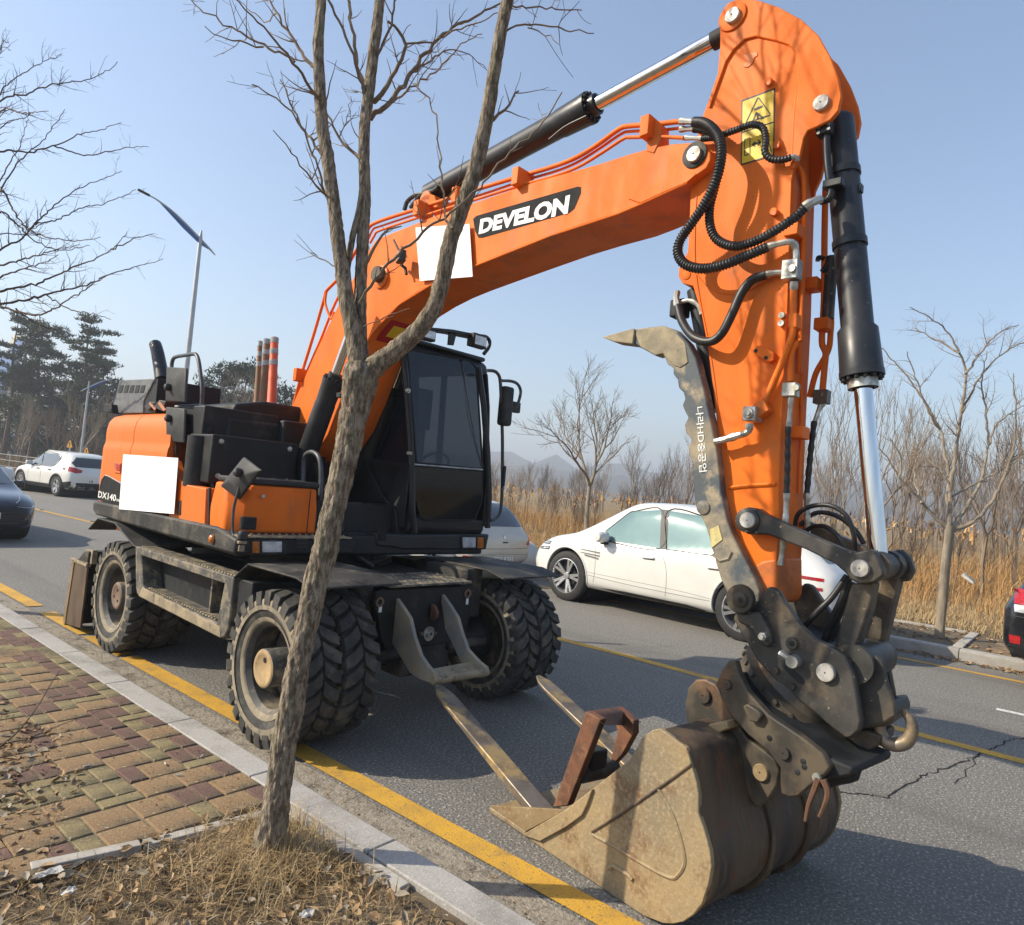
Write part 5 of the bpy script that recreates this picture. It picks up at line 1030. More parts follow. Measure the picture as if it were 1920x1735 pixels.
# raised lower cheek plate, pressed outline, side cutter
b = MB(); b.prism([BK.V(x, y, -.016) for x, y in [(979, 1566), (1062, 1518), (1110, 1480), (1100, 1510), (1090, 1530), (1060, 1552), (1012, 1578)]], BK.L*.018); b.build('side_cutter', SCRAPED, bucket, bevel=.004)
b = MB(); b.tube([BK.V(x, y, -.002) for x, y in [(1296, 1434), (1250, 1468), (1210, 1495), (1160, 1530), (1110, 1560)]], .006, 6); b.build('weld_seam', SHELL, bucket)
b = MB(); P = spline([BK.V(x, y, .001) for x, y in [(1112, 1565), (1160, 1592), (1210, 1622), (1255, 1645), (1272, 1640), (1284, 1615), (1276, 1570), (1258, 1520), (1235, 1480)]], 6); b.tube(P, .009, 6); b.build('pressed_ridge', SCRAPED, bucket)
b = MB(); b.tube([BK.V(x, y, -.003) for x, y in [(1142, 1628), (1150, 1624), (1178, 1640), (1186, 1650)]], .010, 6); b.build('pressed_slot', SCRAPED, bucket)
# curved shell: swept profile, with ribs of its own
prof_px = [(1246, 1374), (1284, 1402), (1298, 1440), (1306, 1490), (1314, 1545), (1326, 1598), (1329, 1640), (1320, 1684), (1300, 1712), (1275, 1726), (1246, 1729), (1206, 1715), (1100, 1648), (1005, 1586), (940, 1540)]
PP = spline([BK.V(x, y, 0) for x, y in prof_px], 4); PP[:, 2] = np.maximum(PP[:, 2], .004)
tan = np.gradient(PP, axis=0); inn = np.cross(tan, BK.L); inn /= np.linalg.norm(inn, axis=1, keepdims=True); cen = PP.mean(0)
if ((cen-PP)*inn).sum() < 0: inn = -inn
nv = 10; b = MB(); n = len(PP)
for lay_, off in ((0, 0.0), (1, .022)):
    for k in range(nv+1):
        t = k/nv; b.v += [tuple(q+i_*off+BK.L*(.012+t*(BWD-.024))) for q, i_ in zip(PP, inn)]
NN = (nv+1)*n
for k in range(nv):
    for i in range(n-1):
        a = k*n+i; b.f.append((a, a+1, a+n+1, a+n)); a += NN; b.f.append((a+n, a+n+1, a+1, a))
for k in range(nv): b.f.append((k*n, (k+1)*n, NN+(k+1)*n, NN+k*n)); b.f.append((NN+k*n+n-1, NN+(k+1)*n+n-1, (k+1)*n+n-1, k*n+n-1))
sh = b.build('bucket_shell', SHELL, bucket, smooth=60)
for t in (.42, .70):
    b = MB(); P = PP[6:44]+BK.L*(BWD*t)-inn[6:44]*.012; b.tube(P, .016, 8); b.build('shell_rib', SHELL, bucket)
# lip plate and inside floor
lip = [gz(917, 1521, .012), gz(985, 1569, .006), gz(985, 1569, .006)+BK.L*BWD, gz(917, 1521, .012)+BK.L*BWD]
b = MB(); b.prism([np.array([q[0], q[1], .004]) for q in lip], (0, 0, .03)); b.build('cutting_lip', SCRAPED, bucket, bevel=.008)
b = MB(); q0, q1 = BK.V(1062, 1519, 0), BK.V(985, 1566, 0)
b.prism([lip[0]+[0, 0, .03], np.array([q1[0], q1[1], .03]), np.array([q0[0], q0[1], q0[2]])], BK.L*.02); b.build('lip_gusset', MUD, bucket, bevel=.003)
# ears on the bucket
ev = .37
ear_px = [(1287, 1356), (1284, 1320), (1290, 1290), (1304, 1275), (1322, 1274), (1342, 1284), (1356, 1308), (1374, 1346), (1400, 1384), (1430, 1406), (1452, 1424), (1461, 1446), (1456, 1474), (1440, 1500), (1418, 1516), (1404, 1496), (1386, 1450), (1368, 1412), (1358, 1380), (1336, 1382), (1310, 1392), (1286, 1392)]
b = MB(); b.prism([BK.V(x, y, ev) for x, y in ear_px], BK.L*.05); er = b.build('bucket_ear', COUPLER_B, bucket, bevel=.008)
b = MB(); b.prism([BK.V(x, y, ev)+BK.L*.36 for x, y in ear_px], BK.L*.05); b.build('bucket_ear', COUPLER_B, bucket, bevel=.008)
pin(BK, 1321, 1304, ev, 15, er, .016, COUPLER_B); pin(BK, 1428, 1448, ev, 15.5, er, .016, MUD)
b = MB(); b.prism([BK.V(x, y, ev-.08) for x, y in [(1282, 1392), (1330, 1358), (1362, 1352), (1366, 1366), (1330, 1382), (1292, 1402)]], BK.L*.12); b.build('ear_gusset', MUD, bucket, bevel=.006)
b = MB(); b.prism([BK.W(u, .02, z) for u, z in [(BK.loc(sideP[6])[0], BK.loc(sideP[6])[2]-.005), (BK.loc(sideP[7])[0], BK.loc(sideP[7])[2]-.006), (BK.loc(sideP[7])[0], BK.loc(sideP[7])[2]-.05), (BK.loc(sideP[6])[0]-.02, BK.loc(sideP[6])[2]-.05)]], BK.L*(BWD-.04)); b.build('bucket_top_plate', SHELL, bucket, bevel=.005)
# frayed strap hanging from the hitch pin
STRAP = mat('frayed_brown_strap', (.13, .065, .038), (.085, .048, .03), rough=.9, scale=14)
for pts in ([(1534, 1462), (1526, 1484), (1516, 1510), (1510, 1540)], [(1544, 1462), (1552, 1486), (1546, 1510), (1536, 1532)]):
    P = spline([BK.V(x, y, .30) for x, y in pts], 5); b = MB(); b.tube(P, np.linspace(.014, .007, len(P)), 6); b.build('strap', STRAP, hit)

# ---------------------------------------------------------------- pallet forks lying in the bucket
fork = empty('pallet_fork_attachment', gz(1020, 1515, .05), 'rusty pallet fork attachment with two tines lying in the bucket mouth', 'pallet fork')
def tine(base, tip, w, t0, t1):
    A, B = np.asarray(base), np.asarray(tip); d = nrm(B-A); sd = nrm(np.cross(d, (0, 0, 1))); up = np.cross(sd, d); b = MB(); m = 14; vs = []
    for k in range(m+1):
        s = k/m; th = t0+(t1-t0)*s; ww = w*(1 if s < .86 else max(.28, math.sqrt(max(0, 1-((s-.86)/.14)**2)))); c = A+(B-A)*s
        vs += [c-sd*ww/2, c+sd*ww/2, c+sd*ww/2-up*th, c-sd*ww/2-up*th]
    fs = [(3, 2, 1, 0), tuple(m*4+i for i in range(4))]+[(k*4+i, k*4+(i+1) % 4, (k+1)*4+(i+1) % 4, (k+1)*4+i) for k in range(m) for i in range(4)]
    b.add(vs, fs); return b.build('tine', TINE, fork, bevel=.006)
t1b, t1t = gz(1012, 1508, .11), gz(820, 1283, .44)
tine(t1b+(t1b-t1t)*.06, t1t, .125, .06, .018)
t2b, t2t = gz(1168, 1415, .20), gz(1009, 1266, .47)
tine(t2b+(t2b-t2t)*.25, t2t, .125, .06, .018)
# rusty frame: two inclined posts joined at the top
FK = Frame(10.0, BKO)
b = MB(); b.prism([BK.V(x, y, .16) for x, y in [(1098, 1334), (1126, 1350), (1080, 1470), (1064, 1512), (1036, 1514), (1062, 1440)]], BK.L*.05); b.build('frame_post', RUST, fork, bevel=.006)
b = MB(); b.prism([BK.V(x, y, .60) for x, y in [(1156, 1326), (1188, 1352), (1188, 1376), (1166, 1416), (1144, 1440), (1146, 1420), (1158, 1372), (1150, 1352)]], BK.L*.05); b.build('frame_post', RUST, fork, bevel=.006)
a1, a2 = BK.V(1098, 1334, .16), BK.V(1156, 1326, .60); b1, b2 = BK.V(1122, 1352, .16), BK.V(1158, 1352, .60)
b = MB(); b.prism([a1, a1+(b1-a1)*.9, b2, a2], BK.F*.05-BK.Z*.01); b.build('frame_top', RUST, fork, bevel=.006)
b = MB(); b.cyl(BK.V(1090, 1452, .2), BK.V(1150, 1440, .6), .045, n=16); b.build('frame_tube', BLACK, fork)
b = MB(); c = BK.V(1112, 1420, .3); b.box(c, BK.F*.05, BK.L*.06, BK.Z*.05); b.build('frame_lock', BLACK, fork, bevel=.01)

# ================================================================ cars
CARW = mat('pearl_white_paint', (.70, .69, .65), (.66, .65, .61), rough=.22, scale=2, coat=.8)
CARG = mat('pale_grey_paint', (.46, .45, .41), (.42, .41, .375), rough=.28, scale=2, coat=.7, fine=((.5, .48, .44), 60, .68, .76))
CARN = mat('navy_paint', (.006, .008, .016), (.009, .012, .022), rough=.22, scale=2, coat=.9)
CARK = mat('black_car_paint', (.008, .008, .010), (.012, .012, .014), rough=.22, scale=2, coat=.9)
CARGLASS = mat('car_glass', (.010, .014, .016), rough=.03, spec=.9, coat=1.0)
CARGLASS_C = mat('reflective_car_glass', (.15, .25, .245), (.13, .225, .22), rough=.05, metal=.30, scale=3, spec=.8, coat=.25)
TRIM = mat('black_car_trim', (.014, .014, .015), rough=.5)
GAP = mat('panel_gap', (.03, .03, .03), rough=.8)
GAPL = mat('panel_gap_light', (.16, .16, .155), rough=.6)
ALLOY = mat('alloy', (.55, .55, .55), (.48, .48, .48), rough=.25, metal=.8, scale=20)
ALLOY_D = mat('dark_alloy', (.035, .035, .038), rough=.35, metal=.5)
CTYRE = mat('car_tyre', (.02, .02, .02), (.03, .03, .03), rough=.75, scale=12)
PLATEW = mat('number_plate', (.70, .70, .68), rough=.45)
def car_wheel_mesh(R, rim, w, style):
    t = MB(); t.lathe((0, -w/2, 0), (0, 1, 0), [(0, rim), (-.004, rim+.02), (.0, R*.90), (.015, R*.97), (.04, R), (w-.04, R), (w-.015, R*.97), (w, R*.90), (w+.004, rim+.02), (w, rim)], 40)
    r = MB(); r.lathe((0, 0, 0), (0, 1, 0), [(w/2+.003, rim+.004), (w/2+.006, rim-.008), (w/2-.012, rim-.018), (w/2-.08, rim-.03), (-w/2, rim-.02)], 40)
    n = style[0]; hw = style[1]
    for k in range(n):
        for tw in ((-.12, .12) if style[2] else (0,)):
            a = 2*math.pi*k/n+.3; a1 = a+tw*1.4; a0 = a+tw*.5; p0 = np.array([math.cos(a0), 0, math.sin(a0)])*rim*.16; p1 = np.array([math.cos(a1), 0, math.sin(a1)])*(rim-.012)
            d = nrm(p1-p0); s = np.cross(d, (0, 1, 0)); y0, y1 = w/2-.035, w/2-.006
            r.add([p0-s*hw*1.1+[0, y0, 0], p0+s*hw*1.1+[0, y0, 0], p1+s*hw+[0, y1, 0], p1-s*hw+[0, y1, 0], p0-s*hw*1.1+[0, y0-.03, 0], p0+s*hw*1.1+[0, y0-.03, 0], p1+s*hw+[0, y1-.03, 0], p1-s*hw+[0, y1-.03, 0]],
                  [(0, 1, 2, 3), (7, 6, 5, 4), (0, 4, 5, 1), (1, 5, 6, 2), (2, 6, 7, 3), (3, 7, 4, 0)])
    r.lathe((0, w/2-.03, 0), (0, 1, 0), [(0, rim*.2), (.012, rim*.19), (.016, 0)], 16)
    d = MB(); d.lathe((0, w/2-.09, 0), (0, 1, 0), [(0, 0), (0, rim*.9)], 28); d.lathe((0, w/2-.075, 0), (0, 1, 0), [(0, rim*.2), (.005, rim*.62), (0, rim*.62)], 28)
    out = []
    for b, nm, m in ((t, 'tyre', CTYRE), (r, 'rim', ALLOY), (d, 'brake_disc', ALLOY_D)):
        me = bpy.data.meshes.new(nm); me.from_pydata(b.v, [], b.f); me.materials.append(m)
        for q in me.polygons: q.use_smooth = True
        me.set_sharp_from_angle(angle=rad(35)); out.append(me)
    return out
def interp(tab, x): a = np.array(tab); return np.interp(x, a[:, 0], a[:, 1])
class Car:
    def __init__(s, name, label, cat, loc, rz, P, paint, group=None):
        s.P = P; s.root = empty(name, loc, label, cat, group, rz); s.paint = paint
        x0, x1 = P['x0'], P['x1']; xs = sorted(set([x0, x0+.05, x0+.16, x1-.16, x1-.05, x1]+list(np.linspace(x0+.16, x1-.16, 30))+list(P.get('xs', []))))
        b = MB(); n = 0; rings = []
        for x in xs:
            tp, bt, w, wt, zb = interp(P['top'], x), interp(P['belt'], x), interp(P['w'], x), interp(P['wt'], x), interp(P['zb'], x)
            h = tp-bt; zm = bt*.72
            half = [(0, zb), (w*.78, zb), (w*.955, zb+.05), (w*.99, zb+.22), (w*1.0, zm), (w*.995, bt-.10), (w*.965, bt-.02), (w*.94, bt+.012), (w*.94-(w*.94-wt)*.5, bt+h*.55), (wt+.03, tp-h*.09-.012), (wt*.86, tp-.018), (wt*.45, tp-.004), (0, tp)]
            ring = half+[(-y, z) for y, z in half[-2:0:-1]]; rings.append(len(b.v)); n = len(ring)
            b.v += [(float(x), float(y), float(z)) for y, z in ring]
        for i in range(len(xs)-1):
            for k in range(n): a, c = rings[i], rings[i+1]; b.f.append((a+k, a+(k+1) % n, c+(k+1) % n, c+k))
        b.f.append(tuple(range(n))[::-1]); b.f.append(tuple(rings[-1]+k for k in range(n)))
        me = bpy.data.meshes.new('body'); me.from_pydata(b.v, [], b.f); me.update()
        bm = bmesh.new(); bm.from_mesh(me); bmesh.ops.recalc_face_normals(bm, faces=bm.faces); bm.to_mesh(me); bm.free()
        tmp = bpy.data.objects.new('tmp', me); COL.objects.link(tmp); m = tmp.modifiers.new('s', 'SUBSURF'); m.levels = m.render_levels = 1
        dg = bpy.context.evaluated_depsgraph_get(); full = bpy.data.meshes.new_from_object(tmp.evaluated_get(dg))
        s.bvh = BVHTree.FromPolygons([v.co.copy() for v in full.vertices], [tuple(q.vertices) for q in full.polygons])
        # wheel arches
        for i, ax in enumerate((P['wb']/2, -P['wb']/2)):
            c = MB(); c.lathe((ax, -1.6, P['R']+.0), (0, 1, 0), [(0, 0), (0, P['arch']), (3.2, P['arch']), (3.2, 0)], 36); cm = bpy.data.meshes.new('c'); cm.from_pydata(c.v, [], c.f)
            cb = bmesh.new(); cb.from_mesh(cm); bmesh.ops.remove_doubles(cb, verts=cb.verts, dist=1e-4); bmesh.ops.recalc_face_normals(cb, faces=cb.faces); cb.to_mesh(cm); cb.free()
            co = bpy.data.objects.new('c', cm); COL.objects.link(co); mm = tmp.modifiers.new('b%d' % i, 'BOOLEAN'); mm.operation = 'DIFFERENCE'; mm.object = co; mm.solver = P.get('solver', 'EXACT')
            P.setdefault('_tmp', []).append(co)
        dg = bpy.context.evaluated_depsgraph_get(); body = bpy.data.meshes.new_from_object(tmp.evaluated_get(dg)); body.name = 'body'
        for co in P.pop('_tmp'): bpy.data.objects.remove(co)
        bpy.data.objects.remove(tmp)
        body.materials.clear(); body.materials.append(paint)
        for q in body.polygons: q.use_smooth = True
        body.set_sharp_from_angle(angle=rad(38))
        s.body = bpy.data.objects.new('body', body); COL.objects.link(s.body); s.body.parent = s.root
        s.W = max(a[1] for a in P['w'])
        # dark liner inside the arches
        for ax in (P['wb']/2, -P['wb']/2):
            l = MB(); l.lathe((ax, -s.W*.86, P['R']), (0, 1, 0), [(0, P['arch']-.002), (s.W*1.72, P['arch']-.002)], 30); l.lathe((ax, 0, P['R']), (0, 1, 0), [(-.02, 0), (-.02, P['arch'])], 30); s.mesh(l, 'arch_liner', TRIM)
        tm, rm, dm = car_wheel_mesh(P['R'], P['rim'], P.get('tw', .24), P['style'])
        for ax in (P['wb']/2, -P['wb']/2):
            for sd in (1, -1):
                w = bpy.data.objects.new('wheel', rm); COL.objects.link(w); w.parent = s.root; w.location = (ax, sd*(s.W*.985-P.get('tw', .24)/2-.005), P['R']); w.rotation_euler = (0, RNG.random()*1.5, 0 if sd > 0 else math.pi)
                for me in (tm, dm): o = bpy.data.objects.new(me.name, me); COL.objects.link(o); o.parent = w
    def mesh(s, b, name, m, parent=None, bevel=0, smooth=40):
        me = bpy.data.meshes.new(name); me.from_pydata(b.v, [], b.f); me.materials.append(m)
        if smooth:
            for q in me.polygons: q.use_smooth = True
            me.set_sharp_from_angle(angle=rad(smooth))
        o = bpy.data.objects.new(name, me); COL.objects.link(o); o.parent = parent or s.root
        if bevel: q = o.modifiers.new('b', 'BEVEL'); q.width = bevel; q.segments = 2
        return o
    def hit(s, a, z, dirn, side=1):
        """project (a,z) onto the body: dirn 'y' from the side, 'x' from front(+1)/rear(-1), 'z' from above"""
        if dirn == 'y': o, d = Vector((a, side*3, z)), Vector((0, -side, 0))
        elif dirn == 'x': o, d = Vector((side*6, a, z)), Vector((-side, 0, 0))
        else: o, d = Vector((a, z, 4)), Vector((0, 0, -1))
        h = s.bvh.ray_cast(o, d)
        return h[0], h[1]
    def patch(s, name, poly, m, dirn='y', side=1, off=.004, cuts=3, parent=None):
        bm = bmesh.new(); vs = [bm.verts.new((a, z, 0)) for a, z in poly]; f = bm.faces.new(vs); bmesh.ops.triangulate(bm, faces=[f])
        for _ in range(cuts): bmesh.ops.subdivide_edges(bm, edges=[e for e in bm.edges if e.calc_length() > .07], cuts=1, use_grid_fill=False); bmesh.ops.triangulate(bm, faces=bm.faces[:])
        for v in bm.verts:
            p, nn = s.hit(v.co.x, v.co.y, dirn, side)
            if p is None: p = Vector((v.co.x, side*s.W*.8, v.co.y)) if dirn == 'y' else Vector((side*2, v.co.x, v.co.y)); nn = Vector((0, side, 0))
            if dirn == 'y' and nn.y*side < 0: nn = -nn
            if dirn == 'x' and nn.x*side < 0: nn = -nn
            v.co = p+nn*off
        bmesh.ops.recalc_face_normals(bm, faces=bm.faces[:])
        me = bpy.data.meshes.new(name); bm.to_mesh(me); bm.free(); me.materials.append(m)
        for q in me.polygons: q.use_smooth = True
        o = bpy.data.objects.new(name, me); COL.objects.link(o); o.parent = parent or s.root; return o
    def line(s, name, pts, m, r=.004, dirn='y', side=1, off=.0, parent=None):
        P = []
        for a, z in resample(spline(np.array(pts, float), 5), .05):
            p, nn = s.hit(a, z, dirn, side)
            if p is not None: P.append(np.array(p)+np.array(nn)*off)
        if len(P) < 2: return
        b = MB(); b.tube(P, r, 6); return s.mesh(b, name, m, parent)
    def finish(s, plate=None):
        bpy.context.view_layer.update()

def suv_params(L, wb, fo, H, W, R, rim, coupe=False, style=(5, .022, True)):
    x1 = wb/2+fo; x0 = x1-L; k = H/1.71
    P = dict(x0=x0, x1=x1, wb=wb, R=R, rim=rim, arch=R+.055, style=style, tw=.26)
    hx = wb/2                                                    # front axle
    P['top'] = [(x0, .92*k), (x0+.05, 1.0*k), (x0+.12, 1.06*k), (x0+.30, 1.20*k), (x0+.75, 1.50*k), (x0+1.25, 1.645*k), (-.15, 1.705*k), (hx-1.10, 1.68*k), (hx-.92, 1.60*k), (hx-.10, 1.14*k), (hx+.1, 1.085*k), (hx+.55, 1.0*k), (x1-.12, .90*k), (x1-.04, .80*k), (x1, .70*k)] if coupe else \
        [(x0, .90*k), (x0+.05, 1.0*k), (x0+.14, 1.15*k), (x0+.36, 1.45*k), (x0+.55, 1.60*k), (x0+1.0, 1.68*k), (-.1, 1.71*k), (hx-1.15, 1.66*k), (hx-1.0, 1.58*k), (hx-.18, 1.12*k), (hx+.1, 1.06*k), (hx+.5, .98*k), (x1-.12, .88*k), (x1-.04, .78*k), (x1, .68*k)]
    P['belt'] = [(x0, .86*k), (x0+.10, .98*k), (x0+.5, 1.05*k), (-.5, 1.03*k), (hx-.5, 1.0*k), (hx-.05, .985*k), (hx+.3, .95*k), (x1-.2, .82*k), (x1, .64*k)]
    P['w'] = [(x0, W*.80), (x0+.06, W*.88), (x0+.22, W*.955), (x0+.7, W), (x1-.9, W), (x1-.35, W*.955), (x1-.1, W*.85), (x1, W*.74)]
    P['wt'] = [(x0, W*.6), (x0+.3, W*.63), (x0+.9, W*.68), (0, W*.70), (hx-.95, W*.68), (hx-.12, W*.78), (hx+.4, W*.72), (x1, W*.55)]
    P['zb'] = [(x0, .46*k), (x0+.1, .34*k), (x0+.5, .26), (x1-.6, .24), (x1-.1, .27*k), (x1, .36*k)]
    return P
def spot(q, dz=0): return gz(q[0], q[1], dz)
# ---------- white coupe-style crossover behind the arm
A, B = gz(1056, 1126), gz(1386, 1203); dv = nrm(A-B); wbm = float(np.linalg.norm(A-B)); lf = np.array([-dv[1], dv[0], 0])
W_ = 1.0
P = suv_params(5.27, wbm, .93, 1.80, W_, .415, .288, True)
c0 = (A+B)/2-lf*(W_*.98)
gv = Car('crossover_car', 'white coupe-backed crossover parked at the far kerb behind the excavator arm', 'car', (c0[0], c0[1], 0), math.atan2(dv[1], dv[0]), P, CARW)
hx = P['wb']/2; k = 1.80/1.71
def win(car, poly, m, name='side_window', frame=True):
    o = car.patch(name, poly, m, 'y', 1, .006, 3); 
    car.line('window_trim', poly+[poly[0]], TRIM, .010, 'y', 1, .004, o)
    return o
win(gv, [(hx-.52, 1.10), (hx-.60, 1.16), (hx-1.02, 1.56), (hx-1.12, 1.60), (hx-1.62, 1.665), (hx-1.78, 1.085)], CARGLASS_C)
win(gv, [(hx-1.90, 1.085), (hx-1.74, 1.665), (hx-2.35, 1.63), (hx-2.75, 1.50), (hx-3.05, 1.28), (hx-3.0, 1.12)], CARGLASS_C)
gv.patch('door_pillar', [(hx-1.78, 1.08), (hx-1.90, 1.08), (hx-1.76, 1.672), (hx-1.62, 1.672)], TRIM, 'y', 1, .008)
gv.patch('rear_window', [(-.62, 1.18), (.62, 1.18), (.52, 1.60), (-.52, 1.60)], CARGLASS, 'x', -1, .006)
gv.patch('windscreen', [(-.70, 1.22), (.70, 1.22), (.58, 1.66), (-.58, 1.66)], CARGLASS, 'x', 1, .006)
for pts in ([(hx-.56, 1.06), (hx-.60, .9), (hx-.62, .6), (hx-.58, .36)], [(hx-1.80, 1.07), (hx-1.93, .85), (hx-1.96, .6), (hx-1.94, .36)], [(hx-3.08, 1.10), (hx-3.02, .95), (hx-2.86, .72), (hx-2.72, .62)]): gv.line('door_gap', pts, GAPL, .0035)
gv.line('sill_crease', [(hx-.42, .50), (hx-1.2, .47), (hx-2.0, .46), (hx-2.72, .46)], GAPL, .004)
gv.line('sill_crease', [(hx-.45, .545), (hx-1.2, .535), (hx-2.2, .52), (hx-2.72, .49)], GAPL, .003)
gv.patch('sill_trim', [(hx-.70, .33), (hx-1.2, .30), (hx-2.55, .30), (hx-2.62, .31), (hx-2.3, .345), (hx-1.2, .35)], TRIM, 'y', 1, .010)
gv.line('arch_lip', [(hx+.46*math.cos(t), .415+.485*math.sin(t)) for t in np.linspace(-.3, 3.4, 18)], CARW, .014)
gv.line('arch_lip', [(-hx+.46*math.cos(t), .415+.485*math.sin(t)) for t in np.linspace(-.3, 3.4, 18)], CARW, .014)
for z in (.905, .855): gv.patch('fender_vent', [(hx-.30, z), (hx-.30, z-.012), (hx-.70, z-.035), (hx-.70, z-.010)], GAPL, 'y', 1, .004)
gv.patch('fender_vent', [(hx-.38, .83), (hx-.40, .80), (hx-.68, .772), (hx-.68, .80)], GAPL, 'y', 1, .004)
for z, x in ((.93, .0), (.84, .02)): gv.patch('headlamp', [(P['x1']-.52, z+.02), (P['x1']-.22-x, z-.01), (P['x1']-.20-x, z-.05), (P['x1']-.50, z-.035)], CARGLASS, 'y', 1, .005)
for z, x in ((.925, .0), (.835, .02)): gv.patch('lamp_strip', [(P['x1']-.50, z+.008), (P['x1']-.24-x, z-.018), (P['x1']-.24-x, z-.03), (P['x1']-.50, z-.008)], LENS, 'y', 1, .008)
for z in (.98, .86): gv.patch('tail_lamp', [(P['x0']+.16, z+.02), (P['x0']+.75, z+.035), (P['x0']+.75, z-.005), (P['x0']+.16, z-.02)], REDLENS, 'y', 1, .005)
gv.patch('rear_reflector', [(P['x0']+.2, .60), (P['x0']+.45, .605), (P['x0']+.45, .575), (P['x0']+.2, .57)], REDLENS, 'y', 1, .005)
for x in (hx-1.62, hx-2.72):
    p, nn = gv.hit(x, .93, 'y', 1); b = MB(); b.box(np.array(p)+[0, .012, 0], (.105, 0, -.004), (0, .018, 0), (0, 0, .014)); gv.mesh(b, 'door_handle', CARW, None, .01)
    b = MB(); b.box(np.array(p)+[0, .001, -.012], (.10, 0, 0), (0, .006, 0), (0, 0, .016)); gv.mesh(b, 'handle_recess', GAPL, None, .004)
p, nn = gv.hit(hx-.80, 1.06, 'y', 1); b = MB(); c = np.array(p)+[0.03, .14, .09]; b.lathe(c+[0, -.13, 0], (0, 1, 0), [(0, 0), (0, .07), (.03, .092), (.20, .088), (.245, .06), (.25, 0)], 16); o = gv.mesh(b, 'wing_mirror', CARW); o.scale = (1, 1, 1)
b = MB(); b.box(c+[0, -.10, -.10], (.05, 0, 0), (0, .06, 0), (0, 0, .02)); gv.mesh(b, 'mirror_foot', TRIM, None, .01)
gv.line('bonnet_gap', [(hx-.30, 1.03), (hx+.1, 1.01), (hx+.45, .965), (P['x1']-.30, .90)], GAPL, .003)

# ---------- pale grey hatchback seen from behind
P = suv_params(4.4, 2.72, .86, 1.58, .90, .33, .235, False, (5, .02, True))
gh = Car('hatchback_car', 'pale grey hatchback seen from behind, parked beyond the excavator cab', 'car', (10.22, 10.68, 0), rad(88), P, CARG); hx = P['wb']/2; x0 = P['x0']; k = 1.58/1.71
gh.patch('rear_window', [(-.60, 1.05), (.60, 1.05), (.64, 1.10), (.50, 1.44), (.40, 1.47), (-.40, 1.47), (-.50, 1.44), (-.64, 1.10)], CARGLASS, 'x', -1, .006)
for sd in (1, -1):
    gh.patch('tail_lamp', [(sd*.70, 1.02), (sd*.78, 1.0), (sd*.79, .80), (sd*.70, .70), (sd*.62, .72), (sd*.69, .80)], REDLENS, 'x', -1, .006)
    gh.patch('bumper_reflector', [(sd*.70, .50), (sd*.84, .50), (sd*.84, .46), (sd*.70, .46)], REDLENS, 'x', -1, .006)
    gh.patch('bumper_vent', [(sd*.78, .46), (sd*.86, .46), (sd*.84, .36), (sd*.77, .36)], TRIM, 'x', -1, .008)
gh.line('tailgate_gap', [(-.74, 1.02), (-.76, .80), (-.70, .66), (0, .64), (.70, .66), (.76, .80), (.74, 1.02)], GAP, .004, 'x', -1)
gh.line('bumper_gap', [(-.86, .53), (0, .53), (.86, .53)], GAPL, .004, 'x', -1)
gh.patch('lower_bumper', [(-.80, .36), (.80, .36), (.78, .30), (-.78, .30)], TRIM, 'x', -1, .006)
p, nn = gh.hit(0, .86, 'x', -1); b = MB(); b.lathe(np.array(p), (-1, 0, .1), [(0, .05), (.01, .05), (.012, .042), (.006, .04), (.006, 0)], 20); gh.mesh(b, 'tailgate_badge', ALLOY)
p, nn = gh.hit(0, .76, 'x', -1); b = MB(); b.box(np.array(p), (.012, 0, 0), (0, .07, 0), (0, 0, .012)); gh.mesh(b, 'tailgate_handle', TRIM, None, .004)
b = MB(); b.box((x0+.08, 0, 1.56*k+.03), (.16, 0, -.01), (0, .55, 0), (0, 0, .015)); 
p, nn = gh.hit(0, .44, 'x', -1); pl = MB(); c = np.array(p)+[-.010, 0, 0]; pl.box(c, (.006, 0, 0), (0, .27, 0), (0, 0, .058)); po = gh.mesh(pl, 'number_plate', PLATEW, None, .004)
tv, tf = text_mesh('342우 3112', 1, .015); b = MB(); b.add(quad_map(tv, [c+[-.008, y, z] for y, z in ((.235, -.038), (-.235, -.038), (-.235, .038), (.235, .038))]), tf); gh.mesh(b, 'plate_lettering', DECAL_BLK, po, 0, 0)
b = MB(); b.tube([c+[-.007, y, z] for y, z in ((.262, -.05), (-.262, -.05), (-.262, .05), (.262, .05), (.262, -.05))], .004, 4); gh.mesh(b, 'plate_border', DECAL_BLK, po)
win(gh, [(hx-.55, 1.0), (hx-1.1, 1.44), (hx-1.6, 1.50), (hx-1.7, .98)], CARGLASS); win(gh, [(hx-1.8, .98), (hx-1.7, 1.50), (hx-2.5, 1.47), (hx-2.9, 1.20), (hx-2.7, 1.0)], CARGLASS)
gh.line('door_gap', [(-hx+.46, .95), (-hx+.44, .7), (-hx+.50, .35)], GAPL, .004)
b = MB(); b.cyl((x0+.05, -.50, .30), (x0-.01, -.50, .30), .04, n=12); gh.mesh(b, 'tail_pipe', ALLOY)

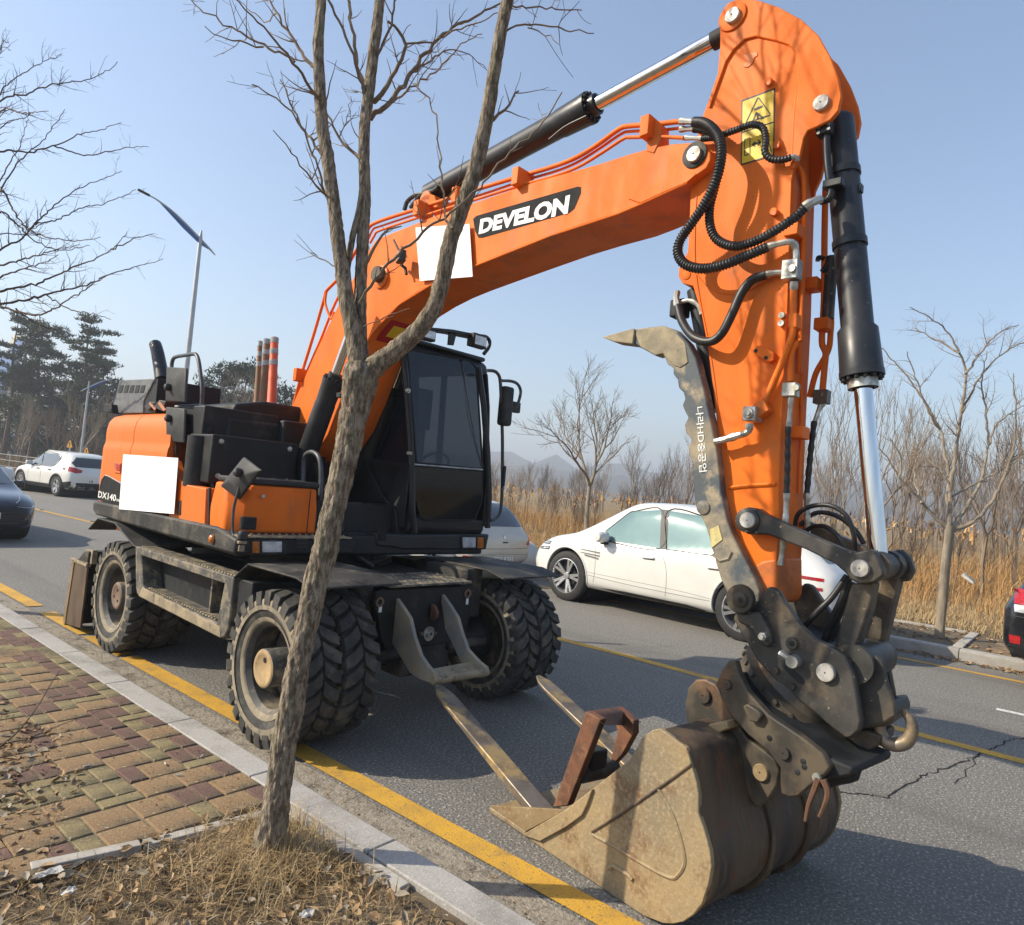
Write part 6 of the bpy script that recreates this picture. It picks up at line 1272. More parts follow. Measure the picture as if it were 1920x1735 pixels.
# ---------- white SUV far left
A, B = gz(35, 919.6), gz(101.7, 930.6); dv = nrm(A-B); wbm = float(np.linalg.norm(A-B)); lf = np.array([-dv[1], dv[0], 0])
P = suv_params(4.75, wbm, .92, 1.74, .98, .375, .25, False, (5, .03, True)); c0 = (A+B)/2-lf*.96
sv = Car('suv_car', 'white SUV with red tail lamps parked at the far kerb behind the excavator tail', 'car', (c0[0], c0[1], 0), math.atan2(dv[1], dv[0]), P, CARW); hx = P['wb']/2; x0 = P['x0']
win(sv, [(hx-.50, 1.08), (hx-1.05, 1.50), (hx-1.25, 1.57), (hx-1.50, 1.10)], CARGLASS); win(sv, [(hx-1.58, 1.10), (hx-1.32, 1.58), (hx-2.3, 1.60), (hx-2.75, 1.45), (hx-2.45, 1.12)], CARGLASS)
sv.patch('rear_window', [(-.66, 1.16), (.66, 1.16), (.74, 1.3), (.55, 1.52), (-.55, 1.52), (-.74, 1.3)], CARGLASS, 'x', -1, .006)
for sd in (1, -1): sv.patch('tail_lamp', [(sd*.45, 1.05), (sd*.80, 1.15), (sd*.93, 1.12), (sd*.92, 1.0), (sd*.7, .93), (sd*.5, .96)], REDLENS, 'x', -1, .008)
sv.patch('tail_lamp_wrap', [(x0+.10, 1.12), (x0+.42, 1.17), (x0+.5, 1.08), (x0+.2, .98)], REDLENS, 'y', 1, .008)
sv.patch('lower_bumper', [(-.86, .58), (.86, .58), (.80, .32), (-.80, .32)], TRIM, 'x', -1, .006); sv.patch('cladding', [(hx-.48, .44), (-hx+.50, .44), (-hx+.50, .27), (hx-.48, .27)], TRIM, 'y', 1, .008)
sv.line('arch_lip', [(hx+.46*math.cos(t), .375+.46*math.sin(t)) for t in np.linspace(-.3, 3.4, 16)], TRIM, .035); sv.line('arch_lip', [(-hx+.46*math.cos(t), .375+.46*math.sin(t)) for t in np.linspace(-.3, 3.4, 16)], TRIM, .035)
sv.patch('bumper_corner', [(x0+.05, .62), (-hx-.44, .56), (-hx-.5, .3), (x0+.1, .34)], TRIM, 'y', 1, .006)
for x in (hx-.62, hx-1.66): sv.line('door_gap', [(x, 1.0), (x-.03, .7), (x, .45)], GAPL, .005)
for x in (hx-1.42, hx-2.35): p, nn = sv.hit(x, .98, 'y', 1); b = MB(); b.box(np.array(p)+[0, .012, 0], (.09, 0, 0), (0, .018, 0), (0, 0, .016)); sv.mesh(b, 'door_handle', TRIM, None, .008)
p, nn = sv.hit(hx-.75, 1.10, 'y', 1); b = MB(); b.box(np.array(p)+[0.02, .12, .06], (.06, 0, 0), (0, .11, 0), (0, 0, .085)); sv.mesh(b, 'wing_mirror', CARW, None, .03)
b = MB(); b.tube([(hx-1.25, .64, 1.63), (0, .66, 1.705), (x0+1.0, .64, 1.66)], .022, 8); sv.mesh(b, 'roof_rail', CARW)
p, nn = sv.hit(0, .66, 'x', -1); c = np.array(p)+[-.01, 0, 0]; b = MB(); b.box(c, (.006, 0, 0), (0, .26, 0), (0, 0, .06)); po = sv.mesh(b, 'number_plate', PLATEW)
tv, tf = text_mesh('18', 1, .015); b = MB(); b.add(quad_map(tv, [c+[-.008, y, z] for y, z in ((.22, -.04), (.08, -.04), (.08, .04), (.22, .04))]), tf); sv.mesh(b, 'plate_lettering', DECAL_BLK, po, 0, 0)
# ---------- white car at the left edge, farther on
P = suv_params(4.6, 2.75, .90, 1.62, .92, .34, .24, True)
wc = Car('sedan_car', 'white car at the left edge, parked ahead of the white SUV', 'car', (8.05, 39.6, 0), rad(98), P, CARW); hx = P['wb']/2; x0 = P['x0']
wc.patch('rear_window', [(-.6, 1.12), (.6, 1.12), (.5, 1.45), (-.5, 1.45)], CARGLASS, 'x', -1, .006); wc.patch('tail_lamp', [(-.88, .96), (.88, .96), (.88, .86), (-.88, .86)], REDLENS, 'x', -1, .006); wc.patch('lower_bumper', [(-.8, .5), (.8, .5), (.78, .32), (-.78, .32)], TRIM, 'x', -1, .006)
wc.patch('tail_lamp_wrap', [(x0+.1, .96), (x0+.4, .98), (x0+.4, .90), (x0+.1, .86)], REDLENS, 'y', 1, .006)
win(wc, [(hx-.6, 1.02), (hx-1.1, 1.46), (hx-1.7, 1.52), (hx-1.75, 1.0)], CARGLASS); win(wc, [(hx-1.85, 1.0), (hx-1.8, 1.52), (hx-2.6, 1.40), (hx-2.9, 1.1)], CARGLASS)
# ---------- dark blue sedan at the left edge, coming towards us
P = suv_params(4.75, 2.8, .92, 1.46, .93, .33, .24, True); P['solver'] = 'FAST'
c1 = gz(57, 1018); ns = Car('sedan_car', 'dark blue sedan facing the camera at the left edge of the road', 'car', (c1[0]-.80, c1[1]+2.20, 0), rad(-90), P, CARN); hx = P['wb']/2; x1 = P['x1']
ns.patch('grille', [(-.62, .66), (.62, .66), (.70, .55), (.58, .36), (-.58, .36), (-.70, .55)], TRIM, 'x', 1, .006)
for z in (.42, .48, .54, .60): ns.line('grille_bar', [(-.60, z), (0, z-.01), (.60, z)], ALLOY_D, .008, 'x', 1, .008)
for sd in (1, -1):
    ns.patch('headlamp', [(sd*.50, .70), (sd*.80, .80), (sd*.88, .78), (sd*.86, .66), (sd*.70, .62)], CARGLASS, 'x', 1, .008)
    ns.line('running_light', [(sd*.52, .66), (sd*.70, .64), (sd*.85, .68)], LENS, .006, 'x', 1, .010)
    ns.line('bonnet_crease', [(sd*.50, .72), (sd*.60, .80), (sd*.66, .9)], ALLOY, .006, 'x', 1, .002)
ns.patch('lower_grille', [(-.70, .32), (.70, .32), (.66, .24), (-.66, .24)], TRIM, 'x', 1, .006)
ns.line('bumper_strip', [(-.80, .33), (0, .30), (.80, .33)], ALLOY_D, .008, 'x', 1, .006)
ns.patch('windscreen', [(-.72, 1.02), (.72, 1.02), (.58, 1.40), (-.58, 1.40)], CARGLASS, 'x', 1, .006)
p, nn = ns.hit(0, .50, 'x', 1); b = MB(); b.box(np.array(p)+[.012, 0, 0], (.006, 0, 0), (0, .26, 0), (0, 0, .055)); ns.mesh(b, 'number_plate', PLATEW)
for sd in (1, -1): p, nn = ns.hit(hx-.8, .95, 'y', sd); b = MB(); b.box(np.array(p)+[0, sd*.10, .05], (.05, 0, 0), (0, .10, 0), (0, 0, .07)); ns.mesh(b, 'wing_mirror', CARN, None, .03)
# ---------- black SUV at the right edge: tail towards the left
FX = Frame(0, (9.85, 0, 0)); q = FX.V(1873, 1185, 0)
P = suv_params(4.85, 2.9, .95, 1.76, .97, .38, .26, False)
bs = Car('suv_car', 'black SUV cut by the right edge with its red tail lamp showing', 'car', (9.85+.97, q[1]-1.02-1.43, 0), rad(-90), P, CARK); hx = P['wb']/2; x0 = P['x0']
bs.patch('tail_lamp', [(x0+.10, 1.14), (x0+.12, .98), (x0+.45, .98), (x0+.62, 1.12), (x0+.4, 1.16)], REDLENS, 'y', -1, .008); bs.patch('reversing_lamp', [(x0+.12, .97), (x0+.40, .97), (x0+.34, .89), (x0+.13, .89)], LENS, 'y', -1, .008)
bs.patch('side_reflector', [(x0+.09, .62), (x0+.20, .62), (x0+.20, .53), (x0+.10, .53)], REDLENS, 'y', -1, .008); bs.line('bumper_gap', [(x0+.06, .84), (x0+.5, .84)], TRIM, .004, 'y', -1); bs.patch('lower_bumper', [(x0+.08, .48), (-hx-.44, .46), (-hx-.5, .3), (x0+.12, .36)], TRIM, 'y', -1, .006)
bs.patch('rear_window', [(-.62, 1.2), (.62, 1.2), (.55, 1.55), (-.55, 1.55)], CARGLASS, 'x', -1, .006)
bs.patch('side_window', [(-hx-.35, 1.2), (-hx-.15, 1.55), (hx-1.6, 1.62), (hx-1.6, 1.12), (-hx+.2, 1.14)], CARGLASS, 'y', -1, .006)

# ================================================================ trees
BARK = mat('grey_brown_bark', (.34, .285, .215), (.125, .098, .07), rough=.95, spec=.2, scale=62, lo=.40, hi=.58, c3=(.22, .21, .125), s3=12, lo3=.54, hi3=.68, bump=1.0, bscale=70, stretch=(1, 1, .26), fine=((.36, .31, .24), 120, .6, .7))
TWIG = mat('twig_bark', (.17, .125, .085), (.23, .175, .125), rough=.85, scale=20)
TWIG_D = mat('dark_twig_bark', (.075, .052, .038), (.11, .075, .052), rough=.85, scale=12)
PALEB = mat('pale_bark', (.28, .235, .175), (.19, .155, .115), rough=.9, scale=14, bump=.4, bscale=40, stretch=(1, 1, .3))
THICK = mat('thicket_bark', (.17, .13, .095), (.24, .19, .145), rough=.9, scale=.8)
def at_depth(px, py, d): r = ray(px, py); return EYE+r*d
def fill_tubes(parts, n=6):
    b = MB()
    for P, R in parts: b.tube(P, R, n if np.max(R) > .012 else (4 if np.max(R) > .004 else 3), cap=False)
    return b
def rough_tube(b, P, R, n=28, amp=.06, seed=0):
    """trunk with uneven cross-section"""
    P = np.asarray(P); m = len(P); T = np.gradient(P, axis=0); T /= np.linalg.norm(T, axis=1, keepdims=True); e = nrm(np.cross(T[0], (0, 1, 0.2))); vs = []; rg = np.random.default_rng(seed)
    ph = rg.random((6,))*6.28; fr = [2, 3, 5, 7, 9, 13]; from mathutils import noise as mn; big = n > 20
    for i in range(m):
        e = e-T[i]*(e @ T[i]); e = nrm(e); g = np.cross(T[i], e); s = i*.18
        for k in range(n):
            a = 2*math.pi*k/n; w = sum(math.sin(fr[j]*a+ph[j]+s*(.6+.5*j)*(1 if j % 2 else -1))*(1/(1+.45*j)) for j in range(6))
            r = R[i]*(1+amp*w*.5)
            if big:
                q = P[i]+r*(math.cos(a)*e+math.sin(a)*g); f_ = mn.turbulence(Vector((q[0]*58+seed, q[1]*58, q[2]*15)), 3, True); r += min(R[i], .06)*.20*(f_-.5)
            else: r *= 1+rg.normal(0, .012)
            vs.append(P[i]+r*(math.cos(a)*e+math.sin(a)*g))
    fs = [(i*n+k, i*n+(k+1) % n, (i+1)*n+(k+1) % n, (i+1)*n+k) for i in range(m-1) for k in range(n)]
    b.add(vs, fs)
class PxTree:
    """a tree whose limbs are read from the photo at a chosen distance"""
    def __init__(s, d0, seed): s.d0 = d0; s.tw = []; s.rg = np.random.default_rng(seed)
    def path(s, pts, dd=0.0, dd1=None, step=.03):
        dd1 = dd if dd1 is None else dd1; n = len(pts)
        P = spline([at_depth(x, y, s.d0+dd+(dd1-dd)*i/max(1, n-1)) for i, (x, y) in enumerate(pts)], 8); return resample(P, step)
    def twigs(s, P, R, dens, ln, gen=1):
        rg = s.rg; L = np.linalg.norm(np.diff(P, axis=0), axis=1).sum(); k = rg.poisson(L*dens)
        for _ in range(k):
            i = int(rg.integers(int(len(P)*.12), max(2, len(P)-1))); t = nrm(P[min(i+1, len(P)-1)]-P[i-1] if i > 0 else P[1]-P[0])
            side = nrm(np.cross(t, rg.normal(size=3))); d = nrm(t*.55+side*.9+np.array([0, 0, .25])); l = ln*(.35+rg.random())*(1-.4*i/len(P)); m = 5
            pts = [P[i]]
            for q in range(m): d = nrm(d+rg.normal(0, .12, 3)+np.array([0, 0, .06])); pts.append(pts[-1]+d*l/m)
            pts = np.array(pts); r0 = min(R[i]*.6, .0022+.010*l); rr = np.linspace(r0, .0011, len(pts)); s.tw.append((pts, rr))
            if gen > 0 and l > .12: s.twigs(resample(pts, .03), np.interp(np.linspace(0, 1, len(resample(pts, .03))), np.linspace(0, 1, len(rr)), rr), dens*1.1, ln*.42, gen-1)
# ---------- the foreground tree
base = gz(507, 1602, .10); D0 = depth(base)
ft = empty('roadside_tree', base, 'bare roadside tree with a forked leaning trunk standing right at the kerb', 'tree')
pt = PxTree(D0, 3)
def wr(w, d=None): return w/2*(d or D0)/F_PX
tr = [(499, 1632, 96), (504, 1604, 72), (508, 1570, 58), (517, 1510, 51), (532, 1400, 46), (546, 1325, 44), (557, 1263, 43), (574, 1175, 43), (591, 1100, 44), (616, 1000, 45), (638, 900, 45), (660, 800, 48), (670, 745, 58), (676, 705, 70), (676, 680, 52)]
Q4 = spline([np.r_[at_depth(q[0], q[1], D0), wr(q[2])] for q in tr], 8); Q4 = resample(Q4, .011); P, W = Q4[:, :3], Q4[:, 3]
b = MB(); rough_tube(b, P, W, 56, .09, 1); trunk = b.build('trunk', BARK, ft, smooth=60)
fork_d = 0.0
limbs = [([(674, 712), (666, 650), (655, 590), (644, 525), (634, 450), (627, 390), (616, 310), (605, 240), (600, 170), (597, 90), (601, 20), (606, -60), (612, -160)], 40, 17, 0.0, .15),
         ([(676, 690), (676, 620), (676, 545), (680, 450), (684, 370), (682, 290), (685, 227), (692, 170), (699, 110), (708, 41), (713, -20), (722, -120)], 34, 20, .05, .30),
         ([(676, 712), (706, 684), (745, 655), (785, 618), (812, 580), (828, 530), (845, 450), (866, 390), (890, 320), (906, 258), (916, 205), (927, 130), (941, 50), (955, -10), (972, -90)], 46, 19, 0.0, -.22),
         ([(655, 590), (650, 520), (660, 450), (672, 400), (681, 350)], 18, 12, .08, .12)]
b = MB(); LP = []
for pts, w0, w1, da, db in limbs:
    P = pt.path(pts, da, db, .014); s_ = np.linspace(0, 1, len(P)); R = np.interp(s_, [0, .08, .2, 1], [wr(w0), wr(w0*.76), wr(w0*.70), wr(w1)]); rough_tube(b, P, R, 30, .07, len(pts)); LP.append((P, R))
b.build('limbs', BARK, ft, smooth=60)['kind'] = 'stuff'
br = [([(600, 130), (580, 118), (551, 77), (515, 16), (498, -10)], 10, 4, .1, .3), ([(605, 200), (580, 162), (543, 110), (494, 53), (436, -6)], 11, 3.5, .1, -.2), ([(548, 118), (539, 106), (490, 85), (433, 49), (381, 20), (352, -6)], 7, 2.5, .0, .1), ([(492, 87), (455, 80), (417, 73), (385, 53)], 5, 2, .0, -.15),
      ([(616, 385), (604, 345), (584, 284), (559, 227), (519, 187), (474, 156)], 8, 3, .1, .1), ([(604, 290), (584, 262), (567, 236), (539, 179), (525, 148)], 8, 3, .1, .25), ([(620, 375), (608, 362), (572, 321), (539, 280), (517, 248)], 7, 2.6, .1, -.1), ([(681, 300), (664, 286), (641, 264), (620, 227), (606, 203)], 9, 5, .2, .3),
      ([(695, 222), (712, 205), (730, 195), (752, 165), (771, 138), (799, 97), (848, 53), (941, 8), (960, -5)], 14, 4, .25, .35), ([(700, 190), (714, 179), (746, 122), (762, 81), (746, 57), (730, 37)], 13, 6, .25, .1), ([(771, 138), (810, 112), (840, 93), (880, 102), (915, 132)], 6, 2.2, .3, .45), ([(690, 200), (678, 150), (661, 102), (637, 41), (610, -10)], 11, 7, .2, .1), ([(680, 165), (668, 110), (657, 24), (650, -20)], 12, 9, .25, .3),
      ([(935, 70), (955, 56), (990, 47), (1039, 51), (1114, 65)], 6, 2.5, -.15, -.3), ([(990, 47), (1020, 62), (1049, 83)], 3.5, 2, -.2, -.3), ([(945, 30), (961, 12), (1010, 16), (1091, 18)], 5, 2.5, -.15, .1), ([(925, 225), (933, 219), (953, 199), (974, 171)], 9, 4, -.15, -.2), ([(675, 572), (690, 545), (746, 475), (800, 430), (868, 378), (941, 305), (1010, 236), (1055, 179)], 9, 3, -.1, -.25),
      ([(846, 432), (834, 398), (827, 305), (821, 232), (803, 187), (775, 156)], 6.5, 3, -.2, .0), ([(684, 500), (693, 479), (718, 439), (750, 422)], 9, 4, .0, -.1), ([(640, 515), (626, 500), (580, 471)], 4, 3, .0, .1), ([(683, 613), (722, 593), (767, 575)], 3, 2, -.1, -.15), ([(762, 81), (800, 80), (850, 60), (900, 40), (950, 20)], 6, 2.5, .2, .3), ([(735, 190), (790, 150), (830, 120), (870, 80), (905, 60)], 6, 2.5, .3, .5), ([(697, 130), (720, 80), (735, 40), (742, -10)], 10, 6, .3, .2), ([(520, 25), (500, 40), (470, 20), (440, -10)], 4, 2, .3, .4), ([(640, 250), (650, 230), (654, 205), (658, 180)], 3, 2, .25, .3)]
parts = []
for pts, w0, w1, da, db in br:
    P = pt.path(pts, da, db, .03); R = np.linspace(wr(w0*.82), wr(w1*.8), len(P)); P = P+pt.rg.normal(0, .0045, P.shape); parts.append((P, R)); pt.twigs(P, R, 10.5, .18, 1)
for P, R in LP: pt.twigs(P[len(P)//3:], R[len(P)//3:], .9, .22, 1)
fill_tubes(parts, 8).build('branches', TWIG, ft, smooth=60)['kind'] = 'stuff'
fill_tubes(pt.tw, 4).build('twigs', TWIG, ft, smooth=60)['kind'] = 'stuff'
# upper crown above the picture (it throws the shadows on the machine)
def grow(rg, P, d, L, r, gen, out, spread=.55, up=.12, kids=(2, 4)):
    m = max(4, int(L/.12)); pts = [P]
    for i in range(m): d = nrm(d+rg.normal(0, .10, 3)+np.array([0, 0, up*.25])); pts.append(pts[-1]+d*L/m)
    pts = np.array(pts); out.append((pts, np.linspace(r, r*.55, len(pts)), gen))
    if gen == 0: return
    k = int(rg.integers(kids[0], kids[1]+1))
    for j in range(k):
        i = int(m*(.35+.65*(j+rg.random())/k)); i = min(i, m); t = nrm(pts[min(i, m)]-pts[i-1]); s = nrm(np.cross(t, rg.normal(size=3))); dd = nrm(t+s*spread*(1+.6*rg.random())+np.array([0, 0, up])); grow(rg, pts[i], dd, L*(.5+.3*rg.random()), r*.5, gen-1, out, spread, up, kids)
    grow(rg, pts[-1], d, L*.62, r*.55, gen-1, out, spread, up, kids)
rg = np.random.default_rng(5); out = []
for P, R in LP[:3]: grow(rg, P[-1], nrm(P[-1]-P[-8]), .8, R[-1], 3, out, .55, .15, (2, 3))
fill_tubes([(p, q) for p, q, g_ in out], 6).build('upper_branches', TWIG, ft, smooth=60)['kind'] = 'stuff'

# ---------- neighbour tree, trunk just outside the left edge
nb_base = np.array([1.55, 9.6, .09]); dn = depth(nb_base)
nt_ = empty('roadside_tree', nb_base, 'bare tree whose branches reach in from the left edge above the parked cars', 'tree')
p2 = PxTree(dn, 9)
nbr = [[(0, 192), (48, 177), (92, 160), (155, 151), (192, 138), (221, 117)], [(0, 177), (29, 148), (66, 124), (114, 100)], [(0, 286), (55, 286), (100, 273), (148, 253), (192, 243), (229, 229)], [(100, 273), (155, 290), (203, 284), (240, 277), (277, 275)], [(0, 358), (44, 295), (85, 258), (122, 205)], [(0, 339), (33, 284), (52, 225)], [(0, 358), (22, 391), (52, 428), (92, 445), (148, 452), (188, 446)],
       [(0, 469), (37, 450), (74, 413), (122, 369), (173, 343), (229, 321)], [(66, 421), (111, 410), (155, 389), (203, 380), (253, 356)], [(0, 572), (55, 561), (111, 546), (166, 533), (221, 509), (306, 487)], [(0, 546), (74, 531), (129, 505), (173, 487), (207, 469), (240, 435)], [(207, 469), (251, 448), (291, 439)], [(0, 576), (55, 590), (92, 583), (148, 550), (207, 513)], [(85, 553), (129, 579), (166, 587), (207, 598)], [(30, 579), (66, 605), (111, 624)], [(0, 90), (15, 80)], [(0, 98), (20, 95)], [(0, 210), (40, 212), (90, 208)], [(0, 240), (30, 225), (60, 215)], [(0, 400), (30, 420), (70, 455), (120, 470), (170, 460)], [(0, 440), (40, 440), (80, 420)], [(0, 500), (50, 485), (100, 470), (150, 460)], [(0, 520), (60, 500), (110, 480)]]
parts = []; lead = at_depth(-70, 560, dn)
for k_, q in enumerate(nbr):
    x0_, y0_ = q[0]
    if x0_ == 0: q = [(-70, 620 if y0_ > 300 else 480), (-35, (y0_*2+(620 if y0_ > 300 else 480))/3)]+q
    P = p2.path(q, 0 if x0_ else 0, p2.rg.normal(0, .5), .04); P = P+p2.rg.normal(0, .006, P.shape); R = np.linspace(.016 if x0_ == 0 else .008, .003, len(P)); parts.append((P, R)); p2.twigs(P[len(P)//4:], R[len(P)//4:], 9, .30, 1)
fill_tubes(parts, 6).build('branches', TWIG_D, nt_)['kind'] = 'stuff'; fill_tubes(p2.tw, 4).build('twigs', TWIG_D, nt_)['kind'] = 'stuff'
b = MB(); P = resample(spline([nb_base, nb_base+[.02, -.02, 1.2], at_depth(-75, 760, dn), at_depth(-70, 620, dn), at_depth(-72, 480, dn), at_depth(-60, 300, dn), at_depth(-50, 120, dn)], 6), .06); rough_tube(b, P, np.linspace(.085, .03, len(P)), 16, .06, 3); b.build('trunk', BARK, nt_)

# ---------- tree on the far pavement, right
tb = gz(1763, 1196, .14); dr = depth(tb)
rt = empty('roadside_tree', tb, 'bare tree with a fan of limbs on the far pavement right of the arm', 'tree')
p3 = PxTree(dr, 21)
b = MB(); P = p3.path([(1760, 1204), (1764, 1160), (1769, 1110), (1774, 1050), (1779, 1010), (1781, 985)], 0, 0, .06); rough_tube(b, P, np.interp(np.linspace(0, 1, len(P)), [0, .1, .9, 1], [wr(21, dr), wr(15.5, dr), wr(16, dr), wr(15, dr)]), 18, .08, 4); b.build('trunk', PALEB, rt)
lim = [[(1781, 995), (1769, 985), (1730, 944), (1688, 897), (1662, 858), (1641, 833)], [(1781, 990), (1777, 935), (1779, 901), (1773, 858), (1764, 807), (1730, 748), (1700, 705), (1649, 650)], [(1781, 940), (1790, 858), (1803, 773), (1811, 701), (1798, 662), (1777, 624), (1747, 598), (1705, 577)], [(1783, 992), (1824, 935), (1841, 893), (1854, 833), (1875, 790), (1930, 755)], [(1786, 998), (1841, 965), (1884, 893), (1901, 833), (1905, 773), (1900, 700)], [(1786, 930), (1841, 901), (1930, 850)], [(1779, 905), (1750, 870), (1720, 850), (1690, 845)], [(1803, 773), (1830, 720), (1860, 680), (1900, 650), (1930, 640)], [(1811, 701), (1840, 660), (1870, 625), (1910, 610)], [(1798, 662), (1760, 640), (1715, 615)], [(1764, 807), (1740, 770), (1710, 690), (1700, 660)], [(1854, 833), (1850, 770), (1840, 720), (1850, 660)], [(1730, 944), (1715, 900), (1720, 850)], [(1688, 897), (1690, 860), (1668, 820)]]
parts = []
for i, q in enumerate(lim):
    P = p3.path(q, 0, p3.rg.normal(0, .4), .08); P += p3.rg.normal(0, .008, P.shape); R = np.linspace(wr(8 if i < 5 else 4.5, dr), wr(1.5, dr), len(P)); parts.append((P, R)); p3.twigs(P[len(P)//5:], R[len(P)//5:], 7.5, .5, 2)
fill_tubes(parts, 8).build('limbs', PALEB, rt)['kind'] = 'stuff'; fill_tubes(p3.tw, 4).build('twigs', TWIG, rt)['kind'] = 'stuff'
# ---------- smaller trees: generated, one mesh for wood each
def bare_tree(name, label, loc, H, seed, m, r=.09, gens=5, spread=.5, up=.2, lean=(0, 0), group=None, trunk_frac=.22, parentless=False, kids=(2, 3)):
    rg = np.random.default_rng(seed); out = []; loc = np.asarray(loc, float)
    top = loc+np.array([lean[0], lean[1], H*trunk_frac]); P = resample(spline([loc, (loc+top)/2+rg.normal(0, .03, 3)*[1, 1, 0], top], 4), .15); 
    for j in range(4):
        a = j*1.57+rg.random(); grow(rg, top-np.array([0, 0, .02*j]), nrm(np.array([math.cos(a)*spread, math.sin(a)*spread, 1.0])), H*.30*(.8+.4*rg.random()), r*.62, gens-1, out, spread, up, kids)
    if parentless: return [(P, np.linspace(r, r*.8, len(P)), gens)]+out
    o = empty(name, loc, label, 'tree', group)
    b = MB(); rough_tube(b, P, np.linspace(r, r*.8, len(P)), 14, .06, seed); b.build('trunk', m, o)
    fill_tubes([(p, np.maximum(q, .0045)) for p, q, g_ in out], 6).build('branches', m, o)['kind'] = 'stuff'
    return o
def far_pt(px, py, X): d = ray(px, py); return EYE+d*(X/d[0])
q = far_pt(1103, 985, 17.0); bare_tree('bare_tree', 'slender bare tree rising from the reeds left of the thumb claw', (q[0], q[1], .22), 5.2, 11, PALEB, .075, 5, .55, .14, (.05, .1), None, .36)

# ================================================================ background
# ---------- thicket of bare trees behind the reeds: many shapes merged, plus single ones in front
tmpl = []
for sd in range(6):
    parts = bare_tree('x', None, (0, 0, 0), 5.5+sd*.4, 100+sd, None, .07, 4, .30+.04*(sd % 3), .30, parentless=True, trunk_frac=.30, kids=(2, 3))
    b = MB()
    for p, q, g_ in parts: b.tube(p, np.maximum(q*.8, .0055), 4 if q[0] > .03 else 3, cap=False)
    tmpl.append((np.array(b.v), b.f))
def merged(name, placements, m):
    vs = []; fs = []; n = 0
    for (x, y, z, s, rz, k) in placements:
        V, F = tmpl[k]; c, sn = math.cos(rz), math.sin(rz); W = V*s; W = np.stack([W[:, 0]*c-W[:, 1]*sn+x, W[:, 0]*sn+W[:, 1]*c+y, W[:, 2]*(.85+.3*((k*7) % 5)/5)+z], 1)
        vs.append(W); fs += [tuple(i+n for i in f) for f in F]; n += len(W)
    vs = np.concatenate(vs); me = bpy.data.meshes.new(name); me.from_pydata(vs.tolist(), [], fs); me.materials.append(m); o = bpy.data.objects.new(name, me); COL.objects.link(o); o['kind'] = 'stuff'; return o
rg = np.random.default_rng(2); pl = []
def lz(x, y): return land_z(x, y)
for _ in range(190):
    x = rg.uniform(26, 56); y = rg.uniform(-9, 66); sl = np.clip((y/x-.30)/.45, 0, 1); pl.append((x, y, lz(x, y), rg.uniform(.55, 1.0)*(1-.42*sl), rg.random()*6.28, int(rg.integers(6))))
merged('bare_thicket', pl, THICK)
pl = []
for _ in range(170):
    x = rg.uniform(18.5, 34); y = rg.uniform(-9, 52); pl.append((x, y, lz(x, y)-.3, rg.uniform(.20, .42), rg.random()*6.28, int(rg.integers(6))))
merged('bare_shrubs', pl, MATS['dark_twig_bark'])
# single young trees at the front edge of the thicket
spots = [(1035, 965, 21), (1180, 960, 22), (1235, 965, 20), (1285, 960, 21), (1560, 985, 19), (1640, 990, 19), (1690, 1000, 21), (1850, 1010, 20), (1905, 1010, 22)]
words = ['between the white crossover bonnet and the cab', 'behind the white crossover bonnet', 'just left of the claw lettering', 'touching the left side of the claw', 'between the arm and the bucket cylinder', 'just right of the bucket cylinder rod', 'left of the far pavement tree', 'right of the far pavement tree', 'at the right edge above the black SUV']
for i, (px, py, X) in enumerate(spots):
    q = far_pt(px, py, X); o = empty('young_tree', (q[0], q[1], lz(q[0], q[1])), 'thin bare young tree in the reeds '+words[i], 'tree', 'young bare trees along the thicket')
    V, F = tmpl[i % 6]; me = bpy.data.meshes.new('branches'); me.from_pydata(V.tolist(), [], F); me.materials.append(THICK); c = bpy.data.objects.new('branches', me); COL.objects.link(c); c.parent = o; s = (.36 if i < 4 else .58)+.22*rg.random(); c.scale = (s, s, s*1.05); c.rotation_euler.z = rg.random()*6
# ---------- reeds and dry grass
def blades(name, pts, h, w, lean, m, droop=.35, seed=1, segs=3, kind='stuff', loc=(0, 0, 0)):
    rg = np.random.default_rng(seed); n = len(pts); P = np.asarray(pts, float); h = np.broadcast_to(h, n)*rg.uniform(.6, 1.2, n); a = rg.uniform(0, 2*math.pi, n); dr = np.stack([np.cos(a), np.sin(a), np.zeros(n)], 1)
    wd = np.stack([-np.sin(a+rg.normal(0, .8, n)), np.cos(a+rg.normal(0, .8, n)), np.zeros(n)], 1); ln = np.abs(rg.normal(lean, lean*.6, n)); V = []
    for s in range(segs+1):
        t = s/segs; c = P+dr*(ln*h*t**1.8)[:, None]; c[:, 2] += h*t*(1-droop*ln*t); ww = w*(1-t*.85)
        V += [c-wd*ww/2, c+wd*ww/2]
    V = np.stack(V, 1).reshape(-1, 3); k = 2*(segs+1); F = []
    idx = np.arange(n)*k
    for s in range(segs): F.append(np.stack([idx+2*s, idx+2*s+1, idx+2*s+3, idx+2*s+2], 1))
    F = np.concatenate(F); me = bpy.data.meshes.new(name); me.vertices.add(len(V)); me.vertices.foreach_set('co', V.astype(np.float32).ravel()); me.loops.add(F.size); me.loops.foreach_set('vertex_index', F.astype(np.int32).ravel()); me.polygons.add(len(F)); me.polygons.foreach_set('loop_start', np.arange(0, F.size, 4, dtype=np.int32)); me.polygons.foreach_set('loop_total', np.full(len(F), 4, np.int32)); me.update(calc_edges=True); me.validate()
    me.materials.append(m); o = bpy.data.objects.new(name, me); COL.objects.link(o)
    if kind: o['kind'] = kind
    return o
REED = mat('dry_reed', (.48, .255, .075), (.32, .165, .055), rough=.88, scale=.35, lo=.38, hi=.62, c3=(.52, .37, .18), s3=.9, lo3=.48, hi3=.66, fine=((.18, .11, .055), 3.0, .56, .66))
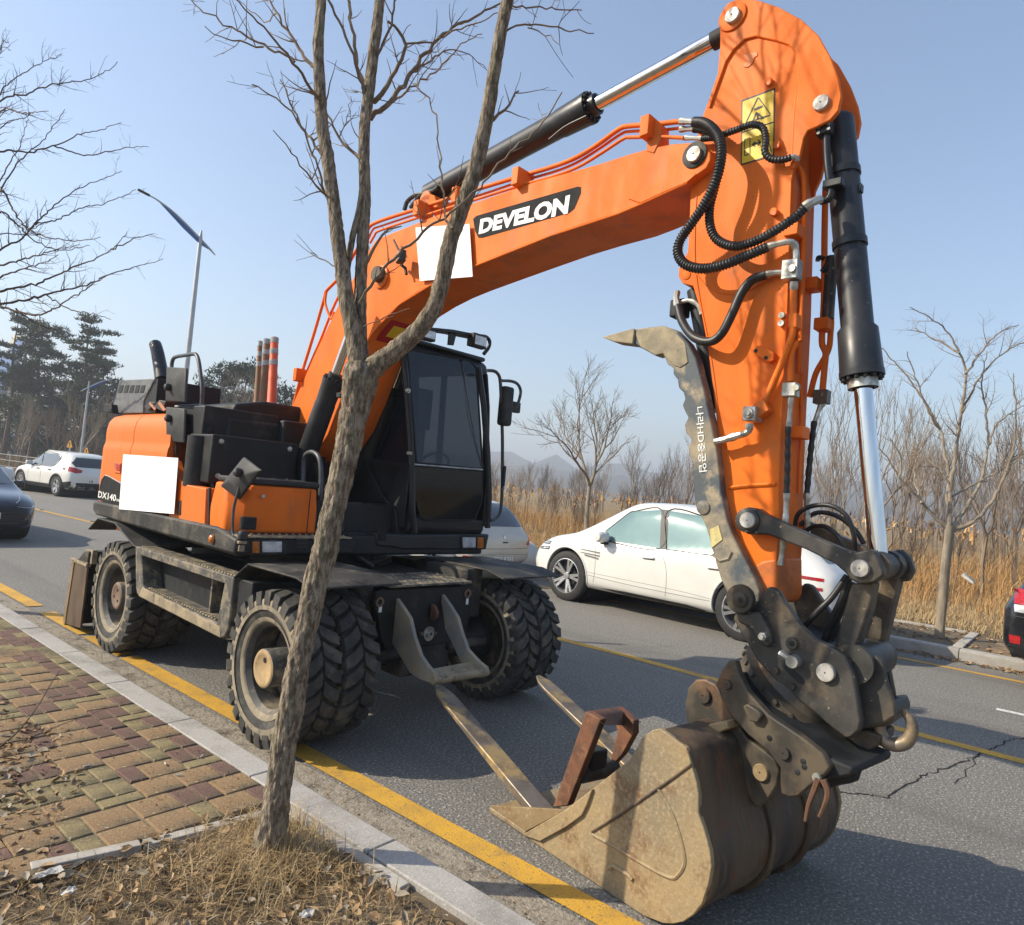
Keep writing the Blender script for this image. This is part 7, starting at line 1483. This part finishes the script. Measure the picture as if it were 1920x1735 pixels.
STRAW = mat('straw_grass', (.50, .37, .20), (.38, .27, .13), rough=.9, scale=5, c3=(.30, .20, .10), s3=8, lo3=.5, hi3=.65)
STRAW_B = mat('brown_dead_grass', (.20, .13, .06), (.30, .21, .10), rough=.9, scale=6, c3=(.13, .085, .045), s3=9, lo3=.5, hi3=.64)
rg = np.random.default_rng(4)
x = 14.3+16*rg.random(46000)**1.25; y = rg.uniform(-10, 52, 46000); keep = (np.sin(x*.9+y*.35)+np.sin(y*.8-x*.4)+rg.normal(0, .7, len(x))) > -1.2; x, y = x[keep], y[keep]
z = np.array([lz(a, c) for a, c in zip(x, y)]); hh = np.clip(.34+(x-14.3)*.15, .32, 1.35)*(.8+.35*np.sin(x*.7+y*.5)*np.sin(y*.31+1))*rg.uniform(.65, 1.2, len(x))
blades('dry_reeds', np.stack([x, y, z], 1), hh, .016, .46, REED, seed=3, droop=.5)
n = 2600; x = rg.uniform(16.5, 30, n); y = rg.uniform(-8, 50, n); z = np.array([lz(a, c) for a, c in zip(x, y)])+1.25+rg.random(n)*.4
blades('reed_plumes', np.stack([x, y, z], 1), .34, .05, .8, REED, seed=8, droop=.8)
n = 22000; x = rg.uniform(13.3, 16, n); y = rg.uniform(-9, 16, n); z = np.array([lz(a, c) for a, c in zip(x, y)])
blades('dry_grass', np.stack([x, y, z], 1), .30, .011, .9, STRAW, seed=5, droop=.6)
# ---------- leaf litter
LEAF = mat('fallen_leaf', (.30, .19, .09), (.19, .115, .055), rough=.85, scale=14, c3=(.40, .30, .19), s3=9, lo3=.5, hi3=.64)
LEAF_G = mat('grey_fallen_leaf', (.26, .22, .17), (.35, .29, .21), rough=.85, scale=14, c3=(.17, .13, .09), s3=9, lo3=.5, hi3=.64)
def litter(name, P, size, m, seed):
    rg = np.random.default_rng(seed); n = len(P); vs = []; fs = []
    shape = np.array([(-.5, 0, 0), (-.2, -.24, .05), (.2, -.22, .06), (.5, 0, .02), (.2, .22, .06), (-.2, .24, .05), (0, 0, -.03)])
    for i in range(n):
        s = size*rg.uniform(.6, 1.3); a = rg.random()*6.28; tx, ty = rg.normal(0, .35, 2); M = np.array(Matrix.Rotation(a, 3, 'Z') @ Matrix.Rotation(tx, 3, 'X') @ Matrix.Rotation(ty, 3, 'Y')); q = shape*s*np.array([1, .8+.5*rg.random(), 1+2*rg.random()]); q = q @ M.T+P[i]; k = len(vs); vs += q.tolist(); fs += [(k+6, k+j, k+(j+1) % 6) for j in range(6)]
    me = bpy.data.meshes.new(name); me.from_pydata(vs, [], fs); me.materials.append(m); o = bpy.data.objects.new(name, me); COL.objects.link(o); o['kind'] = 'stuff'; return o
n = 2600; P = np.stack([rg.uniform(11.6, 14.2, n), rg.uniform(-5, 8, n), np.full(n, .15)], 1); P[:900, 0] = X_FAR-.05-np.abs(rg.normal(0, .12, 900)); P[:900, 2] = .02
litter('far_leaf_litter', P, .07, LEAF, 1)
# near verge: grass tufts and leaves round the tree pit and along the left
def verge_pts(n):
    out = []
    while len(out) < n:
        x, y = rg.uniform(-.2, 2.02), rg.uniform(1.3, 9.0)
        edge = 1.50+.07*math.sin(y*3.1)+.06*math.sin(y*7.3) if y > 3.95 else (1.10+(y-3.1)*.47 if y > 3.12 else 9)
        if y < 3.02 and x < 2.03: out.append((x, y))
        elif x < edge-.05*rg.random(): out.append((x, y))
    return np.array(out)
Q = verge_pts(30000); z = .088+np.zeros(len(Q))
blades('verge_grass', np.c_[Q, z], .075, .0035, 1.1, STRAW, seed=6, droop=.5)
Q = verge_pts(13000); blades('verge_dead_grass', np.c_[Q, .088+np.zeros(len(Q))], .055, .004, 1.3, STRAW_B, seed=7, droop=.5)
c = base[:2]; a = rg.uniform(0, 6.28, 2600); rr = .05+np.abs(rg.normal(0, .22, 2600)); Q = np.stack([c[0]+rr*np.cos(a), c[1]+rr*np.sin(a)], 1); Q = Q[(Q[:, 0] < 2.03) & (Q[:, 1] < 3.03)]
blades('trunk_tussock', np.c_[Q, .09+np.zeros(len(Q))], .15, .0042, .8, STRAW, seed=9, droop=.5)
Q = verge_pts(3600); litter('leaf_litter', np.c_[Q, .105+.025*rg.random(len(Q))], .048, LEAF, 2); Q = verge_pts(1100); litter('grey_leaf_litter', np.c_[Q, .11+.025*rg.random(len(Q))], .05, LEAF_G, 3)
# crumbs of earth and straw on the pavers
n = 1500; Q = np.stack([1.45+.65*rg.random(n)**.7, rg.uniform(3.1, 8, n)], 1); litter('paver_crumbs', np.c_[Q, .121+np.zeros(n)], .010, STRAW_B, 5)
n = 1400; Q = np.stack([X_KERB+.02+.30*rg.random(n)**1.5, rg.uniform(1.2, 9, n)], 1); litter('gutter_grit', np.c_[Q, .008+np.zeros(n)], .012, LEAF, 6)
# litter one can pick out: papers and cigarette ends
PAPER = mat('scrap_paper', (.52, .50, .46), (.42, .40, .36), rough=.8, scale=20)
for i, (q, w_, h_, lab) in enumerate((((92, 1640), .09, .045, 'crumpled white paper scrap in the grass at the lower left'), ((128, 1676), .05, .03, 'small white paper scrap below the larger one at lower left'), ((577, 1717), .06, .03, 'white plastic scrap among leaves at the bottom middle'))):
    P0 = gz(q[0], q[1], .125); b = MB(); g_ = np.random.default_rng(i); m_ = 5
    b.add([P0+[w_*(a/m_-.5), h_*(c/m_-.5), g_.normal(0, .006)+.01] for c in range(m_+1) for a in range(m_+1)], [(c*(m_+1)+a, c*(m_+1)+a+1, (c+1)*(m_+1)+a+1, (c+1)*(m_+1)+a) for c in range(m_) for a in range(m_)])
    o = b.build('paper_scrap', PAPER, None, loc=P0); tag(o, lab, 'litter', 'white scraps of litter on the verge')
for i, (q, lab) in enumerate((((163, 1436), 'cigarette end on the pavers farthest left'), ((310, 1432), 'cigarette end on the pavers near their middle'), ((336, 1453), 'cigarette end on the pavers below the middle one'), ((378, 1418), 'cigarette end on the pavers closest to the kerb'))):
    P0 = gz(q[0], q[1], .126); a = i*1.3; d = np.array([math.cos(a), math.sin(a), 0])*.016; b = MB(); b.cyl(P0-d, P0+d, .004, n=8); o = b.build('cigarette_end', PAPER, None, loc=P0); tag(o, lab, 'cigarette end', 'cigarette ends on the brick pavement')
# curved stick at the left edge
b = MB(); P = spline([gz(-5, 1405, .12), gz(35, 1370, .16), gz(70, 1325, .22), gz(97, 1280, .30), gz(112, 1258, .34)], 6); b.tube(P, np.linspace(.006, .0025, len(P)), 6); tag(b.build('stick', TWIG_D, None, loc=P[0]), 'thin curved stick poking up from the verge at the left edge', 'stick')
# ---------- three marker posts standing on the engine hood
ORG = mat('orange_marker_plastic', (.78, .12, .035), (.66, .11, .035), rough=.5, scale=8); ORG_D = mat('muddy_marker_plastic', (.22, .14, .07), (.30, .10, .045), rough=.7, scale=7, c3=(.16, .12, .07), s3=4); BAND = mat('grey_reflective_band', (.42, .42, .40), (.30, .30, .28), rough=.5, scale=20)
for i, (bx, by, tx, ty, w, m, vv, lab) in enumerate(((509, 764, 515, 633, 16, ORG, -.05, 'clean orange marker post with grey bands on the hood, nearest the boom'), (493, 762, 501, 636, 14, ORG_D, .10, 'muddy marker post with grey bands in the middle of three on the hood'), (481, 760, 488, 640, 10, ORG_D, .35, 'muddy marker post with grey bands on the hood, farthest from the boom'))):
    A = UP.V(bx, by, vv); B = UP.V(tx, ty, vv); d = nrm(B-A); L = np.linalg.norm(B-A); r = m_px(w/2, A); pz = empty('marker_post', A, lab, 'marker post', 'marker posts on the engine hood')
    b = MB(); b.lathe(A, d, [(-.03, r*2.1), (0, r*2.1), (.02, r*1.5), (.06, r*1.08), (L-.01, r*.88), (L, r*.8), (L, 0)], 20); b.build('post', m, pz)
    for f in (.60, .76, .92):
        b = MB(); b.lathe(A, d, [(L*f, r*(1.09-.2*f)+.002), (L*(f+.075), r*(1.075-.2*f)+.002)], 20); b.build('reflective_band', BAND, pz)
# ---------- street lamp behind
LP0 = far_pt(338, 800, 11.75); top = far_pt(376, 447, 11.75); GALV = mat('galvanised_post', (.46, .47, .47), (.40, .41, .41), rough=.45, metal=.3, scale=3); BLUEP = mat('blue_lamp_panel', (.03, .10, .30), (.05, .14, .36), rough=.4, scale=3)
def street_lamp(foot, h, s, label, arm_dir):
    k_ = 1.0 if h > 7 else .6
    o = empty('street_lamp', foot, label, 'street lamp'); foot = np.asarray(foot); t = foot+[0, 0, h]; b = MB(); b.lathe(foot, (0, 0, 1), [(0, .16*k_), (.5, .15*k_), (.51, .12*k_), (h, .07*k_), (h+.3, .03*k_), (h+.3, 0)], 16); b.build('post', GALV, o)
    ad = np.asarray(arm_dir, float); P = spline([t+ad*(-.9*s)+[0, 0, -.75*s], t+[0, 0, -.05*s], t+ad*1.4*s+[0, 0, .95*s], t+ad*2.4*s+[0, 0, 1.45*s], t+ad*2.9*s+[0, 0, 1.6*s]], 6); b = MB(); b.tube(P, np.interp(np.linspace(0, 1, len(P)), [0, .1, .5, 1], [.03*s, .07*s, .06*s, .035*s]), 8); b.build('arm', GALV, o)
    q = [P[2]+[0, 0, -.03*s], P[8]+[0, 0, -.05*s], P[14]+[0, 0, -.05*s], P[17]+[0, 0, -.06*s], P[10]+[0, 0, -.36*s], P[6]+[0, 0, -.30*s]]; b = MB(); b.prism([w_-np.array([ad[1], -ad[0], 0])*.02 for w_ in q], np.array([ad[1], -ad[0], 0])*.04); b.build('arm_panel', BLUEP, o)
    e = P[-1]; b = MB(); d = nrm(P[-1]-P[-4]); s2 = np.array([ad[1], -ad[0], 0]); b.box(e+d*.25*s, d*.32*s, s2*.12*s, np.cross(d, s2)*.045*s); b.build('lamp_head', TRIM, o, bevel=.02)
    return o
foot = np.array([11.75, top[1], .14]); hgt = top[2]-.14; ls = hgt/8.5
street_lamp(foot, hgt, ls*.55, 'tall galvanised street lamp with a blue arm panel behind the excavator tail', (-.97, .22, 0))
far = far_pt(160, 780, 12.5); far[2] = .1; tp = far_pt(163, 730, 12.5); street_lamp(far, max(4, tp[2]), .36, 'distant street lamp with a blue arm among the pines at the left', (1, 0, 0))
# ---------- pines at the left
NEEDLE = mat('pine_needles', (.030, .048, .018), (.055, .075, .026), rough=.8, scale=.9, c3=(.085, .095, .04), s3=2.2, lo3=.52, hi3=.7)
NEEDLE_D = mat('dark_evergreen', (.022, .036, .018), (.042, .058, .027), rough=.85, scale=.6, c3=(.07, .075, .035), s3=1.6, lo3=.54, hi3=.7)
PINEB = mat('pine_bark', (.12, .075, .05), (.08, .055, .04), rough=.9, scale=3)
def tufts(centres, radii, n, size, rg, flat=.45):
    vs = []; fs = []
    for c, r in zip(centres, radii):
        k = int(n*r*r); u = rg.normal(size=(k, 3)); u /= np.linalg.norm(u, axis=1, keepdims=True); rr = rg.random(k)**.45; P = c+u*rr[:, None]*np.array([r, r, r*flat])
        for q in P:
            for _ in range(2):
                a = rg.normal(size=3); a[2] = abs(a[2])*.9+.15; a = nrm(a); b_ = nrm(np.cross(a, rg.normal(size=3))); s = size*rg.uniform(.6, 1.4); m = len(vs); vs += [q-b_*s*.16, q+b_*s*.16, q+a*s]; fs.append((m, m+1, m+2))
    return np.array(vs), fs
def pine(px_base, px_top, X, label, seed, levels, spread, flat=.38, dens=60, size=.32, m=NEEDLE, bare=.35):
    B_ = far_pt(*px_base, X); T_ = far_pt(*px_top, X); z0 = lz(B_[0], B_[1]); foot = np.array([B_[0], B_[1], z0]); H = T_[2]-z0; rg = np.random.default_rng(seed); o = empty('pine_tree', foot, label, 'tree', 'pines beyond the road')
    ctr = []; rad_ = []; parts = []; tr_ = resample(spline([foot, foot+[.2, .1, H*.4], foot+[-.1, .2, H*.75], foot+[0, 0, H]], 5), .4); parts.append((tr_, np.linspace(.02*H, .03, len(tr_))))
    for k in range(levels):
        f = bare+(1-bare)*(k+.4*rg.random())/levels; w = spread*(1-.55*((f-bare)/(1-bare))**1.3)*(.6+.6*rg.random()); 
        for j in range(3):
            a = rg.random()*6.28; s0 = tr_[min(len(tr_)-1, int(f*len(tr_)))]; e = s0+np.array([math.cos(a)*w, math.sin(a)*w, .12*w+rg.normal(0, .1)]); parts.append((np.array([s0, (s0+e)/2+[0, 0, .1], e]), np.array([.06, .045, .02])))
            for t in (.55, .95): ctr.append(s0+(e-s0)*t+rg.normal(0, .15, 3)); rad_.append(w*(.30+.16*rg.random())+.25)
    ctr.append(tr_[-1]); rad_.append(.6)
    b = fill_tubes(parts, 6); b.build('trunk', PINEB, o)
    V, F = tufts(ctr, rad_, dens, size, rg, flat); b = MB(); b.v = V.tolist(); b.f = F; b.build('crown', m, o, smooth=0)['kind'] = 'stuff'
pine((150, 800), (163, 598), 24, 'tall layered pine standing out against the sky at the left', 31, 10, 2.6, .24, 85, .34, NEEDLE, .36)
pine((62, 800), (70, 612), 22, 'broad pine left of the tall layered pine', 32, 12, 3.4, .42, 80, .34, NEEDLE, .34)
pine((12, 800), (8, 606), 20, 'pine crown cut by the left edge', 33, 7, 2.2, .3, 70, .34, NEEDLE, .5)
for i, (x, t, X, wd, lab) in enumerate(((30, 690, 23, 2.6, 'dark evergreen left of the bare trees by the left edge'), (95, 690, 24, 2.6, 'dark evergreen under the broad pine'), (135, 685, 25, 2.4, 'dark evergreen just left of the distant lamp'), (185, 690, 26, 2.6, 'dark evergreen right of the distant lamp'), (215, 720, 27, 2.2, 'dark evergreen touching the intake box'), (410, 690, 30, 4.2, 'rounded evergreen behind the hand rail'), (455, 684, 31, 4.0, 'rounded evergreen behind the marker posts'), (530, 735, 33, 3.0, 'low evergreen between marker posts and boom'), (560, 760, 33, 3.0, 'low evergreen partly behind the boom foot'))):
    pine((x, 800 if x < 300 else 815), (x, t), X, lab, 40+i, 9, wd*1.08, .85, 72, .36, NEEDLE_D, .06)
# bare trees before the pines
for i, (px, X, H, lab) in enumerate(((40, 13.6, 5.2, 'bare street tree in front of the pines at the far left'), (100, 14.5, 4.4, 'low brown bare tree left of the distant lamp'), (150, 13.8, 5.4, 'pale bare tree beside the distant lamp'), (265, 15, 5.0, 'bare tree behind the intake box'), (445, 17, 5.5, 'bare tree left of the marker posts'))):
    q = far_pt(px, 850, X); bare_tree('bare_tree', lab, (q[0], q[1], lz(q[0], q[1])), H*(1.0 if px < 200 else 1.15), 60+i, PALEB if i in (0, 2, 4) else THICK, .085, 5, .45, .22)
# brush mass below the pines
rg = np.random.default_rng(12); pl = []
for _ in range(70): x = rg.uniform(15, 34); y = rg.uniform(34, 96); pl.append((x, y, lz(x, y), rg.uniform(.4, .85), rg.random()*6.28, int(rg.integers(6))))
merged('bare_brushwood', pl, THICK)
n = 9000; x = rg.uniform(12.5, 26, n); y = rg.uniform(28, 90, n); z = np.array([lz(a, c_) for a, c_ in zip(x, y)]); blades('far_dry_grass', np.stack([x, y, z], 1), .7, .03, .4, STRAW_B, seed=15)
# ---------- cream and blue building, sign, yellow box, wire fence, white shed
CREAM = mat('cream_cladding', (.55, .50, .38), (.5, .45, .34), rough=.6, scale=1); BLUEB = mat('blue_cladding', (.06, .14, .34), (.08, .17, .38), rough=.5, scale=1)
YSIGN = mat('yellow_sign', (.55, .27, .03), rough=.5); GREYW = mat('pale_wall', (.50, .50, .48), (.44, .44, .42), rough=.8, scale=1)
c0 = far_pt(-30, 800, 42); bd = empty('building', (c0[0], c0[1], lz(*c0[:2])), 'distant building with cream and blue cladding behind the pines at the left edge', 'building')
def bq(px, py, X, dep=3): return far_pt(px, py, X)
for nm, poly, m, X, t in (('cream_wall', [(-60, 830), (-60, 690), (14, 690), (14, 830)], CREAM, 42, 4.0), ('cream_gable', [(8, 668), (26, 626), (42, 630), (40, 650), (20, 690)], CREAM, 41, 1.0), ('blue_roof', [(-50, 735), (36, 632), (44, 640), (6, 720), (-40, 790)], BLUEB, 40.2, .8)):
    b = MB(); b.prism([far_pt(x_, y_, X) for x_, y_ in poly], (t, 0, 0)); b.build(nm, m, bd)
def sign(px, py, X, s, label, tri=True):
    P0 = far_pt(px, py, X); o = empty('road_sign', (P0[0], P0[1], lz(P0[0], P0[1])), label, 'sign'); z0 = lz(P0[0], P0[1]); b = MB(); b.cyl((P0[0], P0[1], z0), (P0[0], P0[1], P0[2]), .04, n=8); b.build('post', GALV, o)
    e = np.array([.35, -.93, 0]); n_ = np.array([-.93, -.35, 0])*.02; b = MB(); pts = [P0+e*a*s+np.array([0, 0, c_])*s for a, c_ in ((-.55, -.4), (.55, -.4), (.12, .55), (-.12, .55))]; b.prism([q+n_ for q in pts], n_); b.build('board', YSIGN, o, bevel=.005)
    b = MB(); pts = [P0+e*a*s+np.array([0, 0, c_])*s+n_*2.2 for a, c_ in ((-.05, -.25), (.05, -.25), (.05, .2), (.15, .2), (0, .36), (-.15, .2), (-.05, .2))]; b.prism(pts, n_*.2); b.build('symbol', DECAL_BLK, o)
sign(132, 834, 11.9, .36, 'yellow warning sign on a post beyond the white SUV')
sign(163, 848, 11.6, .36, 'yellow warning board on a post just left of the excavator tail')
fe = empty('wire_fence', (13.0, 45, 0), 'low wire fence with thin posts along the far left verge', 'fence')
for k in range(14): b = MB(); b.cyl((13.2-.02*k*k*.1, 36+k*3.2, 0), (13.2-.02*k*k*.1, 36+k*3.2, 1.25), .03, n=6); b.build('fence_post', GALV, fe)
for z_ in (.4, .8, 1.15): b = MB(); b.tube([(13.2-.02*k*k*.1, 36+k*3.2, z_) for k in range(14)], .012, 4); b.build('fence_wire', GALV, fe)
P0 = far_pt(15, 825, 30); sh_ = empty('shed', (P0[0], P0[1], lz(*P0[:2])), 'pale low shed seen between trunks at the left edge', 'building'); b = MB(); z0 = lz(*P0[:2]); b.fbox(Frame(0, (P0[0], P0[1], z0)), -6, 6, -2, 2, 0, 2.2); b.build('wall', GREYW, sh_); b = MB(); b.prism([(P0[0]-2.3, P0[1]-6.3, z0+2.2), (P0[0]+2.3, P0[1]-6.3, z0+2.2), (P0[0], P0[1]-6.3, z0+3.1)], (0, 12.6, 0)); b.build('roof', BLUEB, sh_)
# ---------- overhead wire
b = MB(); A, B = far_pt(450, 652, 45), far_pt(620, 640, 45); P = np.array([A+(B-A)*t+np.array([0, 0, -.6*math.sin(math.pi*t)]) for t in np.linspace(-.6, 1.6, 20)]); b.tube(P, .018, 4)
# ---------- white debris in the reeds at the right
b = MB(); Q = [far_pt(x_, y_, 14.9) for x_, y_ in [(1802, 1080), (1807, 1077), (1824, 1090), (1826, 1096), (1820, 1093)]]; b.prism(Q, (.12, 0, .02)); tag(b.build('foam_board', PAPER, None, loc=Q[0]), 'broken white foam board lying in the reeds by the far tree', 'debris')
# ---------- hills
HILL = mat('wooded_hill', (.055, .05, .035), (.075, .065, .042), rough=.95, scale=.02)
def ridge(name, az0, az1, dist, hs, seed):
    rg = np.random.default_rng(seed); n = 60; b = MB(); az = np.linspace(rad(az0), rad(az1), n); h = np.interp(np.linspace(0, 1, n), np.linspace(0, 1, len(hs)), hs)*(1+.06*np.convolve(rg.normal(size=n+6), np.ones(7)/3, 'valid')[:n])
    for k, (f, d) in enumerate(((0, 1.0), (.55, 1.12), (1, 1.3), (.6, 1.55), (0, 1.9))):
        b.v += [(math.sin(a)*dist*d, math.cos(a)*dist*d, -4+hh*f*(1+.1*rg.normal())) for a, hh in zip(az, h)]
    for k in range(4):
        for i in range(n-1): b.f.append((k*n+i, k*n+i+1, (k+1)*n+i+1, (k+1)*n+i))
    b.build(name, HILL)['kind'] = 'structure'
ridge('hills', 30, 120, 560, [10, 20, 30, 28, 28, 32, 32, 34, 30, 36, 35, 28], 3)
ridge('far_hills', 20, 130, 780, [30, 44, 54, 58, 55, 54, 62, 60, 58, 54], 4)
# ---------- haze
hz = MB(); hz.box((500, 500, 54), (1700, 0, 0), (0, 1700, 0), (0, 0, 58)); HZ = bpy.data.materials.new('haze'); HZ.use_nodes = True; nt = HZ.node_tree; nt.nodes.clear(); ou = nt.nodes.new('ShaderNodeOutputMaterial'); pv = nt.nodes.new('ShaderNodeVolumePrincipled'); pv.inputs['Color'].default_value = (.82, .88, .97, 1); pv.inputs['Density'].default_value = .0014; pv.inputs['Anisotropy'].default_value = .2; nt.links.new(pv.outputs[0], ou.inputs['Volume'])
HAZE_ON = True
if HAZE_ON: hz.build('haze', HZ, smooth=0)['kind'] = 'stuff'
